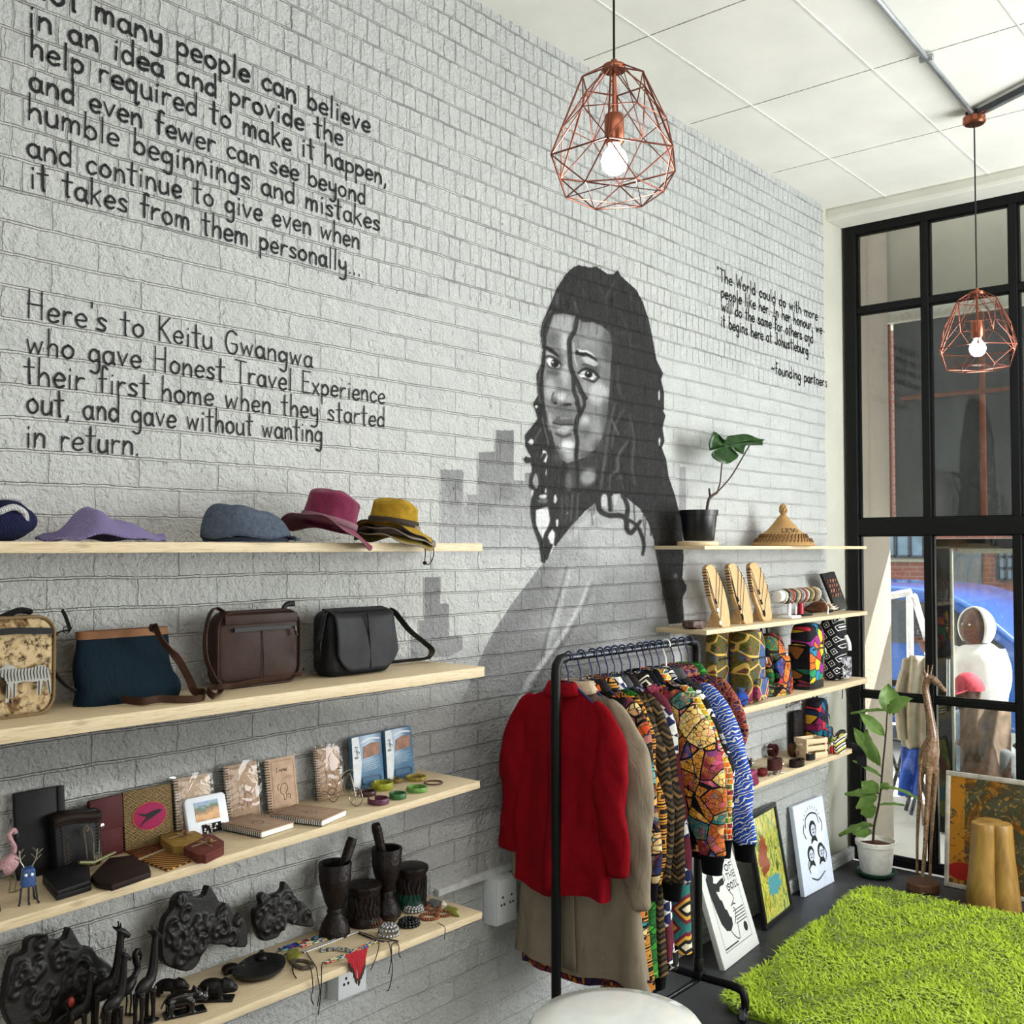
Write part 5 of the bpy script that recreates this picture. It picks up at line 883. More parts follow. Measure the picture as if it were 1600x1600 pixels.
def hat(lab, loc, rot, cr, ch, br, mt, band, wav=.012, ph=0, ell=1.12, crown=True, grp=None):
    T = thing('bush_hat', lab, 'hat', loc, 0, grp, rot)
    wv = lambda t_, r: wav*math.sin(2*t_+ph)*max(0, (r-cr)/(br-cr))**1.3-.014*((r-cr)/(br-cr))+.004*math.sin(7*t_+ph)*((r-cr)/(br-cr))**2
    if crown:
        m = MB(); m.grid(lambda i, j: (lambda t_, r, zz: (r*ell*math.cos(t_)*(1+.02*math.sin(3*t_+j*4)), r*math.sin(t_)*(1+.03*math.sin(4*t_+j*5)), zz+.006*math.sin(3*t_+2)*j))(2*PI*i, cr*(1-.1*j-.0*j) if j < .62 else cr*.938*max(0, math.cos((j-.62)/.38*PI/2))**.7+.0005, ch*(j/.62)*.78 if j < .62 else ch*(.78+.22*math.sin((j-.62)/.38*PI/2))), 48, 22, True); m.build('crown', mt, T, ang=180)
        MB().grid(lambda i, j: ((cr*1.02)*ell*math.cos(2*PI*i), (cr*1.02)*math.sin(2*PI*i), .008+.018*j), 48, 3, True).build('hat_band', band, T, ang=180, solid=.002)
    m = MB(); m.grid(lambda i, j: (lambda t_, r: (r*ell*math.cos(t_), r*math.sin(t_), wv(t_, r)+.006))(2*PI*i, cr*.97+(br-cr*.97)*j), 64, 10, True); m.build('brim', mt, T, ang=180, solid=.003)
    MB().tube([(br*ell*math.cos(t_), br*math.sin(t_), wv(t_, br)+.006) for t_ in np.linspace(0, 2*PI, 65)[:-1]], .0022, 6, closed=True).build('brim_edge', band, T, ang=180); return T
M_MARC = mat('maroon_canvas', '#6d2440', .9, 0, .2, 40, .4, 400, .15, sheen=.1); M_MUS = mat('mustard_canvas', '#9a7a22', .9, 0, .2, 40, .4, 400, .15); M_OLIVE = mat('olive_canvas', '#8a7a3a', .9, 0, .15, 40, .3, 400, .15); M_TAUPE = mat('taupe_canvas', '#7d7268', .9, 0, .15, 40, .3, 400, .15); M_DARKB = mat('dark_band', '#2c2318', .85); M_PINKB = mat('pink_brown_band', '#74505a', .85)
q = on_y(518, 838, 2.24); hat('maroon canvas bush hat with wide brim, tilted over the shelf edge', (q[0]-.005, 2.25, z+.042), (.17, .2, .3), .074, .1, .126, M_MARC, M_PINKB, .022, .9)
q = on_y(622, 842, 2.24); hx = q[0]; G3 = None
hat('olive hat brim lowest in the stack with a hanging chin cord', (hx-.005, 2.245, z+.017), (.1, .05, .1), .062, .04, .112, M_OLIVE, M_TAUPE, .014, 1.2); T = bpy.data.objects['bush_hat.001']
MB().tube(smoothline([(.02, -.09, .0), (.025, -.097, -.03), (.03, -.095, -.06), (.033, -.094, -.066), (.06, -.09, -.066), (.092, -.075, -.04), (.1, -.06, -.005)], 5), .0016, 6).build('chin_cord', L_STRAP, T); MB().ball((.031, -.095, -.064), (.006, .006, .006), 10, 8).build('toggle', L_COF, T)
hat('taupe hat in the middle of the three-hat stack', (hx, 2.247, z+.03), (.1, .08, .3), .064, .05, .113, M_TAUPE, M_TAUPE, .014, 1.3)
hat('mustard canvas hat with dark striped band on top of the stack', (hx-.012, 2.25, z+.043), (.1, .1, .4), .071, .082, .116, M_MUS, M_DARKB, .018, 1.3)
# --- bags on the second shelf
z = ZL[1]+.0005
def sp(px, py, Y): return V3(on_y(px, py, Y))
def sz(px, py, h=0.004): return V3(ob(px, py, z+h, 2.44))
def strap(T, pts, w, m_, up=(0, -1, .25), name='strap', n=5, th=.0025):
    P = [p-T.location for p in smoothline(pts, n)]; return MB().ribbon(P, w, th, up).build(name, m_, T, smooth=True, ang=50)
def rbag(T, w, h, d, m_, name='body', r=.03, puff=.3, zo=0):
    o = rrect(w, h, r, 6); m = MB(); k = len(o)
    lay = [(.86, -d/2), (.97, -d*.42), (1, -d*.25), (1, d*.25), (.97, d*.42), (.86, d/2), (.5, d/2*(1+puff)), (.05, d/2*(1+puff*1.2))]; lay = [(.05, -d/2*(1+puff*.3))]+lay
    vs = [(x*s_, zz, y*s_+h/2+zo) for s_, zz in [(a, -b) for a, b in lay] for x, y in o]; fs = [(i*k+j, i*k+(j+1) % k, (i+1)*k+(j+1) % k, (i+1)*k+j) for i in range(len(lay)-1) for j in range(k)]+[tuple(range(k)), tuple((len(lay)-1)*k+j for j in range(k))]
    m.add(vs, fs); return m.build(name, m_, T, ang=60)
t = NT('safari_print'); v = t.coord('Object', (1, 1, 1)); n1 = t.noise(v, 13, 4, .6, .8).outputs[0]; n2 = t.noise(v, 60, 4, .7).outputs[0]; c = t.ramp(n1, [(.36, '#3d3022'), (.43, '#7a5f3c'), (.5, '#b5a17c'), (.6, '#a8926c'), (.68, '#6b4a36')]); c = t.mix(t.ramp(n2, [(.35, (1, 1, 1, 1)), (.5, (0, 0, 0, 1))]), c, lin('#4a3826'), 'MULTIPLY'); t.base(c); M_SAF = t.fin(.8, 0, .2)
b_ = ob(74, 1098, z, 2.36); SB = thing('safari_bag', 'tan bag printed with a zebra, leopard and hippo at the left edge', 'bag', (b_[0]-.095, b_[1], z), .02)
rbag(SB, .19, .222, .075, M_SAF, 'body', .04, .06)
o = rrect(.185, .217, .04, 6); MB().tube([(x, -.036, y+.111) for x, y in o], .0032, 8, closed=True).build('piping', mat('tan_piping', '#77603f', .8), SB); MB().ribbon([(-.09, -.047, .19), (0, -.05, .192), (.082, -.046, .186)], .014, .003, (0, 0, 1)).build('zip', L_BLACK, SB)
MB().tube(smoothline([(-.02, .0, .215), (.03, .01, .232), (.06, .015, .228)], 4), .007, 8, sx=1.6).build('handle', L_BLACK, SB)
m = MB(); zb = [(.0, .5), (.06, .58), (.2, .66), (.32, .62), (.42, .56), (.62, .56), (.8, .6), (.93, .54), (.97, .4), (1.0, .1), (.95, .1), (.9, .3), (.84, .33), (.8, .1), (.74, .1), (.74, .32), (.5, .34), (.38, .32), (.36, .1), (.3, .1), (.27, .3), (.24, .02), (.18, .02), (.2, .36), (.14, .44)]
ZB = lambda x, y: (-.045+x*.125, .035+y*.13)
m.prism([ZB(*q) for q in zb], .001, (0, -.0485, 0), (1, 0, 0), (0, 0, 1)); zo_ = m.build('zebra_print', mat('zebra_white', '#9a9a94', .8, 0, .1), SB, smooth=False)
m = MB()
for i in range(15): x = .1+i*.058; brush(m, [Vector((*ZB(x, .57-.0*i), 0)), Vector((*ZB(x-.012, .48), 0)), Vector((*ZB(x+.01, .37), 0))], .0026, (0, 0, 1), (1, 0, 0), (0, -.0498, 0))
for x0, x1 in ((.33, .33), (.21, .21), (.77, .77), (.93, .97)): brush(m, [Vector((*ZB(x0, .32), 0)), Vector((*ZB(x1, .1), 0))], .004, (0, 0, 1), (1, 0, 0), (0, -.0497, 0))
m.build('stripe', M_PRT, zo_, smooth=False)
t = NT('navy_hide'); n1 = t.noise(t.coord('Object', (1, 1, .25)), 120, 3).outputs[0]; n2 = t.noise(t.coord('Object'), 9, 3).outputs[0]; t.base(t.mix(n2, lin('#040e17'), lin('#09202d'))); t.bump(n1, .6, .004); M_HIDE = t.fin(.8, 0, .12)
a_, b_ = ob(122, 1092, z, 2.38), ob(270, 1080, z, 2.38); NB = thing('crossbody_bag', 'navy hide crossbody bag with tan leather top band and brown strap', 'bag', ((a_[0]+b_[0])/2, (a_[1]+b_[1])/2, z)); w = math.hypot(b_[0]-a_[0], b_[1]-a_[1])
h = solve_h(a_, (0, 0, 1), 990)
def hb(i, j):
    a = 2*PI*i; sgn = 1 if math.sin(a) > 0 else -1; u = math.cos(a); x = w/2*(1+.06*(1-j)-.05*j)*math.copysign(abs(u)**.5, u); y = (.03*(1-j)+.012)*math.copysign(abs(math.sin(a))**.7, math.sin(a))+.03*j; zz = h*j
    if u > .5 and j < .45: x += .012*math.sin(j*PI/.45); zz = zz*(1-.1*u)
    return (x+.004*math.sin(j*9), y, zz+.004*math.sin(x*30)*(1-j))
m = MB(); m.grid(hb, 48, 16, True); m.add([hb(i/48, 0) for i in range(48)], [tuple(range(48))]); m.add([hb(i/48, 1) for i in range(48)], [tuple(range(48))]); m.build('body', M_HIDE, NB, ang=60)
m = MB(); m.grid(lambda i, j: (lambda q: (q[0]*1.0, (q[1]-.03)*1.25+.03, h*(.9+.11*j)+.0))(hb(i, .95)), 48, 3, True); m.build('top_band', L_TAN, NB, ang=60, solid=.003)
strap(NB, [sp(236, 985, 2.36), sp(242, 978, 2.345), sp(252, 1000, 2.335), sp(278, 1030, 2.33), sp(296, 1062, 2.32), sz(304, 1080, .012), sz(318, 1082, .006), sz(316, 1092, .006), sz(280, 1093, .01), sz(250, 1092, .013), sz(220, 1096, .012), sz(190, 1092, .012)], .019, L_STRAP, [(0.2, -1, .3)]*14+[(0, -.3, 1)]*42, n=5)
strap(NB, [sp(107, 985, 2.36), sp(92, 988, 2.37), sp(82, 1000, 2.38), sp(78, 1020, 2.385), sp(84, 1048, 2.38), sp(100, 1068, 2.36), sp(118, 1080, 2.35)], .017, L_BLACK); strap(NB, [sp(110, 985, 2.37), sp(103, 965, 2.4), sp(97, 953, 2.41)], .012, L_BLACK)
for px, py in ((238, 982), (104, 984)): MB().tube([sp(px, py, 2.34)-NB.location+Vector((.008*math.cos(t_), 0, .008*math.sin(t_))) for t_ in np.linspace(0, 2*PI, 14)[:-1]], .0012, 6, closed=True).build('ring', M_STEEL, NB)
a_, b_ = ob(340, 1062, z, 2.36), ob(472, 1052, z, 2.36); BB = thing('leather_bag', 'dark brown leather shoulder bag with a front zip and webbing strap', 'bag', ((a_[0]+b_[0])/2-.005, min((a_[1]+b_[1])/2+.025, 2.385), z), 0); w = b_[0]-a_[0]; h = solve_h(a_, (0, 0, 1), 957)
rbag(BB, w, h, .05, L_BROWN, 'body', .045, .25); o = rrect(w*.97, h*.97, .045, 6); MB().tube([(x, -.0255, y+h/2) for x, y in o], .003, 8, closed=True).build('piping', L_BROWN, BB)
MB().box((0, -.033, h*.89), (w*.86, .006, h*.13)).build('top_band', L_BROWN, BB, bv=.003); MB().ribbon([(-w*.33, -.037, h*.76), (0, -.038, h*.765), (w*.38, -.036, h*.76)], .011, .004, (0, 0, 1)).build('zip', mat('zip_black', '#0b0b0c', .6), BB)
MB().tube([(w*.38, -.041, h*.765), (w*.385, -.042, h*.70)], .0028, 8, sx=1.8).tube([(w*.385, -.042, h*.70), (w*.40, -.042, h*.64)], .0034, 8, sx=1.8).build('zip_pull', M_CHROME, BB); MB().tube([(0, -.0335, h*.74), (.003, -.036, h*.4), (.006, -.033, h*.06)], .0012, 6).build('seam', L_COF, BB)
strap(BB, [sp(348, 955, 2.39), sp(336, 950, 2.38), sp(326, 965, 2.36), sp(320, 1000, 2.33), sp(324, 1035, 2.31), sp(337, 1063, 2.29), sz(345, 1078, .008), sz(334, 1088, .012), sz(325, 1076, .02), sz(345, 1073, .02), sz(360, 1072, .012), sz(390, 1066, .014), sz(430, 1060, .015), sz(455, 1056, .016), sz(473, 1052, .02), sz(473, 1047, .025)], .017, L_STRAP, [(0, -1, .2)]*34+[(0, -.6, .8)]*46, 'strap', 5); MB().tube(smoothline([sp(440, 958, 2.39)-BB.location, sp(447, 945, 2.39)-BB.location, sp(460, 943, 2.39)-BB.location], 3), .008, 8, sx=.5).build('strap_end', L_BLACK, BB)
a_, b_ = ob(526, 1042, z, 2.34), ob(612, 1035, z, 2.34); KB = thing('leather_bag', 'black leather flap bag with strap looping to the right', 'bag', ((a_[0]+b_[0])/2-.012, min((a_[1]+b_[1])/2+.04, 2.38), z), 0); w = b_[0]-a_[0]+.03; h = solve_h(a_, (0, 0, 1), 955)
rbag(KB, w, h, .085, L_BLACK, 'body', .03, .1)
def flp(i, j): x = (i-.5)*w*.94; cut = 1-.0*x; return (x*(1-.0*j)+.012*j, -.046-.012*math.sin(min(1, j*1.1)*PI*.6)+.05*max(0, (.12-j)/.12)**1.5-.003*math.sin(i*9+j*5), h*1.0-(h*.93)*j*(1-.28*max(0, abs(i-.5)*2-.55)**2/.2)+.004*(1-j))
m = MB(); m.grid(flp, 24, 18); m.build('flap', leather('charcoal_leather', '#262629', .45), KB, ang=180, solid=.004); MB().tube([(.006, -.056, h*.95), (.012, -.062, h*.5), (.018, -.06, h*.1)], .0022, 6).build('seam', L_BLACK, KB)
strap(KB, [sp(608, 952, 2.38), sp(618, 958, 2.37), sp(640, 985, 2.36), sp(662, 1003, 2.36), sp(675, 1016, 2.36), sz(668, 1028, .012), sz(645, 1031, .011), sz(612, 1030, .011)], .020, L_BLACK, [(.2, -1, .35)]*26+[(0, -.8, .5)]*20); strap(KB, [sp(520, 957, 2.37), sp(508, 960, 2.36), sp(502, 985, 2.34), sp(497, 1015, 2.31), sz(496, 1030, .02), sz(505, 1042, .012), sz(522, 1040, .014), sz(520, 1025, .03), sz(505, 1022, .03)], .019, L_BLACK, (0, -1, .3))
# --- third shelf: books, wallets, coasters
def z3(px, py):
    zz = ZL[2]-.02
    for _ in range(4): zz = zl3(ob(px, py, zz)[0])
    return zz+.001
def nbk(lab, BL, BR, ty, wrapped=False, motif=0, col='#b0957c'):
    zz = z3(*BL); T, w, h = stand_at('notebook', lab, 'notebook', BL, BR, ty, zz, .16, 'brown cork notebooks'); notebook_parts(T, w, h, wrapped, motif, col); return T
M_WRAP = None
def notebook_parts(T, w, h, wrapped, motif, col, th=.012):
    cv = mat('brown_card_'+col[1:], col, .7, 0, .12, 40, .2, 200); MB().box((w/2, h/2, .0), (w, h, .0022)).build('cover', cv, T, bv=.0006); MB().box((w/2+.001, h/2, -th/2), (w-.006, h-.004, th-.002)).build('pages', M_PAPER, T, smooth=False)
    m = MB(); n = int(h/.0072)
    for i in range(n): y = .006+i*(h-.012)/(n-1); m.tube([(.006+.007*math.cos(a), y, -th/2+.010*math.sin(a)) for a in np.linspace(0, 2*PI, 9)[:-1]], .0011, 5, closed=True)
    m.build('spiral', M_RUBBER, T)
    m = MB(); e = lambda *P: brush(m, [Vector((x*w, y*h, 0)) for x, y in P], .0011, (0, 1, 0), (1, 0, 0), (0, 0, .0014)); e((.18, .06), (.93, .06)); e((.93, .06), (.93, .94)); e((.93, .94), (.18, .94)); e((.18, .94), (.18, .06))
    if motif == 1: strokes_on(m, 'I visited', .34*w, .74*h, .010, .0016, .36*w, 1, .0014); e((.6, .6), (.86, .6)); e((.62, .63), (.85, .63))
    for P in {1: [[(.42, .42), (.5, .5), (.62, .5), (.68, .4), (.6, .34), (.62, .26), (.54, .2), (.52, .3), (.44, .34), (.42, .42)], [(.36, .4), (.34, .48), (.44, .52)], [(.66, .3), (.74, .28), (.72, .2)]], 2: [[(.34, .3), (.4, .44), (.36, .54), (.44, .5), (.5, .58), (.56, .42), (.5, .3), (.34, .3)], [(.6, .24), (.66, .4), (.72, .26)], [(.58, .44), (.64, .5), (.76, .42)], [(.44, .3), (.44, .2)]], 3: [[(.35, .45), (.5, .55), (.65, .45), (.5, .35), (.35, .45)], [(.4, .62), (.6, .62)]]}.get(motif, []): brush(m, smoothline([Vector((x*w, y*h, 0)) for x, y in P], 4), .0016, (0, 1, 0), (1, 0, 0), (0, 0, .0015))
    m.build('engraving', mat('burnt_engraving', '#3a2416', .8), T, smooth=False)
    if wrapped:
        g = bpy.data.materials.get('clear_film')
        if not g:
            t = NT('clear_film'); tr = t.n('ShaderNodeBsdfTransparent'); gl = t.n('ShaderNodeBsdfGlossy'); gl.inputs['Roughness'].default_value = .08; nb_ = t.n('ShaderNodeBump'); t.i(nb_, Strength=.4, Distance=.02, Height=t.noise(t.coord('Object'), 14, 1, .4, 2).outputs[0]); t.L.new(nb_.outputs[0], gl.inputs['Normal']); fr = t.n('ShaderNodeFresnel'); fr.inputs[0].default_value = 1.7; t.L.new(nb_.outputs[0], fr.inputs['Normal']); mx = t.n('ShaderNodeMixShader'); t.L.new(t.math('MULTIPLY', fr.outputs[0], .45), mx.inputs[0]); t.L.new(tr.outputs[0], mx.inputs[1]); t.L.new(gl.outputs[0], mx.inputs[2]); t.L.new(mx.outputs[0], t.N['Material Output'].inputs[0]); g = t.m
        MB().box((w/2, h/2+.003, -.004), (w+.012, h+.012, th+.016)).build('film_wrap', g, T, bv=.003)
zz = z3(25, 1372); T, w, h = stand_at('document_folder', 'large plain black leather folder standing behind the thonged pouch', 'folder', (27, 1368), (105, 1345), 1240, zz, .12); MB().box((w/2, h/2, -.006), (w, h, .014)).build('cover', L_BLACK, T, bv=.004); MB().box((w*.93, h*.5, .002), (w*.14, h*.99, .004)).build('flap', L_BLACK, T, bv=.001); MB().box((w*.5, h*.22, .002), (w*.8, .002, .002)).build('seam', L_COF, T)
T, w, h = stand_at('thonged_pouch', 'black leather pouch with whipstitched sides and a tan thong', 'pouch', (82, 1356), (152, 1334), 1268, z3(82, 1356), .2); MB().box((w/2, h*.46, .012), (w, h*.92, .03)).build('body', L_BLACK, T, bv=.006); MB().grid(lambda i, j: (w*(i*1.06-.03), h*(.93-.22*j)+.004*math.sin(i*5), .028+.012*math.sin(PI*min(1, j*1.2))-.02*(1-j)**3), 12, 8).build('flap', L_COF, T, solid=.004, ang=180)
for x, n_, o_ in ((.02, 13, .05), (w*.97, 13, .05), (w*.25, 8, .12)):
    m = MB(); m.ribbon([(x, h*o_, .0275), (x, h*(o_+.055*n_), .0275)], .004, .001, (1, 0, 0)); [m.tube([(x-.005, h*o_+i*h*.055, .029), (x+.005, h*(o_+.02)+i*h*.055, .031)], .0018, 5) for i in range(n_)]; m.build('stitching', mat('dark_thong', '#2e2a28', .8), T)
MB().tube(smoothline([(w*.6, h*.12, .04), (w*.58, h*.4, .042), (w*.56, h*.6, .043), (w*.62, h*.66, .045), (w*.66, h*.6, .044), (w*.6, h*.58, .046), (w*.68, h*.62, .045), (w*.76, h*.45, .042), (w*.75, h*.14, .04)], 5), .0022, 6).build('thong', mat('tan_thong', '#54493c', .8), T)
T, w, h = stand_at('document_folder', 'maroon leather folder with a silver snap', 'folder', (143, 1347), (194, 1328), 1252, z3(150, 1342), .1); MB().box((w/2, h*.5, -.005), (w, h, .012)).build('cover', L_MAR, T, bv=.003); MB().box((w*.5, h*.73, .002), (w, h*.54, .004)).build('flap', L_MAR, T, bv=.0015); MB().lathe([(0, 0), (.006, 0), (.005, .003), (0, .004)], (w*.32, h*.56, .004), 14).build('snap', M_CHROME, T)
t = NT('woven_grass'); b = t.n('ShaderNodeTexBrick'); t.i(b, Vector=t.coord('Object', (1, 1, 1)), Scale=100.0, Mortar_Size=.09, Brick_Width=.8, Row_Height=.34, Color1=lin('#a98f52'), Color2=lin('#8c6d35'), Mortar=lin('#1a120c')); t.base(b.outputs[0]); t.bump(b.outputs['Fac'], -.5, .002); M_WOV = t.fin(.8)
T, w, h = stand_at('woven_folder', 'woven grass folder with a black bird on a magenta oval', 'folder', (196, 1325), (272, 1303), 1238, z3(196, 1325), .12); MB().box((w/2, h/2, -.004), (w, h, .012)).build('cover', M_WOV, T, bv=.002)
p = MB().prism([(w*.51+.34*w*math.cos(a), h*.52+.23*h*math.sin(a)) for a in np.linspace(0, 2*PI, 40)[:-1]], .002, (0, 0, .002), (1, 0, 0), (0, 1, 0)).build('oval_patch', mat('magenta_felt', '#8c1446', .8, 0, .05), T, bv=.0006); MB().tube([(w*.51+.345*w*math.cos(a), h*.52+.235*h*math.sin(a), .003) for a in np.linspace(0, 2*PI, 40)[:-1]], .0012, 6, closed=True).build('cord_edge', mat('ochre_cord', '#a5652c', .8), p)
MB().prism([(w*(.51+x*.26), h*(.52+y*.17)) for x, y in ((-1, .5), (-.3, .25), (.3, .45), (.75, .5), (1, .35), (.85, .2), (.5, .0), (.1, -.25), (-.4, -.5), (-.9, -.95), (-.55, -.45), (-.25, -.05), (-.6, .12))], .001, (0, 0, .0042), (1, 0, 0), (0, 1, 0)).build('bird_patch', mat('black_felt', '#16181e', .8), p, smooth=False)
nbk('wrapped brown notebook behind the white picture pouch', (278, 1303), (334, 1287), 1218, True, 0, '#bba48c')
T, w, h = stand_at('picture_pouch', 'white pouch with a small painted landscape and patterned tab', 'pouch', (294, 1300), (358, 1286), 1250, z3(294, 1300), .3); MB().prism([(x+w/2, y+h/2) for x, y in rrect(w, h, .012)], .012, (0, 0, -.004), (1, 0, 0), (0, 1, 0)).build('body', mat('white_vinyl', '#cfd5dc', .35, 0, .03), T, bv=.003)
t = NT('landscape_picture'); s = t.n('ShaderNodeSeparateXYZ'); t.L.new(t.coord('Object'), s.inputs[0]); n1 = t.noise(t.coord('Object'), 60, 4, .6, 1).outputs[0]; t.base(t.ramp(t.math('ADD', t.math('MULTIPLY', s.outputs[1], 1/.13), t.math('MULTIPLY_ADD', n1, .4, -.2)), [(.2, '#8a5a34'), (.38, '#c9985a'), (.46, '#7a5a34'), (.52, '#3d5a3a'), (.6, '#7f96a8'), (.7, '#5a84b8'), (.9, '#9ab4d0')])); t.fin(.4)
MB().box((w*.5, h*.6, .0085), (w*.58, h*.5, .0012)).build('picture', t.m, T, smooth=False); MB().box((w*.55, h*.14, .0095), (w*.46, h*.24, .003)).build('tab', fab_v('tab_print', ['#d8d4cc', '#141414', '#141414'], 160, '#141414', .1, st=(1, 1, 1)), T, bv=.001)
nbk('wrapped brown notebook left of the one reading I visited', (357, 1274), (408, 1259), 1198, True, 2, '#b0957c'); nbk('brown notebook engraved I visited with an animal', (421, 1261), (467, 1248), 1188, False, 1); nbk('small wrapped notebook beside the first blue packet', (498, 1240), (536, 1229), 1171, True, 2, '#a98c72')
t = NT('blue_packet_print'); n1 = t.noise(t.coord('Object'), 12, 4).outputs[0]; t.base(t.ramp(n1, [(.3, '#3a5a76'), (.6, '#567d9a'), (.8, '#7d9fb5')])); M_BPK = t.fin(.3, 0, .5); M_BPW = mat('packet_white', '#c4c9cc', .4); M_SKIN_P = mat('hand_picture', '#8a6450', .6, 0, .3, 40)
for BL, BR, ty, lab in (((556, 1230), (600, 1218), 1152, 'blue and white packet with hand picture, beside the small wrapped notebook'), ((608, 1214), (647, 1206), 1141, 'blue and white packet with hand picture, rightmost of the two')):
    T, w, h = stand_at('gift_packet', lab, 'packet', BL, BR, ty, z3(*BL), .12, 'blue packets'); MB().prism([(-.01, 0), (w, 0), (w, h), (-.006, h)], .016, (0, 0, -.012), (1, 0, 0), (0, 1, 0)).build('pouch', M_BPK, T, bv=.002)
    MB().prism([(-.010, .004), (w*.12, .002), (w*.24, h*.5), (w*.18, h*.99), (-.006, h*.98)], .0012, (0, 0, .0042), (1, 0, 0), (0, 1, 0)).build('side_band', M_BPW, T, smooth=False); MB().prism([(w*.3, h*.56), (w*.88, h*.6), (w*.92, h*.82), (w*.62, h*.84), (w*.34, h*.78)], .001, (0, 0, .0042), (1, 0, 0), (0, 1, 0)).build('picture', M_SKIN_P, T, smooth=False)
    m = MB(); S, tw_ = text_strokes('8ight', .005, random.Random(2))
    for pts in S: brush(m, [Vector((w*.13-v.y*.014, h*.58+v.x*.016, 0)) for v in pts], .002, (0, 1, 0), (1, 0, 0), (0, 0, .0058))
    m.build('wordmark', M_PRT, T, smooth=False); m = MB()
    for k in range(6): brush(m, [Vector((w*.3, h*(.50-.035*k), 0)), Vector((w*(.86-.1*(k % 2)), h*(.52-.035*k), 0))], .0012, (0, 1, 0), (1, 0, 0), (0, 0, .0045))
    brush(m, smoothline([Vector((w*.26, h*.86, 0)), Vector((w*.55, h*.92, 0)), Vector((w*.92, h*.9, 0))], 4), .005, (0, 1, 0), (1, 0, 0), (0, 0, .0045)); m.build('lettering', M_BPW, T, smooth=False)
    MB().tube([(w*.55+x, h*.14+y, .005) for x, y in rrect(w*.66, h*.12, h*.055)], .0022, 6, closed=True).build('seal_window', mat('packet_dark', '#2d4a66', .3), T)
LW = lambda P, lab, m_, t_, cat='wallet', nm='wallet', g=None, up0=0: slab(nm, lab, cat, P, z3(*P[0]), t_, m_, g, up0=up0)
LW([(66, 1372), (88, 1399), (143, 1383), (139, 1352), (118, 1350)], 'thick black leather wallet lying by the blue beaded animal', L_BLACK, .012); LW([(66, 1366), (90, 1392), (141, 1375), (136, 1348), (115, 1346)], 'upper black leather wallet of the stacked pair', L_BLACK, .010, up0=.013)
LW([(142, 1368), (150, 1378), (175, 1383), (236, 1362), (233, 1352), (206, 1336), (170, 1340)], 'dark brown flat leather wallet beside the striped coaster', L_COF, .014)
fw = fab_v('rust_weave', ['#6b3d22', '#7d4a2a'], 140, '#3d2012', .12, st=(1, 1, 1)); slab('woven_coaster', 'rust woven coaster against the woven folder', 'coaster', [(190, 1323), (213, 1340), (262, 1322), (240, 1308)], z3(190, 1323), .004, fw, 'coasters')
t = NT('striped_weave'); s = t.n('ShaderNodeSeparateXYZ'); t.L.new(t.coord('Object', (1, 1, 1), (0, 0, .62)), s.inputs[0]); zz = t.math('MULTIPLY_ADD', t.math('ABSOLUTE', t.math('SUBTRACT', t.math('FRACT', t.math('MULTIPLY', s.outputs[0], 90)), .5)), .3, t.math('MULTIPLY', s.outputs[1], 62)); t.base(pal(t, t.math('FRACT', zz), ['#b98a2c', '#a5742a', '#2a1a10', '#6a2a1c', '#2a1a10'])); slab('woven_coaster', 'yellow and brown striped coaster at the shelf edge', 'coaster', [(219, 1343), (262, 1359), (312, 1339), (270, 1322)], z3(219, 1343), .005, t.fin(.8), 'coasters')
for P, nm, col, lab in (([(250, 1302), (252, 1310), (270, 1322), (290, 1322), (318, 1308), (314, 1302), (296, 1294), (270, 1294)], 'ochre_felt', '#85682c', 'tied stack of ochre coasters behind the maroon stack'), ([(283, 1316), (288, 1324), (308, 1335), (322, 1336), (350, 1322), (350, 1314), (334, 1304), (318, 1302)], 'rust_felt', '#5e2a22', 'tied stack of rust-red coasters with a wooden bead')):
    zz = z3(*P[2])-.001; Q = flat_quad(P, zz, .022); c = sum(Q, Vector())/len(Q); T = thing('coaster_stack', lab, 'coasters', (c.x, c.y, zz), 0, 'tied coaster stacks'); pl2 = [(q.x-c.x, q.y-c.y) for q in Q]
    for k in range(4): MB().prism(pl2, .0048, (0, 0, .001+.0053*k), (1, 0, 0), (0, 1, 0)).build('coaster', mat(nm, col, .9, 0, .15, 60), T, bv=.0008)
    for ax in (0, 1): e_ = .034; MB().tube([(-e_, 0, .0), (-e_, 0, .0235), (0, 0, .0245), (e_, 0, .0235), (e_, 0, .0)] if ax else [(0, -.03, 0), (0, -.03, .0235), (0, 0, .0245), (0, .028, .0235), (0, .028, 0)], .0011, 6).build('twine', mat('jute', '#9a8560', .9), T)
    MB().tube(smoothline([(0, 0, .026), (.012, .008, .032), (.02, -.002, .03), (0, 0, .027), (-.014, -.006, .033), (-.018, .004, .029), (0, 0, .026)], 4), .0016, 6).ball((.014, -.006, .029), .006, 10, 8).build('bow', mat('jute_bow', '#7a5c3c', .8), T)
def nb_flat(lab, P, th=.017):
    zz = z3(*P[1]); Q = flat_quad(P, zz, th); ux = (Q[2]-Q[1]); w = ux.length; ux.normalize(); uy = Vector((-ux.y, ux.x, 0)); hh = abs((Q[0]-Q[1]).dot(uy))
    T = thing('notebook', lab, 'notebook', (Q[1].x, Q[1].y, zz+th), 0, 'brown cork notebooks'); T.rotation_euler = (0, 0, math.atan2(ux.y, ux.x)+PI/2)
    notebook_parts(T, hh, w, False, 3, '#a08670', th-.003)
    T.rotation_euler = Matrix((uy, -ux, Vector((0, 0, 1)))).transposed().to_euler(); T.location = (Q[2].x, Q[2].y, zz+th-.001); 
    T.rotation_euler = Matrix((ux, uy, Vector((0, 0, 1)))).transposed().to_euler(); T.location = (Q[1].x, Q[1].y, zz+th-.001)
    for ch in list(T.children): bpy.data.objects.remove(ch)
    notebook_parts(T, w, hh, False, 3, '#a08670', th-.002)
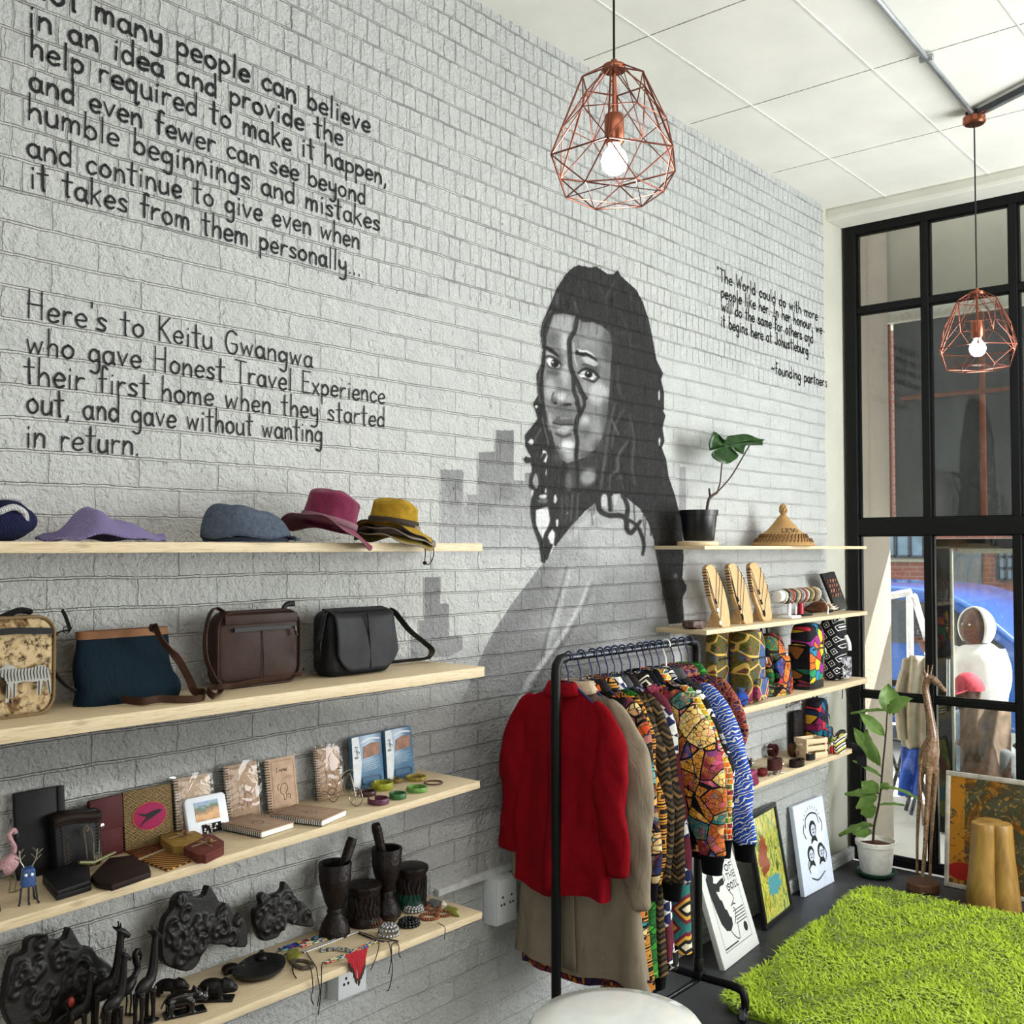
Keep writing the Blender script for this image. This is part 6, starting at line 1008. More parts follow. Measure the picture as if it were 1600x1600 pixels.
nb_flat('brown notebook lying below the wrapped notebook, left of two', [(370, 1276), (408, 1300), (460, 1284), (424, 1264)]); nb_flat('brown notebook lying in front of the small wrapped one, right of two', [(449, 1261), (503, 1282), (542, 1265), (500, 1250)])
# wire bicycle
M_WIRE = mat('silver_wire', '#8f8a7a', .35, .9, .05); a_ = V3(on_z(492, 1248, z3(492, 1248))); b_ = V3(on_z(572, 1262, z3(572, 1262))); zb_ = z3(530, 1255); WB = thing('wire_bicycle', 'little bent-wire bicycle standing before the blue packets', 'toy', (a_.x, a_.y, zb_), math.atan2(b_.y-a_.y, b_.x-a_.x)); L = (b_-a_).length
wh = lambda x, r, y=0: [(x+r*math.cos(t_), y, r+r*math.sin(t_)) for t_ in np.linspace(0, 2*PI, 20)[:-1]]
for x, r in ((L*.8, .026), (L*.36, .02), (.01, .011)):
    k = MB().tube(wh(x, r), .0013, 6, closed=True); [k.tube([(x, 0, r), (x+r*math.cos(t_), 0, r+r*math.sin(t_))], .0005, 4) for t_ in np.linspace(0, 2*PI, 9)[:-1]]; k.build('wheel', M_WIRE, WB)
MB().tube(smoothline([(0, 0, .012), (L*.2, 0, .025), (L*.36, 0, .02), (L*.5, 0, .07), (L*.7, 0, .075), (L*.8, 0, .027)], 4), .0012, 6).tube(smoothline([(L*.36, 0, .02), (L*.55, 0, .04), (L*.68, 0, .09), (L*.8, 0, .03)], 4), .0012, 6).tube(smoothline([(L*.5, 0, .07), (L*.42, .0, .095), (L*.52, 0, .1)], 3), .0013, 6).tube([(L*.3, 0, .018), (L*.0, 0, .016)], .001, 6).build('frame', M_WIRE, WB); MB().tube(smoothline([(L*.62, -.03, .085), (L*.68, -.01, .098), (L*.68, .01, .098), (L*.62, .03, .085)], 4), .0013, 6).build('handlebar', M_WIRE, WB)
# bangles
def bangle(px, py, r, hgt, col, lab, gap=0, th=.0035, rz=0, tilt=0, zf=z3, grp='leather bangles'):
    zz = zf(px, py); q = on_z(px, py, zz); n = 40; a0 = gap/2; m = MB(); mt_ = mat('bangle_'+col[1:], col, .4, 0, .3, 60, .4, 150, .5)
    P = [(r*math.cos(a0+(2*PI-gap)*i/n), r*math.sin(a0+(2*PI-gap)*i/n), hgt/2) for i in range(n+1 if gap else n)]
    m.ribbon(P, hgt, th, (0, 0, 1)) if gap else m.tube([(x, y, th) for x, y, _ in P], th, 8, closed=True)
    o = m.build('bangle', mt_, loc=(q[0], q[1], zz), rot=(tilt, 0, rz), bv=.0012 if gap else 0, ang=60); return tag(o, lab, 'bangle', grp)
for a in ((597, 1232, .032, .02, '#8f931c', 'yellow-olive leather cuff nearest the blue packets', .5, .004, 2), (618, 1222, .02, .012, '#6d5a1e', 'small brown and yellow cuff behind the olive cuff', .4), (573, 1242, .026, .013, '#3d1a1e', 'dark maroon cuff partly behind the purple one', .5, .004, 3), (591, 1255, .029, .016, '#501a38', 'purple-maroon cuff at the front', .8, .004, 1.6), (621, 1247, .024, .016, '#265a2c', 'dark green cuff left of the light green one', .7, .004, 2.4), (651, 1236, .03, .014, '#5a8a3a', 'light green cuff near the shelf front', .6, .004, 2.2), (650, 1218, .031, .011, '#8a7a22', 'brown and yellow wrapped ring bangle', .05, .004, 0), (677, 1224, .028, 0, '#4a2418', 'thin brown ring bangle nearest the shelf end', 0, .0024)): bangle(*a)
# beaded wire animals at the left end
def zt(px, py): return z3(px, py)
M_BB = mat('blue_beads', '#1f4a86', .35, 0, .35, 200, .8, 400, .6); M_PB = mat('pink_beads', '#b58a90', .4, 0, .3, 200, .8, 400, .6); M_BLB = mat('black_beads', '#14161e', .3, 0, .4, 200, .8, 400, .6)
q = V3(on_z(48, 1412, zt(48, 1412))); BA = thing('beaded_animal', 'blue beaded wire animal with branching antlers', 'figurine', (q.x, q.y+.015, q.z), -.3, 'beaded wire animals'); m = MB(); m.prism([(-.016, .034), (.016, .034), (.013, .075), (-.011, .075)], .03, (0, .015, 0), (1, 0, 0), (0, 0, 1)); m.build('body', M_BB, BA, bv=.006)
for x, y in ((-.014, -.012), (.014, -.012), (.0, -.014), (.012, .012)): MB().tube([(x, y, .036), (x*1.25, y*1.3, .004), (x*1.4, y*1.3-.006, .002)], .0024, 6).build('leg', M_BLB, BA)
for s_ in (-1, 1):
    k = MB().tube([(s_*.008, 0, .075), (s_*.016, 0, .09), (s_*.018, 0, .112)], .0015, 6); [k.tube([(s_*a, 0, b), (s_*(a+c), 0, b+.012)], .0012, 5) for a, b, c in ((.014, .086, .012), (.017, .098, .012), (.016, .09, -.010), (.018, .103, -.009))]; k.build('antler', M_WIRE, BA)
    e_ = MB().ball((s_*.006, -.016, .062), .0035, 8, 6).build('eye', M_WHP, BA)
q = V3(on_z(25, 1392, zt(25, 1392))); FL = thing('beaded_animal', 'pink beaded wire flamingo at the left edge', 'figurine', (q.x-.01, q.y, q.z), .2, 'beaded wire animals'); MB().ball((-.01, 0, .062), (.028, .018, .02), 16, 10, (0, -.5, 0)).build('body', M_PB, FL); MB().tube(smoothline([(.0, 0, .075), (.006, 0, .095), (-.004, 0, .115), (-.008, 0, .128), (.002, 0, .136), (.008, 0, .128)], 4), .0055, 10).build('neck', M_PB, FL); MB().tube([(.008, 0, .13), (.014, 0, .122), (.012, 0, .114)], [.005, .003, .001], 8).build('beak', M_BLB, FL)
for x in (-.01, .004): MB().tube([(x, 0, .045), (x+.008, 0, .02), (x+.004, 0, .001), (x+.018, -.008, .001)], .0016, 6).build('leg', M_WIRE, FL)
q = V3(on_z(6, 1424, zt(6, 1424))); BK = thing('beaded_animal', 'black beaded wire zebra cut by the left edge of the photo', 'figurine', (q.x-.02, q.y+.01, q.z), .2, 'beaded wire animals'); MB().ball((-.02, 0, .05), (.03, .014, .016), 14, 8).build('body', M_BLB, BK); MB().tube([(.0, 0, .055), (.01, 0, .075), (.022, 0, .078)], [.01, .008, .006], 8).build('neck', M_BLB, BK)
for x, y in ((.004, -.008), (.006, .008), (-.04, -.008), (-.04, .008)): MB().tube([(x, y, .04), (x+.004, y, .02), (x+.008, y, .001)], .003, 6).build('leg', M_BLB, BK)
q = V3(on_z(150, 1352, zt(150, 1352)+.014)); LZ = thing('wire_lizard', 'coiled wire dragonfly with green beads on the wallets', 'figurine', (q.x, q.y, q.z+.006), .4); MB().tube([(.014*(.2+.8*i/24)*math.cos(i*.55), -.003, .014+.014*(.2+.8*i/24)*math.sin(i*.55)) for i in range(25)], .0013, 5).build('coil', M_WIRE, LZ); MB().tube([(-.045, .01, .012), (-.01, 0, .003), (.055, -.01, .01)], [.004, .005, .003], 8).build('beads', mat('green_beads', '#5a5a22', .4, 0, .3, 300), LZ)
for s_ in (-1, 1): MB().tube([(0, 0, .006), (-.01*s_, 0, .02), (-.01*s_, 0, .05)], .0011, 5).tube([(0, 0, .003), (-.02, .01*s_, -.004)], .0011, 5).build('leg', M_WIRE, LZ)
# ------------------------------------------------------------------ lowest shelf: dark carvings, mortars, beadwork
z4 = ZL[3]+.0005; Z4 = lambda px, py: z4
C7 = lambda x, y: (x/4, 1350+y/4)
def outline(name, lab, cat, P, base, th, mt_, grp=None, Yo=0, relief=True):
    Y = ob(*base, z4, 2.385)[1]+Yo; Q = [V3(on_y(px, py, Y)) for px, py in P]; x0 = sum(q.x for q in Q)/len(Q); z0 = z4; T = thing(name, lab, cat, (x0, Y, z0), 0, grp, (-.1, 0, 0)); pts = [(v.x, v.y) for v in smoothline([(q.x-x0, max(0.001, q.z-z0), 0) for q in Q], 3, True)]
    m = MB(); m.prism(pts, th, (0, th, 0), (1, 0, 0), (0, 0, 1))
    if relief:
        r = random.Random(len(P)); xs = [p[0] for p in pts]; zs = [p[1] for p in pts]
        def ins(x, y):
            c = False
            for k in range(len(pts)):
                (a, b), (c_, d) = pts[k], pts[(k+1) % len(pts)]
                if (b > y) != (d > y) and x < (c_-a)*(y-b)/(d-b)+a: c = not c
            return c
        n = 0
        while n < 34:
            x, y = r.uniform(min(xs), max(xs)), r.uniform(min(zs), max(zs)); s_ = r.uniform(.012, .024)
            if all(ins(x+dx*s_*1.2, y+dy*s_*1.2) for dx, dy in ((1, 0), (-1, 0), (0, 1), (0, -1))):
                a0 = r.uniform(0, 6); m.tube([(x+s_*math.cos(a0+k*.7)*(1-.09*k), -.001, y+s_*math.sin(a0+k*.7)*(1-.09*k)*1.2) for k in range(8)], [.0072-.0005*k for k in range(8)], 6); n += 1
            elif r.random() < .02: n += 1
        m.build('relief_slab', mt_, T, remesh=.0034, sm=2, ang=180)
    return T
AF = [(1165, 190), (1235, 185), (1240, 215), (1310, 205), (1340, 140), (1385, 210), (1400, 240), (1450, 255), (1480, 300), (1530, 320), (1560, 400), (1555, 510), (1500, 525), (1410, 510), (1360, 510), (1320, 500), (1280, 560), (1240, 640), (1170, 675), (1060, 640), (1030, 590), (1030, 470), (1060, 350), (1110, 290), (1120, 240)]
outline('africa_carving', 'Africa-shaped black relief carving, middle of the three', 'carving', [C7(x, y) for x, y in AF], (292, 1518), .025, M_EBONY, 'Africa-shaped carvings')
outline('africa_carving', 'largest Africa-shaped black carving behind the giraffes', 'carving', [C7(*q) for q in ((240, 465), (330, 455), (345, 485), (435, 480), (470, 405), (510, 470), (540, 520), (600, 530), (640, 590), (700, 630), (745, 700), (745, 790), (660, 860), (600, 880), (560, 940), (420, 1010), (260, 1070), (120, 1060), (45, 940), (50, 800), (90, 640), (120, 590), (190, 560), (200, 500))], (70, 1618), .028, M_EBONY, 'Africa-shaped carvings')
C8 = lambda x, y: (370+x/4, 1280+y/4)
outline('africa_carving', 'smallest Africa-shaped black carving beside the front mortar', 'carving', [C8(*q) for q in ((135, 570), (175, 545), (170, 490), (195, 465), (240, 480), (310, 450), (325, 395), (365, 440), (390, 500), (440, 530), (480, 590), (492, 670), (440, 675), (360, 660), (310, 640), (290, 700), (260, 745), (180, 765), (145, 720), (130, 640))], (418, 1471), .022, M_EBONY, 'Africa-shaped carvings')
def mortar(lab, base, rimy, rw, pest, grp='wooden mortars'):
    q = ob(*base, z4, 2.40); T = thing('mortar', lab, 'mortar', (q[0], q[1], z4), 0, grp); h = solve_h(q, (0, 0, 1), rimy)-.004; r = rw
    MB().lathe([(0, 0), (r*.92, 0), (r*.95, .008), (r*.8, h*.16), (r*.45, h*.3), (r*.5, h*.33), (r*.42, h*.37), (r*.6, h*.45), (r*.9, h*.68), (r*1.0, h*.82), (r*.96, h*.84), (r*1.03, h*.98), (r*.98, h), (r*.84, h*.985), (r*.8, h*.85), (r*.5, h*.6), (0, h*.57)], n=36).build('bowl', M_EBONY2, T, ang=50)
    P = thing('pestle', lab.replace('mortar', 'pestle standing in the mortar') if False else 'dark wooden pestle standing in '+('the front mortar' if 'front' in lab else 'the rear mortar'), 'pestle', (q[0], q[1], z4+h*.6)); e = V3(on_y(*pest, q[1]))-P.location
    MB().tube([(0, 0, .015), tuple(e*.35), tuple(e*.9), tuple(e)], [.018, .014, .0155, .013], 14).build('handle', M_EBONY2, P, ang=40)
mortar('carved dark wood mortar standing in front, nearest the small carving', (523, 1449), 1345, .048, (551, 1309)); mortar('carved dark wood mortar at the rear between two lidded pots', (604, 1416), 1322, .047, (587, 1288))
t = NT('green_stained_ebony'); s_z = t.n('ShaderNodeSeparateXYZ'); t.L.new(t.coord('Object'), s_z.inputs[0]); t.base(t.mix(t.math('MULTIPLY', t.math('LESS_THAN', s_z.outputs[2], .05), t.math('LESS_THAN', t.math('ADD', s_z.outputs[0], t.math('MULTIPLY', t.noise(t.coord('Object'), 30, 3).outputs[0], .05)), .02)), lin('#150f0e'), lin('#12382c'))); M_EBG = t.fin(.45, 0, .25)
def pot(lab, base, topy, r, stain=False):
    q = ob(*base, z4, 2.40); T = thing('lidded_pot', lab, 'pot', (q[0], q[1], z4), 0, 'carved lidded pots'); h = solve_h(q, (0, 0, 1), topy)-.02; mt_ = M_EBG if stain else M_EBONY2
    MB().lathe([(0, 0), (r*.96, 0), (r, .008), (r*.97, .014), (r*.9, h*.25), (r*.88, h*.6), (r*.94, h*.78), (r*.97, h*.82), (0, h*.82)], n=36).build('body', mt_, T, ang=50); MB().lathe([(0, h*.82), (r*1.02, h*.82), (r*1.08, h*.87), (r*1.05, h*.93), (r*.9, h*.96), (r*.5, h*.98), (0, h)], n=36).build('lid', mt_, T, ang=50)
    r_ = random.Random(int(base[0])); m = MB()
    for i in range(20): a = i*2*PI/20; rr = r*.9; m.tube([(rr*math.cos(a+.1*math.sin(k*1.4+i)), rr*math.sin(a+.1*math.sin(k*1.4+i)), h*(.2+.1*k)) for k in range(6)], .004, 6)
    m.build('relief', mt_, T)
pot('carved lidded pot between the two mortars', (569, 1432), 1366, .049); pot('carved lidded pot with green stain, rightmost on the shelf', (643, 1402), 1338, .05, True)
def critter(name, lab, base, build_, rz=0, sc=1, grp='small black animal carvings', mt_=None):
    q = ob(*base, z4, 2.40); T = thing(name, lab, 'carving', (q[0], q[1], z4), rz, grp); m, extra = build_(sc); m.build('body', mt_ or M_EBONY, T, remesh=.0026, sm=2, ang=180)
    for nm, mm, m2 in extra: mm.build(nm, m2, T, ang=60)
    return T
def b_giraffe(s):
    m = MB()
    for x, y in ((.018, -.011), (.018, .011), (-.022, -.011), (-.022, .011)): m.tube([(x*s, y*s, .085*s), (x*1.05*s, y*s, .04*s), (x*1.05*s, y*s, .004*s)], [.009*s, .006*s, .006*s], 8)
    m.ball((-.002*s, 0, .1*s), (.033*s, .017*s, .02*s), 14, 10, (0, -.35, 0)); m.tube(smoothline([(.018*s, 0, .105*s), (.03*s, 0, .14*s), (.034*s, 0, .185*s), (.036*s, 0, .22*s)], 4), list(np.linspace(.015*s, .008*s, 13)), 10); m.tube([(.03*s, 0, .226*s), (.042*s, 0, .22*s), (.058*s, 0, .206*s)], [.0095*s, .009*s, .0055*s], 10)
    for y in (-.007, .007): m.tube([(.034*s, y*s, .23*s), (.032*s, y*1.3*s, .248*s)], [.003*s, .0028*s], 6); m.tube([(.028*s, y*s, .228*s), (.02*s, y*2.4*s, .236*s)], [.0045*s, .002*s], 6)
    m.box((0, 0, .003*s), (.075*s, .04*s, .006*s)); return m, [('tail', MB().tube([(-.034*s, 0, .1*s), (-.042*s, 0, .07*s)], .002*s, 6), M_EBONY)]
def b_quad(s, horn=False, head=.018, fat=1.0, base_=True):
    def f(sc):
        s = sc; m = MB(); m.ball((0, 0, .04*s), (.042*s, .022*fat*s, .022*fat*s), 16, 10); m.ball((.042*s, 0, .042*s), (head*1.2*s, head*s, head*s), 12, 8, (0, .4, 0)); m.ball((.06*s, 0, .034*s), (head*.8*s, head*.7*s, head*.6*s), 12, 8)
        for x in (-.026, .024):
            for y in (-.013, .013): m.tube([(x*s, y*s, .035*s), (x*1.1*s, y*1.1*s, .004*s)], [.010*s, .0085*s], 8)
        for y in (-.01, .01): m.ball((.036*s, y*s, .06*s), (.005*s, .004*s, .006*s), 8, 6)
        if horn: m.tube([(.066*s, 0, .042*s), (.072*s, 0, .06*s)], [.006*s, .0015*s], 8)
        if base_: m.box((.01*s, 0, .004*s), (.11*s, .045*s, .008*s))
        return m, [('tail', MB().tube([(-.04*s, 0, .045*s), (-.05*s, 0, .025*s)], .0022*s, 6), M_EBONY)]
    return f(s) if not callable(s) else f
quad = lambda **k: (lambda s: b_quad(s, **k))
def b_stork(s):
    m = MB(); m.ball((0, 0, .085*s), (.036*s, .017*s, .018*s), 14, 10, (0, -.55, 0)); m.tube(smoothline([(.022*s, 0, .1*s), (.04*s, 0, .12*s), (.03*s, 0, .145*s), (.028*s, 0, .165*s), (.04*s, 0, .172*s)], 4), list(np.linspace(.010*s, .008*s, 17)), 10); m.tube([(.04*s, 0, .172*s), (.055*s, 0, .15*s), (.05*s, 0, .125*s)], [.008*s, .005*s, .002*s], 8)
    for y in (-.007, .007): m.tube([(0, y*s, .08*s), (.004*s, y*s, .04*s), (-.002*s, y*s, .003*s)], .0034*s, 6); [m.tube([(-.002*s, y*s, .003*s), (.018*s*math.cos(a), y*s+.018*s*math.sin(a), .002*s)], .0026*s, 5) for a in (-.6, 0, .6)]
    return m, [('tail', MB().tube([(-.03*s, 0, .07*s), (-.055*s, 0, .05*s)], [.008*s, .002*s], 8), M_EBONY)]
def b_turtle(s):
    m = MB(); m.ball((0, 0, .012*s), (.026*s, .02*s, .014*s), 14, 8); m.ball((.03*s, 0, .014*s), (.011*s, .008*s, .008*s), 10, 8)
    for x in (-.016, .016):
        for y in (-.016, .016): m.ball((x*s, y*s, .005*s), (.008*s, .006*s, .005*s), 8, 6)
    return m, []
critter('giraffe_carving', 'tall black giraffe carving whose head rises against the wall', (163, 1608), b_giraffe, -.2, .98); critter('giraffe_carving', 'shorter black giraffe carving with spiky mane at front', (176, 1622), b_giraffe, .1, .80); critter('giraffe_carving', 'black giraffe carving lowest at the photo edge, left of the others', (122, 1625), b_giraffe, -.3, .68)
critter('giraffe_carving', 'shiny black giraffe carving beside the stork', (226, 1600), b_giraffe, .3, .9); critter('stork_carving', 'black stork carving with long legs and grey neck', (200, 1588), b_stork, .4, .85)
T = critter('bird_carving', 'black bird carving with a red beak at the lower left edge', (92, 1622), b_stork, -.6, .5); MB().ball((.026, -.006, .082), (.008, .007, .012), 10, 8).build('beak', mat('red_beak', '#8c2a24', .4), T)
critter('lion_carving', 'black lion carving behind the rhino', (262, 1557), quad(head=.022, base_=False), -.9, .72); critter('rhino_carving', 'glossy black rhino carving on a small base', (282, 1585), quad(horn=True), -.35, .92, mt_=mat('polished_ebony', '#0d0c0c', .18, 0, .2, 30)); critter('hippo_carving', 'black hippo carving with broad muzzle right of the rhino', (332, 1562), quad(head=.022, fat=1.15), -.8, .82)
critter('turtle_carving', 'little black tortoise carving below the middle carving', (360, 1510), b_turtle, -.4, .95); critter('turtle_carving', 'little black tortoise carving left of the shallow dish', (408, 1497), b_turtle, .9, .95)
P = [(362, 1530), (378, 1513), (405, 1500), (440, 1503), (446, 1518), (430, 1532), (398, 1540), (372, 1538)]; Q = [V3(on_z(*q, z4)) for q in P]; c = sum(Q, Vector())/8; m = MB(); pts = smoothline([(q.x-c.x, q.y-c.y, 0) for q in Q], 4, True); k = len(pts); m.add([(p.x*s_, p.y*s_, h_) for s_, h_ in ((.75, .001), (.95, .012), (1, .02), (.96, .021), (.7, .008), (.1, .006)) for p in pts], [(i*k+j, i*k+(j+1) % k, i*k+k+(j+1) % k, i*k+k+j) for i in range(5) for j in range(k)]+[tuple(range(k)), tuple(5*k+j for j in range(k))])
tag(m.build('shallow_dish', mat('black_stone_dish', '#1b1c1d', .45, 0, .25, 40, .5, 120), loc=(c.x, c.y, z4), ang=60), 'black leaf-shaped shallow dish by the beadwork', 'dish')
# beadwork
M_BCORD = mat('black_bead_cord', '#111113', .8)
def band_mat(name, cols, sc, line='#f0ece0'): return fab_v(name, cols, sc, line, .05, st=(1, 1, 1), rnd=.9)
def sz4(px, py, h=0.003): return V3(on_z(px, py, z4+h))
def bead_band(lab, P, w, mt_, cords=(), tassel=None, up=(0, 0, 1), rows=None):
    T = thing('beaded_necklace', lab, 'necklace', sz4(*P[0], 0), 0, 'beaded jewellery'); pts = [sz4(*p)-T.location for p in P]; pts = smoothline(pts, 4) if len(pts) > 2 else [pts[0].lerp(pts[1], i/10) for i in range(11)]
    MB().ribbon(pts, w, .003, Vector((pts[-1].y-pts[0].y, -(pts[-1].x-pts[0].x), 0))).build('band', mt_, T, smooth=False)
    for cd in cords: MB().tube([p-T.location for p in smoothline(cd, 4)], .0014, 6).build('cord', M_BCORD, T)
    if tassel: tassel(T)
    return T
FE = lambda px, py, Y=2.196: V3(on_y(px, py, Y))   # in front of the shelf edge
MB_BLUE = band_mat('blue_bead_print', ['#1e2a6e', '#2b4aa0', '#7fa89a', '#b8b03a', '#c23a3a', '#1e2a6e'], 85, '#1a2050'); MB_MIX = band_mat('mixed_bead_print', ['#2f6a4a', '#d8d4c4', '#c2362c', '#2b3f8a', '#d0b82c', '#e06a3a'], 100); 
t = NT('white_lace_beads'); k_ = t.n('ShaderNodeTexChecker'); t.i(k_, Vector=t.coord('Object', (1, 1, 1), (0, 0, .75)), Scale=170.0, Color1=lin('#e4e2dc'), Color2=lin('#17181c')); t.base(k_.outputs[0]); M_LACE = t.fin(.5)
bead_band('blue zigzag beaded band at the back of the beadwork', [(438, 1484), (480, 1470), (535, 1454)], .022, MB_BLUE, [[sz4(438, 1484), sz4(432, 1490), sz4(440, 1494), sz4(450, 1489)]])
bead_band('green and blue beaded band, second from the back', [(470, 1478), (505, 1467), (540, 1457)], .018, MB_MIX)
bead_band('white and black beaded lace choker with fringe in the middle', [(473, 1488), (515, 1472), (558, 1455)], .012, M_LACE, [[sz4(556, 1454), sz4(580, 1462), sz4(590, 1466), sz4(622, 1470), FE(612, 1476, 2.198), FE(612, 1490), FE(610, 1508), FE(607, 1522)], [sz4(478, 1487), sz4(488, 1502), FE(494, 1512), FE(497, 1530), FE(500, 1548), FE(498, 1560), FE(496, 1572)]])
def tas(T):
    m = MB(); m2 = MB(); r = random.Random(4)
    for i in range(30):
        f = i/29; a = FE(540+f*34, 1492-f*11, 2.197); ln = .022+.058*(1-abs(f-.55)*1.9 if abs(f-.55) < .5 else 0); b = a+Vector((r.uniform(-.003, .003)-(f-.55)*.02, -.003, -ln)); d = Vector((0, 0, 0)); (m if True else m2).tube([a-T.location, (a+b)/2-T.location, b-T.location], .0016, 5); m2.tube([b-T.location, b-T.location+Vector((0, 0, -.014))], .0019, 5)
    m.build('fringe', mat('red_beads', '#b32a34', .5, 0, .3, 300), T); m2.build('fringe_tips', mat('dark_tip_beads', '#3a2a22', .5, 0, .4, 300), T)
bead_band('coloured beaded band with a red fringe hanging over the edge', [(508, 1504), (545, 1491), (587, 1470)], .017, MB_MIX, [[sz4(508, 1504), FE(503, 1507), FE(502, 1540), FE(500, 1565), FE(497, 1586)], [sz4(587, 1470), sz4(592, 1474), FE(591, 1484), FE(586, 1500), FE(579, 1516)]], tas)
bead_band('short white beaded fringe piece with green beads', [(500, 1485), (525, 1482), (552, 1486)], .022, fab_v('salt_pepper_beads', ['#d8d6ce', '#2a2c2a', '#9aa08a', '#d8d6ce'], 260, '#222', .08, st=(1, 1, 1)))
bead_band('thin black beaded cord necklace trailing past the edge', [(560, 1458), (585, 1468), (600, 1471)], .004, M_BCORD, [[sz4(600, 1470), FE(608, 1474), FE(612, 1500), FE(613, 1520), FE(608, 1545), FE(604, 1548)], [sz4(604, 1471), sz4(616, 1470), FE(623, 1478), FE(623, 1490), FE(626, 1496)]])
def beads_ring(lab, px, py, r, br, mt_, rows=1, puff=0, flat=1.0, n=None, tilt=0, cat='bracelet'):
    q = on_z(px, py, z4); T = thing('beaded_bracelet', lab, cat, (q[0], q[1], z4), .3, 'beaded jewellery', (tilt, 0, .3)); m = MB()
    for k in range(rows):
        a_ = PI*k/max(1, rows-1)*1.0 if rows > 1 else 0; rr = r+puff*math.cos(a_)*.8; hh = br+puff*math.sin(a_)*flat if rows > 1 else br; nn = n or int(2*PI*rr/(br*1.9))
        for i in range(nn): t_ = 2*PI*(i+.5*(k % 2))/nn; m.ball((rr*math.cos(t_), rr*math.sin(t_), hh), br, 8, 6)
    m.build('bead_strand', mt_, T, ang=180); return T
M_SIL = mat('silver_beads', '#a9aaac', .25, .6, .35, 200); M_BRB = mat('brown_seed_beads', '#4a2a18', .35, 0, .35, 150); M_BKB = mat('black_glass_beads', '#15151a', .2, 0, .3, 200); M_CUB = mat('copper_black_beads', '#8a5238', .3, .3, .7, 260)
beads_ring('brown seed-bead bracelet left of the silver ball', 580, 1445, .024, .0045, M_BRB, 5, .010, 1, tilt=.0); beads_ring('large silver-bead ball bracelet at the shelf front', 607, 1461, .014, .0052, M_SIL, 6, .018, 1.3); beads_ring('spiky black bead bracelet with white centre', 639, 1446, .021, .0055, M_BKB, 5, .011, 1); beads_ring('silver-bead bracelet pile behind the black bracelet', 646, 1423, .02, .0052, M_SIL, 5, .012, .9)
T = beads_ring('copper and black striped bracelet with hanging cord', 671, 1434, .026, .004, M_CUB, 2, .003); MB().tube([p-T.location for p in smoothline([sz4(675, 1443), FE(676, 1450), FE(677, 1460), FE(676, 1470)], 3)], .0012, 6).build('cord', M_BCORD, T); beads_ring('copper and black striped bracelet nearest the shelf end', 693, 1429, .022, .0036, M_CUB, 2, .003); beads_ring('black and white striped bracelet behind the copper ones', 676, 1420, .022, .0036, M_CUB, 2, .003)
def chunk(lab, P, mt_, t_=.007): return slab('stone_tag', lab, 'tag', P, z4, t_, mt_, 'stone tags', bv=.002)
M_GRN = mat('green_soapstone', '#7a7c2a', .5, 0, .25, 60); M_SLT = mat('grey_slate', '#55585a', .5, 0, .2, 60); M_BRT = mat('brown_stone', '#3f3024', .5, 0, .3, 60)
chunk('green stone tag on the left by the bead bands', [(448, 1492), (450, 1483), (465, 1481), (471, 1490), (460, 1499), (450, 1499)], M_GRN); chunk('green stone tag behind the silver beads', [(607, 1420), (618, 1413), (632, 1411), (630, 1419), (612, 1425)], M_GRN); chunk('green stone tag at the far right corner', [(693, 1420), (700, 1414), (716, 1419), (712, 1424), (718, 1430), (708, 1428)], M_GRN); chunk('grey slate tag at the back right', [(668, 1408), (674, 1403), (690, 1407), (688, 1414), (677, 1416)], M_SLT); chunk('pale quartz chip beside the slate tag', [(690, 1412), (693, 1405), (698, 1412)], M_PAPER); chunk('brown stone tag in front of the rear mortar', [(592, 1432), (600, 1427), (622, 1434), (612, 1441)], M_BRT)
T = thing('beaded_bracelet', 'fuzzy grey-brown woven bracelet with a dangling cord at left', 'bracelet', sz4(476, 1508), 0, 'beaded jewellery'); MB().tube([p-T.location for p in smoothline([sz4(455, 1503), sz4(470, 1512, .006), sz4(488, 1510, .005), sz4(480, 1503), sz4(462, 1501)], 4, True)], .006, 8, closed=True).build('braid', mat('fuzzy_braid', '#5d5248', .95, 0, .4, 120, 1, 300), T); MB().tube([p-T.location for p in smoothline([sz4(484, 1511), FE(487, 1520), FE(489, 1545), FE(486, 1558), FE(490, 1570)], 4)], .0014, 6).tube([p-T.location for p in smoothline([sz4(457, 1506), sz4(458, 1520), sz4(463, 1528)], 3)], .0016, 6).build('cord', M_BCORD, T)
# sockets on the wall
def socket(lab, P, cat='socket', dep=.045):
    a, b = V3(on_y(*P[0], WY-dep)), V3(on_y(*P[1], WY-dep)); w = b.x-a.x; h = a.z-b.z; T = thing('wall_socket', lab, cat, ((a.x+b.x)/2, WY, b.z), 0, 'surface sockets'); MB().box((0, -dep/2, h/2), (w, dep, h)).build('box', mat('socket_white', '#c9cdcf', .4, 0, .03), T, bv=.004); MB().box((0, -dep-.003, h/2), (w*.96, .006, h*.96)).build('faceplate', mat('socket_plate', '#d2d6d8', .3, 0, .02), T, bv=.002)
    m = MB()
    for x in (-.22, .22):
        for dx, dz in ((0, .1), (-.07, -.06), (.07, -.06)): m.tube([(w*(x+dx), -dep-.0066, h*(.5+dz)), (w*(x+dx), -dep-.005, h*(.5+dz))], .0045, 10)
    m.build('pin_holes', M_RUBBER, T)
socket('white double wall socket under the lowest left shelf', ((526, 1512), (571, 1546))); socket('white wall socket box behind the clothes, at the rail height of the trunking', ((775, 1376), (806, 1436)), dep=.06)
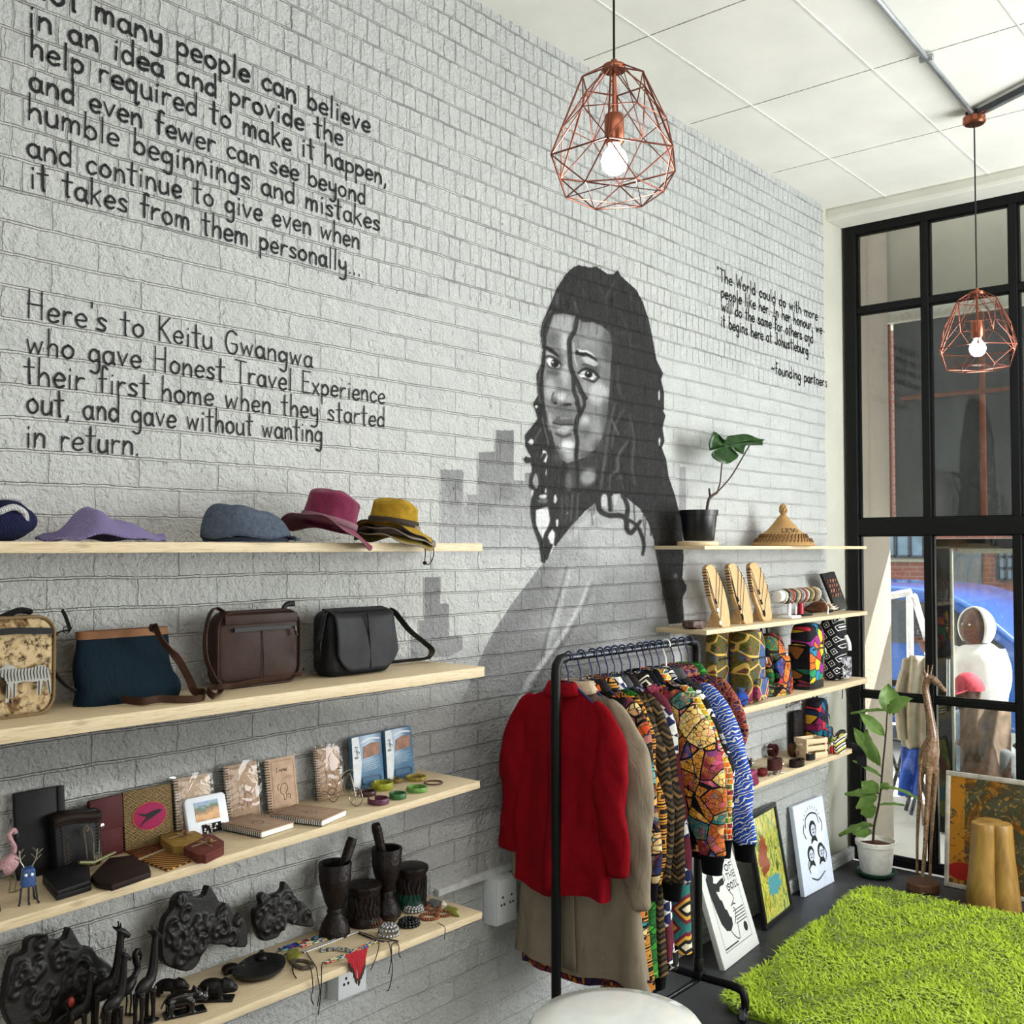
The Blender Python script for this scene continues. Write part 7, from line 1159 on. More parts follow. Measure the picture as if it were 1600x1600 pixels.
# ------------------------------------------------------------------ right shelves: top
z = ZR[0]+.0005
q = on_z(1092, 850, z) if False else on_y(1092, 848, 2.345); MX, MY = q[0], 2.345
tag(MB().lathe([(0, 0), (.088, 0), (.09, .004), (.09, .016), (.086, .019), (0, .019)], n=40).build('wooden_disc', M_PINE2, loc=(MX-.01, MY, z), ang=40), 'pale round wooden disc under the black flower pot', 'disc')
MO = thing('potted_monstera', 'monstera cutting with split leaf in a black nursery pot', 'plant', (MX, MY, z+.0195)); hh = solve_h((MX, MY, z+.02), (0, 0, 1), 797)
MB().lathe([(0, .002), (.064, .002), (.067, .006), (.079, hh*.82), (.083, hh*.83), (.086, hh), (.082, hh), (.078, hh*.86), (0, hh*.84)], n=40).build('pot', mat('nursery_pot', '#111214', .3, 0, .04), MO, ang=40); MB().lathe([(0, hh*.87), (.078, hh*.86)], n=24).build('soil', M_SOIL, MO)
mp = lambda px, py, d=0: V3(on_y(px, py, MY+d))-MO.location
MB().tube(smoothline([mp(1104, 800), mp(1107, 782), mp(1112, 775), mp(1120, 770)], 4), .0065, 8).tube(smoothline([mp(1110, 780), mp(1109, 765)], 2) if False else [mp(1110, 778), mp(1108, 763)], [.006, .004], 8).build('stem', M_STEM, MO)
MB().tube(smoothline([mp(1120, 770), mp(1125, 755), mp(1127, 735), mp(1129, 718)], 4), .0032, 8).build('stalk', M_STEM, MO); MB().tube(smoothline([mp(1120, 770), mp(1142, 745), mp(1160, 715), mp(1172, 694)], 4), .0034, 8).build('stalk', M_STEM, MO)
def mleaf(P, cen, dep, name='leaf'):
    c = mp(*cen, dep); pts = smoothline([mp(*p, dep+d) for *p, d in P], 3, True); n = len(pts); vs = [c]; fs = []
    for r in (.35, .7, 1): vs += [c+(p-c)*r+Vector((0, .012*math.sin(i*.5)*r-.02*r*r, .0)) for i, p in enumerate(pts)]
    for i in range(n): j = (i+1) % n; fs.append((0, 1+i, 1+j)); fs += [(1+k*n+i, 1+k*n+n+i, 1+k*n+n+j, 1+k*n+j) for k in (0, 1)]
    return MB().add(vs, fs).build(name, M_MON, MO, ang=180, solid=.0018)
mleaf([(1127, 688, 0), (1120, 678, 0), (1110, 675, .01), (1103, 680, .02), (1101, 690, .02), (1106, 703, .01), (1113, 702, .01), (1126, 697, 0), (1116, 701, 0), (1109, 708, .0), (1112, 717, -.01), (1123, 725, -.02), (1135, 722, -.02), (1150, 713, -.02), (1148, 708, -.02), (1138, 698, 0), (1146, 702, -.01), (1157, 710, -.02), (1161, 700, -.01), (1163, 692, 0), (1172, 692, 0), (1186, 696, .01), (1189, 690, .01), (1189, 687, .01), (1176, 686, .01), (1160, 679, .02), (1145, 680, .02), (1132, 682, .01)], (1133, 696), -.02)
q = on_y(1224, 848, 2.315); HT = thing('straw_hat', 'conical woven straw hat with plaited knob and dark lettering', 'hat', (q[0], 2.315, z)); hh = solve_h((q[0], 2.315, z), (0, 0, 1), 800)
t = NT('woven_straw'); w = t.n('ShaderNodeTexWave', bands_direction='Z'); t.i(w, Vector=t.coord('Object'), Scale=60.0, Distortion=1.5, Detail=2.0); n1 = t.noise(t.coord('Object'), 120, 3).outputs[0]; t.base(t.ramp(t.math('MULTIPLY_ADD', w.outputs['Fac'], .5, t.math('MULTIPLY', n1, .5)), [(.3, '#8a6a42'), (.65, '#b8935f')])); t.bump(w.outputs['Fac'], .4, .003); M_STR = t.fin(.8, 0, .2)
MB().lathe([(0, .0), (.150, .0), (.152, .006), (.142, .018), (.132, .032), (.116, .036), (.112, .05), (.103, .058), (.07, .085), (.045, .115), (.024, .142), (.012, .155), (0, .157)], n=56).build('cone', M_STR, HT, ang=50)
m = MB()
for r, zz, n in ((.138, .026, 46), (.116, .048, 40)):
    for i in range(n): a = 2*PI*i/n; m.tube([((r+.004)*math.cos(a), (r+.004)*math.sin(a), zz-.008), ((r-.006)*math.cos(a+.09), (r-.006)*math.sin(a+.09), zz+.010)], .0035, 6)
m.build('braid_ridge', mat('dark_straw', '#6d4a2c', .8, 0, .2, 60), HT)
m = MB(); [m.tube(smoothline([(0, 0, .152), (.016*math.cos(a), .016*math.sin(a), .172), (.012*math.cos(a+1), .012*math.sin(a+1), .192), (0, 0, .203)], 4), .0065, 8) for a in np.linspace(0, 2*PI, 6)[:-1]]; m.tube([(0, 0, .19), (0, 0, .21)], [.009, .003], 10); m.build('knob', M_STR, HT, ang=180)
m = MB(); S, tw_ = text_strokes('LESO', .006, random.Random(3))
for pts in S:
    P = []
    for v in smoothline(pts, 3) if len(pts) > 2 else [pts[0].lerp(pts[1], i/4) for i in range(5)]: zz = .066+v.y*.018; r = np.interp(zz, [.058, .085, .115], [.103, .07, .045])+.0015; a = -2.78+v.x*.42; P.append((r*math.cos(a), r*math.sin(a), zz))
    m.tube(P, .0018, 6)
m.build('lettering', M_PRT, HT)
# necklace boards
z = ZR[1]+.0005
tag(MB().grid(lambda i, j: (.062*math.cos(2*PI*i)*(1+.06*math.sin(14*PI*i))*(1 if j > 0 else .4), .042*math.sin(2*PI*i)*(1+.06*math.sin(14*PI*i)), .034*j), 64, 4, True).add([(.062*math.cos(2*PI*i/64)*(1+.06*math.sin(14*PI*i/64)), .042*math.sin(2*PI*i/64)*(1+.06*math.sin(14*PI*i/64)), .034) for i in range(64)], [tuple(range(64))]).build('wooden_bracelet', mat('striped_dark_wood', '#4a3226', .45, 0, .45, 50, stretch=(6, 6, .4)), loc=(on_z(1097, 983, z)[0], on_z(1097, 983, z)[1]+.04, z), ang=40), 'dark striped wooden bracelet block at the end of the shelf', 'bracelet')
C9 = lambda x, y: (1020+x/4.444, 640+y/4.444)
M_BRD = wood('honey_wood', '#c8a677', '#b28d5e', (30, 30, 3), knots=False); M_NCORD = mat('dark_necklace_cord', '#2a2220', .7)
def nboard(lab, P, base, pend, k):
    Y = ob(*base, z, 2.38)[1]+.02; Q = [V3(on_y(*C9(*p), Y)) for p in P]; x0 = sum(q_.x for q_ in Q)/len(Q); T = thing('necklace_board', lab, 'display', (x0, Y, z), 0, 'leaf-shaped necklace boards', (-.1, 0, .12)); pts = [(v.x, v.y) for v in smoothline([(q_.x-x0, max(.001, q_.z-z), 0) for q_ in Q], 4, True)]
    MB().prism(pts, .02, (0, .02, 0), (1, 0, 0), (0, 0, 1)).build('board', M_BRD, T, bv=.002); MB().prism([(.0, .0), (.05, 0), (0, .12)], .014, (.007, .018, .001), (0, 1, 0), (0, 0, 1)).build('easel_back', M_BRD, T, smooth=False)
    zs_ = [p[1] for p in pts]; hgt = max(zs_); 
    def edge(zz): xs_ = [pts[i][0]+(pts[(i+1) % len(pts)][0]-pts[i][0])*(zz-pts[i][1])/(pts[(i+1) % len(pts)][1]-pts[i][1]) for i in range(len(pts)) if (pts[i][1] > zz) != (pts[(i+1) % len(pts)][1] > zz)]; return min(xs_), max(xs_)
    m = MB(); n = 9
    for i in range(n):
        zz = hgt*(.52+.045*i); a, b = edge(zz); 
        for e_ in (a, b): m.box((e_, .009, zz), (.006, .021, .0022), (0, .5 if e_ == a else -.5, 0))
    m.build('notch', L_COF, T, smooth=False); M4 = Matrix.Translation(T.location) @ T.rotation_euler.to_matrix().to_4x4()
    for i, (h0, drop, kind) in enumerate(pend):
        a, b = edge(hgt*h0); c_ = ((a+b)/2+.004, hgt*(h0-drop)); N = thing('necklace', f'{["first","second","third"][i]} from the top of the dark cord necklaces on the {k} board', 'necklace', T.location, 0, 'cord necklaces on the boards', tuple(T.rotation_euler))
        MB().tube(smoothline([(a, .012, hgt*h0), (a+.0, -.003, hgt*(h0-.01)), ((a*.45+c_[0]*.55), -.004, (hgt*h0*.4+c_[1]*.6)), (c_[0], -.004, c_[1]), ((b*.45+c_[0]*.55), -.004, (hgt*h0*.4+c_[1]*.6)), (b, -.003, hgt*(h0-.01)), (b, .012, hgt*h0)], 4), .0014, 6).build('cord', M_NCORD, N)
        if kind == 0: MB().tube([(c_[0]+.007*math.cos(t_), -.005, c_[1]-.012+.012*math.sin(t_)) for t_ in np.linspace(0, 2*PI, 14)[:-1]], .0018, 6, closed=True).build('pendant', M_CHROME, N)
        else: MB().ball((c_[0], -.007, c_[1]-.006), (.006, .005, .008 if kind == 1 else .016), 10, 8).ball((c_[0]-.005, -.007, c_[1]+.006), .005, 8, 6).build('pendant', M_RUBBER if kind == 1 else L_BLACK, N)
BP = ((392, 1105), (408, 1082), (432, 1074), (458, 1084), (490, 1130), (520, 1200), (545, 1290), (558, 1400), (556, 1512), (492, 1518), (462, 1450), (420, 1340), (398, 1220))
nboard('leaf-shaped wooden board with dark necklaces, nearest the mural', BP, (1133, 981), ((.92, .5, 1), (.82, .5, 0), (.72, .60, 0)), 'left leaf-shaped')
nboard('leaf-shaped wooden board with dark necklaces, middle of three', [(x+152+(y-1074)*.018, y-8-(y-1074)*.04) for x, y in BP], (1168, 976), ((.94, .52, 1), (.84, .56, 1), (.74, .6, 2)), 'middle leaf-shaped')
nboard('leaf-shaped wooden board with dark necklaces, beside the bracelet stand', [(x+304-(y-1074)*.04, y-15-(y-1074)*.06) for x, y in BP], (1200, 971), ((.9, .4, 1), (.78, .45, 1), (.6, .45, 2)), 'right leaf-shaped')
a_, b_ = V3(on_y(1214, 932, 2.30)), V3(on_y(1274, 930, 2.30)); BS = thing('bracelet_stand', 'white T-bar stand packed with bead bracelets', 'display', (a_.x, 2.30, z)); L = b_.x-a_.x; hz = a_.z-z
MB().tube([(0, 0, hz), (L, 0, hz)], .027, 24).build('bar', M_WHP, BS, bv=.004); MB().tube([(L*.3, 0, .012), (L*.3, 0, hz-.024)], .010, 14).build('post', M_WHP, BS); MB().box((L*.3, 0, .006), (.11, .08, .012)).build('base', M_WHP, BS, bv=.004)
r_ = random.Random(5); bc = ['#d8d2c6', '#2f2a2a', '#8e7a5a', '#b5382f', '#3a3f3a', '#cbb894', '#6a4a34', '#a8a8a8', '#8c2a3a', '#d8c8a8', '#4a5a4a', '#c9a35a', '#2a2a30', '#a3865a', '#d0cac0']
for i, c in enumerate(bc):
    x = L*(.1+.87*i/(len(bc)-1)); T = tag(MB().tube([(.004*math.sin(3*t_), (.032+.0012*(i % 3))*math.cos(t_), (.032+.0012*(i % 3))*math.sin(t_)-.003) for t_ in np.linspace(0, 2*PI, 26)[:-1]], .0048, 7, closed=True).build('bead_bracelet', mat('bracelet_'+c[1:], c, .4, 0, .4, 240, .8, 300), loc=(a_.x+x, 2.30, z+hz), ang=180), 'bead bracelet on the white T-bar stand', 'bracelet', 'bracelets on the white stand')
q = on_z(1257, 962, z); RP = thing('cardholder', 'small red post on a dark square foot behind the white tag', 'display', (q[0], q[1]+.02, z)); MB().box((0, 0, .004), (.11, .08, .008)).build('foot', M_RUBBER, RP, bv=.002); MB().tube([(0, 0, .008), (0, 0, .075)], .016, 16).build('post', mat('red_lacquer', '#a8162a', .3), RP)
q = on_z(1290, 957, z); FU = thing('fur_tail', 'brown and white fur piece lying before the carved board', 'fur', (q[0], q[1]+.05, z)); t = NT('brown_fur'); s = t.n('ShaderNodeSeparateXYZ'); t.L.new(t.coord('Object'), s.inputs[0]); n1 = t.noise(t.coord('Object', (.3, 2, 2)), 60, 3).outputs[0]; t.base(t.ramp(t.math('ADD', t.math('MULTIPLY', s.outputs[0], 3.2), t.math('MULTIPLY_ADD', n1, .5, .05)), [(.2, '#3f2516'), (.5, '#6b4428'), (.62, '#c9b8a0'), (.8, '#e0d8cc')])); M_FUR = t.fin(.9, 0, .1)
m = MB()
for i in range(900):
    u = r_.random(); x = -.14+.3*u; y = r_.uniform(-.035, .035); zz = .010+.045*math.sin(PI*min(1, u*.95+.05))*(1-(y/.045)**2); a = r_.uniform(-.5, .5); ln = r_.uniform(.03, .06); m.tube([(x, y, zz*.6), (x+ln*.6, y+a*.02, zz), (x+ln, y+a*.035, zz*.8+r_.uniform(-.006, .014))], [.0022, .0018, .0004], 4, False)
h_ = m.build('hair', M_FUR, FU); h_['kind'] = 'stuff'; MB().ball((0, 0, .018), (.14, .035, .018), 16, 8).build('hide', M_FUR, FU)
a_ = on_z(1310, 954, z); Q = [V3(on_y(px, py, a_[1]+.01)) for px, py in ((1307, 955), (1326, 951), (1304, 893), (1284, 897))]; CBd = thing('carved_board', 'upright black carved board leaning at the shelf end', 'carving', (Q[0].x, Q[0].y, z)); MB().prism([(q_.x-Q[0].x, max(0, q_.z-z)) for q_ in Q], .016, (0, .016, 0), (1, 0, 0), (0, 0, 1)).build('board', M_EBONY, CBd, bv=.002)
m = MB()
for i in range(16): f = i % 4/4; g = (i//4)/4; c = Q[0].lerp(Q[1], .15+f*.75).lerp(Q[3].lerp(Q[2], .15+f*.75), .42+g*.5)-CBd.location; m.box((c.x+r_.uniform(-.004, .004), -.003, c.z), (.008+.006*(i % 3), .008, .018), (0, r_.uniform(-.6, .6), 0))
m.build('relief', mat('copper_brown_relief', '#8a5a48', .35, 0, .5, 90), CBd, bv=.0015)
for px, lab in ((1244, 'white paper price tag hanging by the bracelet stand'), (1294, 'white paper price tag hanging in front of the fur')): q = V3(on_y(px, 955, WY-RD-.004)); tg = thing('price_tag', lab, 'tag', q, .2, 'white price tags'); MB().box((0, 0, .004), (.018, .0015, .04), (0, .35, 0)).build('card', M_PAPER, tg, smooth=False); MB().tube([(-.006, 0, .022), (-.022, .01, .05), (-.03, .03, .07)], .0009, 5).build('string', M_PAPER, tg)
# ------------------------------------------------------------------ right shelves: backpacks
z = ZR[2]+.0005
def backpack(nm, lab, base, top, w, d, m1, m2=None, split=0, rz=0, pocket=None, hand=True, ro=.05, grp='printed bags', zb_=None, mp_=None, tilt=0):
    zb_ = z if zb_ is None else zb_; q = ob(*base, zb_, WY-.015-d*.95); h = solve_h(q, (0, 0, 1), top); T = thing(nm, lab, 'bag', (q[0], q[1]+d*.45, zb_), rz, grp, (tilt, 0, rz))
    rbag(T, w, h, d, m1, 'body', min(ro, w*.45), .15)
    if m2: MB().grid(lambda i, j: (w/2*1.01*math.copysign(abs(math.cos(2*PI*i))**.45, math.cos(2*PI*i)), d/2*1.06*math.copysign(abs(math.sin(2*PI*i))**.45, math.sin(2*PI*i)), .004+h*split*j), 40, 6, True).build('lower_panel', m2, T, ang=60)
    if pocket: px_, pw, pz, ph = pocket; k = rrect(pw*w, ph*h, .02); MB().prism([(a+px_*w, b) for a, b in k], .022, (0, -d/2*1.05, pz*h), (1, 0, 0), (0, 0, 1)).build('pocket', mp_ or m1, T, bv=.007, seg=3)
    MB().ribbon([(-w*.4, -d*.56, h*.62), (0, -d*.6, h*.63), (w*.4, -d*.56, h*.62)], .009, .004, (0, 0, 1)).build('zip', mat('zip_black', '#0b0b0c', .6), T); MB().tube([(w*.3, -d*.64, h*.62), (w*.32, -d*.66, h*.54)], .0025, 6).build('zip_pull', M_CHROME, T)
    if hand: MB().tube(smoothline([(-.03, .01, h*.97), (-.028, .01, h+.03), (.028, .01, h+.03), (.03, .01, h*.97)], 4), .006, 8).build('handle', L_BLACK, T)
    return T, w, h
AN1 = fab_v('olive_ankara', ['#a8246a', '#5a5420', '#2b62a0', '#5f5a24', '#b5246a', '#55501e', '#5a5420', '#474616'], 11, '#c9a95a', .03, st=(1, .3, 1), inner=(9, '#2e3a1c', .06)); AN2 = fab_v('red_mosaic_ankara', ['#b5332c', '#d9742c', '#1f6a3a', '#23408a', '#c9a24a', '#7a1f24'], 12, '#130d0d', .05, st=(1, .3, 1), inner=(5, '#191010', .05)); AN3 = fab_v('bright_triangle_print', ['#d9662a', '#2e8a5a', '#8a2c7a', '#d9b52c', '#2b7aa0', '#b5303c', '#1b1b20'], 22, '#14121a', .05, st=(1, .3, 1)); AN4 = fab_v('dark_triangle_print', ['#141418', '#1f5a44', '#6a2c3a', '#141418', '#7a4a1f', '#1b1b3a'], 20, '#0c0c10', .05, st=(1, .4, 1)); MUD = fab_sq('mudcloth_print', ['#d8d8d8', '#17171a', '#17171a', '#c8c8c8', '#17171a'], 22, .6, (.08, .15, .24, .31)); MUD2 = fab_v('grey_mudcloth', ['#1a1a1e', '#8a8a8e', '#1a1a1e', '#5a5a60'], 40, '#c9c9cc', .05, st=(1, .4, 1)); AN5 = fab_v('blue_pink_print', ['#7a1f4a', '#1f6a80', '#b5303c', '#1b2a4a', '#c99a2c', '#232028'], 26, '#15141a', .05, st=(1, .3, 1))
backpack('tote_bag', 'dark blue and magenta printed bag standing behind the clothes end', (1135, 1100), 985, .20, .06, AN1, rz=.05, grp='printed bags')
backpack('backpack', 'olive backpack with pink and blue patches, gold outlines', (1183, 1099), 986, .2, .1, AN1, rz=.1, pocket=(.0, .7, .2, .3))
backpack('backpack', 'rounded backpack in red and orange mosaic print', (1222, 1083), 990, .2, .1, AN2, rz=.05, pocket=(.0, .8, .35, .5), ro=.09, tilt=-.12)
T = thing('fabric_strap', 'folded red mosaic straps lying in front of the rounded backpack', 'strap', (on_z(1222, 1086, z)[0], on_z(1222, 1086, z)[1]+.01, z)); 
for k in range(3): MB().ribbon(smoothline([(-.11, .02, .012+.02*k), (-.04, -.006*k, .008+.02*k), (.05, -.01, .008+.02*k), (.12, .01, .014+.016*k)], 4), .035, .016, (0, 1, .2)).build('strap_fold', AN2, T)
backpack('backpack', 'backpack with bright triangle-print top and black leather base', (1277, 1076), 975, .19, .11, AN3, leather('black_bag_leather', '#17181a', .35), .55, .05, None, False); T = bpy.data.objects['backpack.002']; MB().grid(lambda i, j: (-.098, -.05+.11*i, .01+.21*j), 4, 4).build('side_panel', AN4, T, solid=.004)
backpack('backpack', 'black and white mudcloth-print backpack at the shelf end', (1315, 1063), 966, .17, .1, MUD, rz=.1, pocket=(.1, .8, .2, .34), mp_=MUD2, ro=.06); T = bpy.data.objects['backpack.003']; MB().tube(smoothline([(-.01, -.07, .24), (.0, -.085, .2), (.01, -.085, .16)], 3), .010, 8, sx=.4).build('strap_end', M_WHP, T)
q = on_z(1164, 1106, z); T = thing('drawstring_pouch', 'small blue and orange pouch at the front beside the olive backpack', 'pouch', (q[0], q[1]+.02, z), 0); MB().ball((0, 0, .035), (.045, .03, .036), 16, 10).build('body', fab_v('blue_orange_print', ['#24408a', '#24408a', '#c9561f', '#5a1f2a'], 18, '#151515', .04), T); MB().tube([(0, 0, .06), (0, 0, .085)], [.012, .02], 12).build('neck', AN1, T)
# ------------------------------------------------------------------ right shelves: belts, crate, pouches
z = ZR[3]+.0005
def z5(px, py): return V3(ob(px, py, z, 2.40))
def coil(lab, px, py, r, w, m_, turns=2.5, stand=False, dy=.0, rz=0):
    q = z5(px, py); T = thing('leather_belt', lab, 'belt', (q.x, q.y+dy, z), rz, 'rolled leather belts'); n = int(turns*18); P = []
    for i in range(n): a = 2*PI*i/18; rr = r*(.35+.65*i/n); P.append((rr*math.cos(a), 0, r+rr*math.sin(a)) if stand else (rr*1.3*math.cos(a), rr*.7*math.sin(a), w/2+.001))
    MB().ribbon(P, w, .004, (0, 1, 0) if stand else (0, 0, 1)).build('strap', m_, T, ang=60); e = Vector(P[-1]); MB().tube([e+Vector(((.014*math.cos(t_)), -.006 if not stand else .014*math.sin(t_), .014*math.sin(t_) if not stand else .004)) for t_ in np.linspace(0, 2*PI, 13)[:-1]], .002, 6, closed=True).build('buckle', M_CHROME, T); return T
L_RB = leather('red_brown_leather', '#3d1a18', .35); L_DKB = leather('dark_belt_leather', '#241814', .3)
coil('black studded belt rolled at the left of the lowest right shelf', 1172, 1198, .05, .035, L_BLACK, 2, False, .04); coil('red-brown wide belt coil, tallest among the belts', 1216, 1203, .042, .05, L_RB, 3, False, .02); coil('red-brown belt coil stacked upright behind the tall one', 1222, 1186, .035, .032, L_RB, 2.5, True, .05); coil('dark brown oval belt coil at the shelf front', 1250, 1198, .05, .03, L_DKB, 2.2, False, .02); coil('brown belt coil standing on edge left of the crate', 1251, 1184, .035, .03, leather('mid_brown', '#4a2c1e'), 3, True, .04); coil('short black belt coil touching the crate', 1266, 1187, .03, .03, L_BLACK, 2.2, False, .0)
q = z5(1164, 1226); T = thing('phone_pouch', 'dark grey crocheted pouch leaning behind the pink one', 'pouch', (q.x, q.y+.02, z), .2, None, (-.3, 0, .2)); rbag(T, .06, .085, .02, knit('charcoal_knit', '#2c2a30', 200), 'body', .025, .1)
q = z5(1184, 1228); T = thing('phone_pouch', 'pink crocheted pouch at the front of the lowest right shelf', 'pouch', (q.x, q.y+.012, z), .1, None, (-.3, 0, .1)); rbag(T, .07, .07, .02, knit('pink_knit', '#a8466a', 200), 'body', .02, .1); MB().ribbon([(-.035, -.012, .055), (.035, -.012, .055)], .01, .003, (0, 0, 1)).build('trim', mat('pink_trim', '#8c3458', .8), T)
q = z5(1195, 1214); T = thing('leather_purse', 'small dark red purse between the pink pouch and the chain', 'purse', (q.x, q.y+.015, z)); MB().ball((0, 0, .02), (.035, .025, .02), 16, 10).build('body', leather('dark_red_leather', '#5a1418', .4), T); MB().ribbon(smoothline([(-.03, -.008, .03), (0, -.024, .034), (.03, -.008, .03)], 4), .012, .003).build('flap', leather('dark_red_leather', '#5a1418', .4), T)
q = z5(1209, 1210); T = thing('chain_belt', 'dark chain belt with a white tag', 'belt', (q.x, q.y, z)); m = MB()
for i in range(9): c = Vector((-.05+.012*i, .012*math.sin(i*1.3), .006)); m.tube([c+Vector((.008*math.cos(t_), .006*math.sin(t_)*(i % 2), .005*math.sin(t_)*((i+1) % 2))) for t_ in np.linspace(0, 2*PI, 11)[:-1]], .002, 6, closed=True)
m.build('links', mat('gunmetal', '#4a4448', .3, .8), T); MB().box((.05, -.02, .004), (.03, .012, .0015), (0, 0, -.5)).build('tag', M_PAPER, T)
a_, b_ = z5(1260, 1187), z5(1293, 1183); T = thing('wooden_crate', 'small slatted wooden crate holding trinkets', 'crate', (a_.x, a_.y, z), math.atan2(b_.y-a_.y, b_.x-a_.x)); w = (b_-a_).length; hh = .10; d = .085
for i in range(3):
    for y in (0, d): MB().box((w/2, y, .018+.034*i), (w, .006, .024)).build('slat', M_PINE2, T, bv=.001)
    for x in (.004, w-.004): MB().box((x, d/2, .018+.034*i), (.006, d-.006, .024)).build('slat', M_PINE2, T, bv=.001)
for x in (.008, w-.008):
    for y in (.006, d-.006): MB().box((x, y, .05), (.01, .008, .1)).build('corner_post', M_PINE2, T)
MB().box((w/2, d/2, .004), (w, d, .006)).build('floor_board', M_PINE2, T)
kr = thing('key_ring', 'bunch of metal and red key rings inside the little crate', 'keyring', (a_.x+.05, a_.y+.045, z+.008)); r_ = random.Random(9)
for i in range(12): c = Vector((r_.uniform(-.04, .06), r_.uniform(-.02, .02), .008+.006*i)); MB().tube([c+Vector((.011*math.cos(t_), .004*math.sin(t_+i), .011*math.sin(t_))) for t_ in np.linspace(0, 2*PI, 13)[:-1]], .0016, 6, closed=True).build('ring', M_CHROME if i % 2 else mat('red_lacquer', '#a8162a', .3), kr)
q = z5(1303, 1178); T = thing('tassel_pouch', 'small yellow-patterned pouch with a red tassel beside the crate', 'pouch', (q.x, q.y+.01, z), .1); MB().box((0, 0, .065), (.055, .02, .05)).build('body', fab_v('yellow_bead_print', ['#d0c23a', '#e6e0d0', '#2a2a2a', '#5a7a2a'], 50, '#1c1c1c', .08), T, bv=.006); m = MB(); [m.tube([(-.024+.002*i, -.006+.004*(i % 3), .042), (-.026+.0022*i, -.008+.004*(i % 3), .004)], .0022, 5) for i in range(24)]; m.build('tassel', mat('red_thread', '#c01a2c', .8), T)
q = z5(1325, 1176); T = thing('zigzag_pouch', 'black, white and yellow zigzag pouch at the shelf end', 'pouch', (q.x-.02, q.y+.03, z), .0, None, (-.15, 0, .15)); ZG = fab_chev('yellow_zigzag_print', ['#141414', '#e6e2d4', '#141414', '#c9b53a', '#e6e2d4'], 24, .6); rbag(T, .15, .1, .03, ZG, 'body', .02, .1); MB().grid(lambda i, j: (-.075+.15*i, -.012-.01*math.sin(PI*j), .105-.02*j+.008*math.sin(PI*i)), 10, 4).build('flap', mat('black_canvas_flap', '#16150f', .9), T, solid=.004); m = MB(); [m.ball((-.062+.0155*i, -.026, .083), .005, 8, 6) for i in range(9)]; m.build('bead_trim', mat('cream_beads', '#d8d2b8', .5), T)
e = V3(on_y(1342, 1168, 2.21)); MB().ribbon([p-T.location for p in smoothline([V3(on_y(1325, 1163, 2.25)), V3(on_y(1338, 1162, 2.21)), V3(on_y(1348, 1170, 2.2)), V3(on_y(1354, 1185, 2.19)), V3(on_y(1350, 1200, 2.185))], 4)], .05, .004, (0, 1, .4)).build('strap', L_BLACK, T)
backpack('backpack', 'small pink and blue printed backpack standing behind the crate', (1287, 1160), 1092, .16, .08, AN5, rz=.1, pocket=(.08, .8, .12, .5), mp_=AN5, zb_=z); bpy.data.objects['backpack.004'].location.y = WY-.055
q = z5(1256, 1168); T = thing('tote_bag', 'slim black bag with red edge leaning behind the crate', 'bag', (q.x, WY-.03, z), 0); rbag(T, .1, .2, .03, L_BLACK, 'body', .015, .1); m = MB(); [m.ball((-.04, -.018, .02+.02*i), .004, 8, 6) for i in range(8)]; m.build('bead_trim', M_CUB, T)
T = thing('wall_hook', 'black hook with two cords hanging under the backpack shelf', 'hook', (on_y(1308, 1085, WY-.01)[0], WY, ZR[2]-.03)); MB().tube([(0, 0, 0), (0, -.04, 0), (0, -.045, -.03)], .004, 8).build('peg', M_STEEL, T); MB().tube([(0, -.045, -.01), (.0, -.04, -.12)], .003, 6).tube([(0, -.045, -.01), (.16, -.03, -.22)], .0022, 6).build('cord', M_CORD, T)
# ------------------------------------------------------------------ outside the window
st(MB().box((6.23, 3.31, 2.3), (.46, 1.8, 4.6)).build('wall_pier', M_CONC, bv=.02)); st(MB().box((6.78, -1.0, 4.1), (.6, 7.0, 1.66)).build('wall_lintel', M_LINTEL, smooth=False)); st(MB().box((6.58, -1.0, 3.235), (.24, 7.0, .07)).build('trim_5', mat('pale_ledge', '#d8d4c6', .8, world=True), bv=.01))
t = NT('grey_board'); n1 = t.noise(t.coord('World', (1, 1, .3)), 6, 5).outputs[0]; t.base(t.ramp(n1, [(.3, '#3a3c3e'), (.7, '#55585a')])); M_GB = t.fin(.6)
SG_ = thing('sign_board', 'dark grey board with copper battens filling the upper opening outside', 'board', (6.53, 0, 1.93)); MB().box((0, -1.05, .635), (.04, 6.9, 1.27)).build('board', M_GB, SG_, smooth=False)
M_BAT2 = mat('copper_batten', '#8a5a48', .45, .3, .1, 20); hz = on_x(1440, 620, 6.5)[2]-1.93
for px in (1389, 1536): y = on_x(px, 700, 6.5)[1]; MB().box((-.03, y, .635), (.02, .035, 1.27)).build('batten', M_BAT2, SG_, bv=.003)
for k in (1, 2, 3, 4): y = on_x(1536, 700, 6.5)[1]-.9*k; MB().box((-.03, y, .635), (.02, .035, 1.27)).build('batten', M_BAT2, SG_, bv=.003)
MB().box((-.036, -1.0, hz), (.02, 6.7, .026)).build('batten', M_BAT2, SG_, bv=.003)
M_SUNC = plaster('pale_pavement', '#c9c6bd', 20, .2)
st(MB().box((14.05, 4, -.06), (16.0, 24, .1)).build('ground_street', M_SUNC, smooth=False))
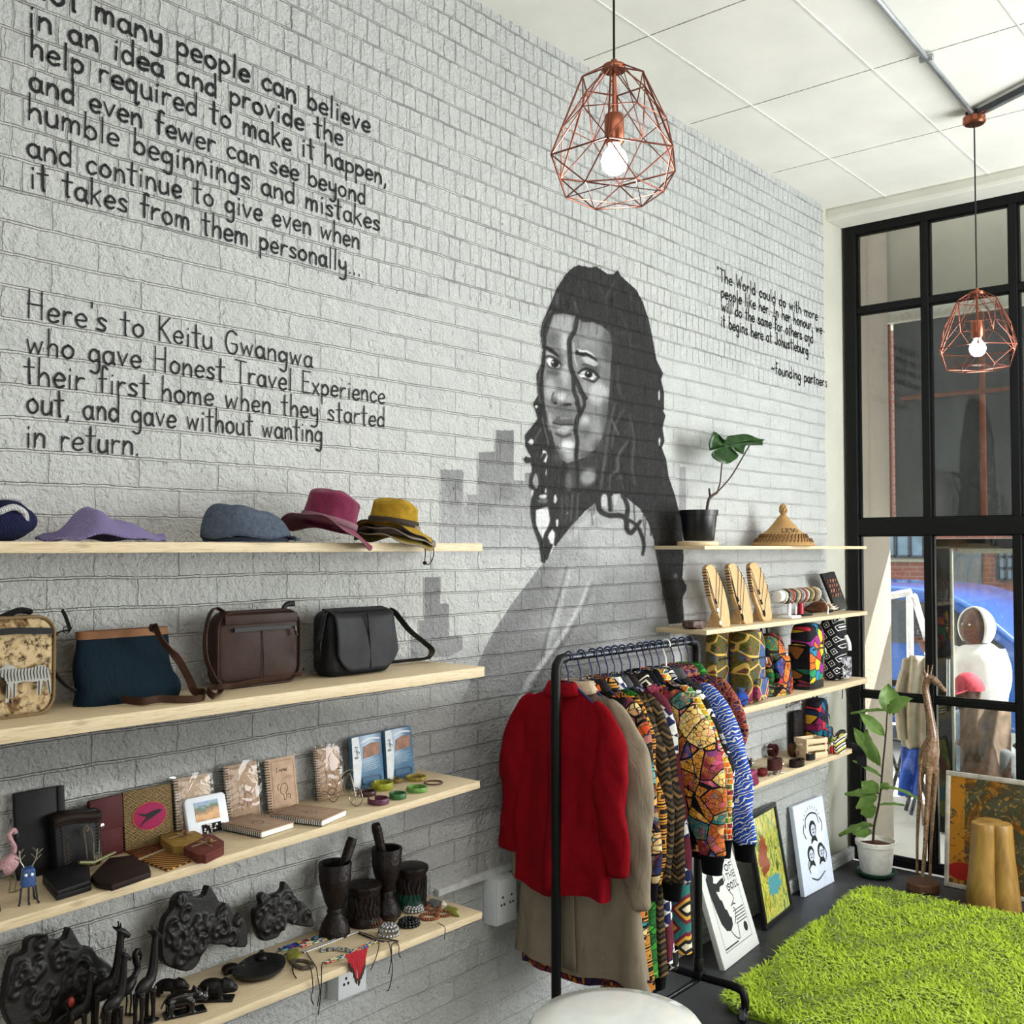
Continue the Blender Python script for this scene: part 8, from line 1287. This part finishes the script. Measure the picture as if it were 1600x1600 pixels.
# open glazed door beyond the panes
DR = bpy.data.objects.new('door_1', None); COL.objects.link(DR); DR['kind'] = 'structure'; xd = 6.85; y0, y1 = on_x(1465, 950, xd)[1], on_x(1486, 950, xd)[1]; zt_ = on_x(1520, 842, xd)[2]
M_DRK = mat('dark_door_frame', '#0d0e0f', .6, spec=.15); M_PALE = mat('pale_door_bead', '#8f9080', .7)
MB().box((xd, (y0+y1)/2, zt_/2), (.05, y0-y1, zt_)).box((xd, y1-.5, zt_-.03), (.05, 1.0, .06)).box((xd, y1-.95, zt_/2), (.05, .1, zt_)).box((xd, y1-.5, .06), (.05, 1.0, .12)).build('door_frame', M_DRK, DR, bv=.003)
MB().box((xd, y1-.006, zt_/2), (.03, .012, zt_-.1)).box((xd, y1-.5, zt_-.075), (.03, .9, .03)).build('door_bead', M_PALE, DR, smooth=False); MB().box((xd, y1-.45, zt_/2), (.005, .9, zt_-.1)).build('pane', M_GLASS, DR, smooth=False)
a, b = V3(on_x(1482, 1030, xd-.06)), V3(on_x(1482, 1088, xd-.06)); MB().tube([a, b], .012, 10).build('door_handle', M_GALV, DR)
# brick building across the street
t = NT('street_brick'); P = t.n('ShaderNodeNewGeometry').outputs['Position']; s = t.n('ShaderNodeSeparateXYZ'); t.L.new(P, s.inputs[0]); cv = t.n('ShaderNodeCombineXYZ'); t.L.new(s.outputs[1], cv.inputs[0]); t.L.new(s.outputs[2], cv.inputs[1]); b = t.n('ShaderNodeTexBrick'); t.i(b, Vector=cv.outputs[0], Scale=1.0, Mortar_Size=.008, Brick_Width=.26, Row_Height=.085, Color1=lin('#8a4a3a'), Color2=lin('#6a3a34'), Mortar=lin('#8a807a')); t.base(t.mix(t.noise(P, 1.2, 4).outputs[0], b.outputs[0], lin('#7a5448'))); M_BRK = t.fin(.9)
BX = 19.0; BG = thing('brick_building', 'red brick building across the street with steel windows', 'building', (BX, 6, 0)); MB().box((2, 0, 4.5), (4, 16, 9)).build('wall', M_BRK, BG, smooth=False)
def bw(P, name, m_, fr=None, nx=0, ny=0):
    a, c = on_x(*P[0], BX), on_x(*P[1], BX); y0, z0, y1, z1 = a[1]-6, a[2], c[1]-6, c[2]; f = MB().box((-.04, (y0+y1)/2, (z0+z1)/2), (.08, abs(y0-y1), abs(z0-z1))).build(name, m_, BG, smooth=False)
    if nx:
        m = MB()
        for i in range(nx+1): m.box((-.1, y0+(y1-y0)*i/nx, (z0+z1)/2), (.05, .05, abs(z0-z1)))
        for i in range(ny+1): m.box((-.1, (y0+y1)/2, z0+(z1-z0)*i/ny), (.05, abs(y0-y1), .05))
        m.build('glazing_bar', mat('window_bar_dark', '#2a3038', .5), f, smooth=False)
M_WGL = mat('street_window_glass', '#5a7a90', .15, 0, .2, 3, spec=.8)
bw(((1380, 832), (1447, 870)), 'window', M_WGL, 1, 3, 1); bw(((1380, 872), (1447, 878)), 'sill', M_PALE); bw(((1561, 852), (1586, 906)), 'window', M_WGL, 1, 2, 3); bw(((1488, 860), (1537, 985)), 'shutter_door', mat('grey_shutter', '#5a6066', .6)); bw(((1610, 852), (1650, 906)), 'window', M_WGL, 1, 2, 3)
# parked car
XC = 9.2; cpx = lambda px, py: (lambda q: (q[1], q[2]))(on_x(px, py, XC)); ya = cpx(1600, 1000)[0]; CR_ = thing('car', 'bright blue parked car seen through the lower panes', 'car', (XC, 4.0, 0)); M_CAR = mat('blue_car_paint', '#1f4f9a', .2, 0, .02, coat=.8); M_CGL = mat('car_glass', '#20282c', .08, 0, .1, 3, spec=.8)
prof = [(1.95, .32), (1.98, .62), (1.9, .86), (1.55, .95), (.95, 1.38), (.2, 1.46), (-.55, 1.42), (-1.15, .98), (-1.9, .86), (-2.1, .66), (-2.1, .34)]
yo = .15; m = MB(); vs = []; sec = [(0, .0), (.06, .0), (.84, 0)]
P2 = [(v.x, v.y) for v in smoothline([(a, b, 0) for a, b in prof], 4)]+[(-2.1, .25), (1.95, .25)]
m.prism([(a+yo, b) for a, b in P2], 1.7, (1.7, 0, 0), (0, -1, 0), (0, 0, 1)); m.build('body', M_CAR, CR_, bv=.06, seg=3)
G = [(1.35, .97), (.9, 1.30), (.2, 1.37), (-.5, 1.33), (-.98, 1.0), (-.2, .96)]
for sx in (-.012, 1.7): MB().prism([(a+yo, b) for a, b in G], .012, (sx, 0, 0), (0, -1, 0), (0, 0, 1)).build('side_window', M_CGL, CR_, smooth=False)
for y in (1.25, -1.35):
    for x in (.02, 1.5): w_ = MB().tube([(x, -(y+yo), .32), (x+.18, -(y+yo), .32)], .32, 28).build('wheel', M_RUBBER, CR_, bv=.02); MB().tube([(x-.01, -(y+yo), .32), (x+.01, -(y+yo), .32)], .2, 20).build('hub', M_GALV, w_)
MB().box((-.02, -.4, 1.0), (.05, .16, .1)).build('mirror', M_CAR, CR_, bv=.02); MB().tube([(-.02, .1, .78), (-.02, -.02, .78)], .012, 8).build('door_handle', M_GALV, CR_)
# white steel A-frame
XA = 7.7; AP = lambda px, py, d=0: V3(on_x(px, py, XA+d)); o0 = AP(1420, 1100); AFm = thing('a_frame', 'white painted steel frame standing on the pavement', 'frame', (o0.x, o0.y, 0)); M_WST = mat('white_steel', '#d5d8da', .4)
for P in ([AP(1385, 932), AP(1424, 925)], [AP(1421, 928), AP(1423, 1200), ], [AP(1428, 930, .0), AP(1452, 1012, .3), AP(1475, 1150, .6)], [AP(1350, 936), AP(1352, 1200)]):
    if len(P) == 2 and abs(P[0].y-P[1].y) < .08: P[1] = Vector((P[0].x, P[0].y, .0))
    for a, b in zip(P, P[1:]): MB().tube([a-AFm.location, b-AFm.location], .028, 4, True, 1, None).build('bar', M_WST, AFm, bv=.004)
# people at the pavement tables
def person(lab, X, head, hr, parts, extra, dirn=-1):
    c = V3(on_x(*head, X)); T = thing('person', lab, 'person', (c.x, c.y, 0)); k = lambda px, py, d=0: V3(on_x(px, py, X+d))-T.location
    for nm, mt_, tubes, vox in parts:
        m = MB()
        for P, R in tubes: m.tube(smoothline([k(*q) for q in P], 4) if len(P) > 2 else [k(*q) for q in P], list(np.interp(np.linspace(0, 1, (len(P)-1)*4+1 if len(P) > 2 else 2), np.linspace(0, 1, len(R)), R)), 12)
        if nm == 'body':
            h = c-T.location; m.ball(h, (hr*.86, hr*.78, hr*1.12), 20, 14); m.ball(h+Vector((-.02, .03*1, -hr*.35)), (hr*.7, hr*.62, hr*.72), 14, 10); m.tube([h+Vector((0, 0, -hr*.6)), h+Vector((0, -.01, -hr*1.7))], [.06, .07], 12)
            f = Vector((-.86, .5, 0)); s_ = Vector((.5, .86, 0)); m.ball(h+f*hr*.80+Vector((0, 0, -hr*.1)), (.016, .018, .026), 10, 8); m.ball(h+f*hr*.72+Vector((0, 0, -hr*.48)), (.03, .02, .014), 10, 8)
            for sd in (-1, 1): m.ball(h+s_*sd*hr*.82-f*.01, (.018, .014, .03), 8, 6)
        o = m.build(nm, mt_, T, remesh=vox, sm=3, ang=180)
    h = c-T.location; f = Vector((-.86, .5, 0)); s_ = Vector((.5, .86, 0))
    for sd in (-1, 1): MB().ball(h+f*hr*.72+s_*sd*.033+Vector((0, 0, hr*.12)), (.011, .011, .008), 10, 8).build('eye', mat('eye_white', '#d8d4cc', .3), T)
    MB().tube([h+f*hr*.76+s_*x*.028+Vector((0, 0, -hr*.5-.006*(1-x*x))) for x in (-1, -.5, 0, .5, 1)], .006, 8).build('teeth', M_PAPER, T)
    for nm, mm, mt_ in extra(T, k, h, hr): mm.build(nm, mt_, T, ang=180, **({'solid': .012} if nm in ('hood', 'hair') else {}))
    return T
M_SKN = mat('brown_skin', '#5a3a2c', .5, 0, .08, 20); M_HOOD = mat('white_hoodie', '#dcdad8', .9, 0, .05, 10); M_JEAN = mat('dark_jeans', '#2a3550', .9, 0, .1, 40); M_BLAN = mat('brown_blanket', '#6a5648', .95, 0, .35, 14, .5, 40)
def fingers(k, px, py, d, ux, uy, sc=1):
    out = []
    for i, (a, l) in enumerate(((-.5, .75), (-.22, .95), (0, 1.0), (.2, .92))): b = k(px, py, d)+Vector((0, -.012+.009*i, .012-.006*i)); e = b+Vector((ux*.03*l-.01, uy*.075*l, .02*l*a+.01)); out.append((b, e))
    return out
def ex1(T, k, h, hr):
    hood = MB(); hood.grid(lambda i, j: (lambda a, e: tuple(h+Vector((.5, .86, 0))*(hr*1.28*math.sin(a)*math.sin(e))+Vector((.86, -.5, 0))*(hr*1.28*math.cos(a)*math.sin(e))*(1.0)+Vector((0, 0, hr*1.38*math.cos(e)-.01))))(-1.8+3.6*i, .05+2.3*j), 24, 14)
    hand = MB()
    for b, e in fingers(k, 1438, 1000, 0, -.2, .9): hand.tube([b, (b+e)/2+Vector((-.004, 0, .004)), e], [.009, .0085, .006], 8)
    b = k(1441, 1005); hand.tube([b, b+Vector((-.02, .03, .03))], [.010, .007], 8); hand.ball(k(1442, 1003), (.03, .042, .022), 12, 8)
    return [('hood', hood, M_HOOD), ('hand', hand, M_SKN)]
person('laughing person in a white hooded jacket sitting outside', 7.9, (1523, 978), .105,
    [('body', M_SKN, [([(1524, 1010), (1528, 1060), (1525, 1110)], [.1, .12, .14]), ([(1480, 1030), (1456, 1022), (1440, 1004)], [.045, .038, .03])], .012),
     ('jacket', M_HOOD, [([(1525, 1006), (1528, 1030), (1530, 1075), (1528, 1120)], [.1, .185, .2, .19]), ([(1503, 1018), (1490, 1030), (1468, 1030), (1450, 1014)], [.09, .075, .065, .05]), ([(1552, 1020), (1564, 1050), (1560, 1085), (1535, 1100, -.15)], [.09, .075, .065, .05])], .018),
     ('trousers', M_JEAN, [([(1520, 1118), (1500, 1130, -.3), (1495, 1140, -.5), (1495, 1230, -.5)], [.12, .1, .09, .07]), ([(1545, 1118), (1545, 1130, -.3), (1545, 1140, -.5), (1548, 1230, -.5)], [.12, .1, .09, .07])], .018)], ex1)
def ex2(T, k, h, hr):
    cap = MB(); cap.grid(lambda i, j: tuple(h+Vector((hr*1.02*math.cos(2*PI*i)*math.sin(j*1.5), hr*1.0*math.sin(2*PI*i)*math.sin(j*1.5), hr*1.2*math.cos(j*1.5)+.01))), 24, 8, True); pk = MB().grid(lambda i, j: tuple(h+Vector((-.86, .5, 0))*(hr*(.7+.7*j))+Vector((.5, .86, 0))*(hr*.8*(i*2-1)*(1-.3*j*j))+Vector((0, 0, hr*.3-.03*j))), 8, 5)
    ph = MB().box(k(1526, 1146, -.2), (.012, .15, .075), (.5, 0, .2)); hand = MB().ball(k(1512, 1152, -.2), (.03, .045, .03), 12, 8)
    for b, e in fingers(k, 1516, 1151, -.2, .1, -.7): hand.tube([b, (b+e)/2, e], [.010, .009, .007], 8)
    return [('cap', cap, mat('red_cap', '#a8283a', .8)), ('cap_peak', pk, mat('red_cap', '#a8283a', .8)), ('phone', ph, M_RUBBER), ('hand', hand, M_SKN), ('blanket', MB().grid(lambda i, j: tuple(k(1500+80*i, 1112+125*j-14*math.sin(PI*i), -.26-.3*j-.06*math.sin(PI*i)+.03*math.sin(i*14+j*4))), 30, 20), M_BLAN)]
person('person in a red cap bent over a phone, brown blanket on the lap', 7.35, (1513, 1082), .105,
    [('body', M_SKN, [([(1515, 1115), (1525, 1150), (1535, 1195)], [.09, .12, .14]), ([(1490, 1180, -.1), (1505, 1160, -.2)], [.045, .035])], .012),
     ('jacket', mat('washed_denim', '#8a9ab0', .9, 0, .2, 20), [([(1518, 1108), (1528, 1140), (1540, 1200)], [.09, .17, .18]), ([(1505, 1122), (1482, 1160), (1490, 1190, -.1), (1506, 1165, -.2)], [.08, .07, .06, .045])], .018),
     ('trousers', mat('grey_trousers', '#5a5a5e', .9, 0, .2, 20), [([(1535, 1195), (1530, 1190, -.4), (1530, 1300, -.45)], [.12, .09, .07]), ([(1555, 1195), (1570, 1190, -.4), (1572, 1300, -.45)], [.12, .09, .07])], .018)], ex2)
# folding chairs and the jacket over one back
XF = 7.15; FP = lambda px, py, d=0: V3(on_x(px, py, XF+d))
def chair(lab, px0, px1, ytop, d):
    a, b = FP(px0, 1170, d), FP(px1, 1170, d); T = thing('slatted_chair', lab, 'chair', (a.x, (a.y+b.y)/2, 0), 0, 'black slatted cafe chairs'); w = abs(a.y-b.y); m_ = mat('black_chair', '#17181a', .5)
    for i in range(3): MB().box((0, 0, .86-.1*i), (.02, w, .045)).build('back_slat', m_, T, bv=.003)
    for i in range(5): MB().box((.05+.09*i, 0, .46), (.07, w, .018)).build('seat_slat', m_, T, bv=.003)
    for s_ in (-1, 1): MB().tube([(-.03, s_*w/2, .9), (.0, s_*w/2, .46), (.4, s_*w/2, .0)], .014, 8).build('leg', m_, T); MB().tube([(.42, s_*w/2*.9, .46), (.0, s_*w/2*.9, .0)], .014, 8).build('leg', m_, T)
    return T
chair('black slatted chair left of the draped jacket, outside', 1384, 1416, 1150, .1); chair('black slatted chair under the draped beige jacket, outside', 1420, 1462, 1150, 0)
q = FP(1441, 1170); JK = thing('draped_jacket', 'beige jacket draped over the back of the outside chair', 'jacket', (q.x, q.y, .62)); MB().grid(lambda i, j: (-.04-.05*math.sin(PI*i)+.02*math.sin(i*16+j*3)-.04*math.sin(j*PI), (i-.5)*.24*(1-.15*j)+.0, .42-.58*(1-j)+.04*math.sin(PI*i)*j), 26, 18).build('body', mat('beige_canvas_jacket', '#a39a88', .9, 0, .15, 12), JK, solid=.02, ang=180); MB().tube(smoothline([(-.07, .08, .34), (-.1, .11, .18), (-.1, .1, .0), (-.09, .09, -.1)], 4), .05, 12, sx=.7).build('sleeve', mat('beige_canvas_jacket', '#a39a88'), JK)
BL_ = thing('blue_cloth', 'bright blue folded cloth hanging below the beige jacket', 'cloth', (q.x-.02, q.y+.03, .14)); MB().grid(lambda i, j: (-.06-.03*math.sin(i*9+j*4)-.03*math.sin(PI*j), (i-.5)*.14+.03*(1-j), .32*j), 16, 12).build('fabric', mat('royal_blue_cloth', '#2a52b8', .9), BL_, solid=.015, ang=180)
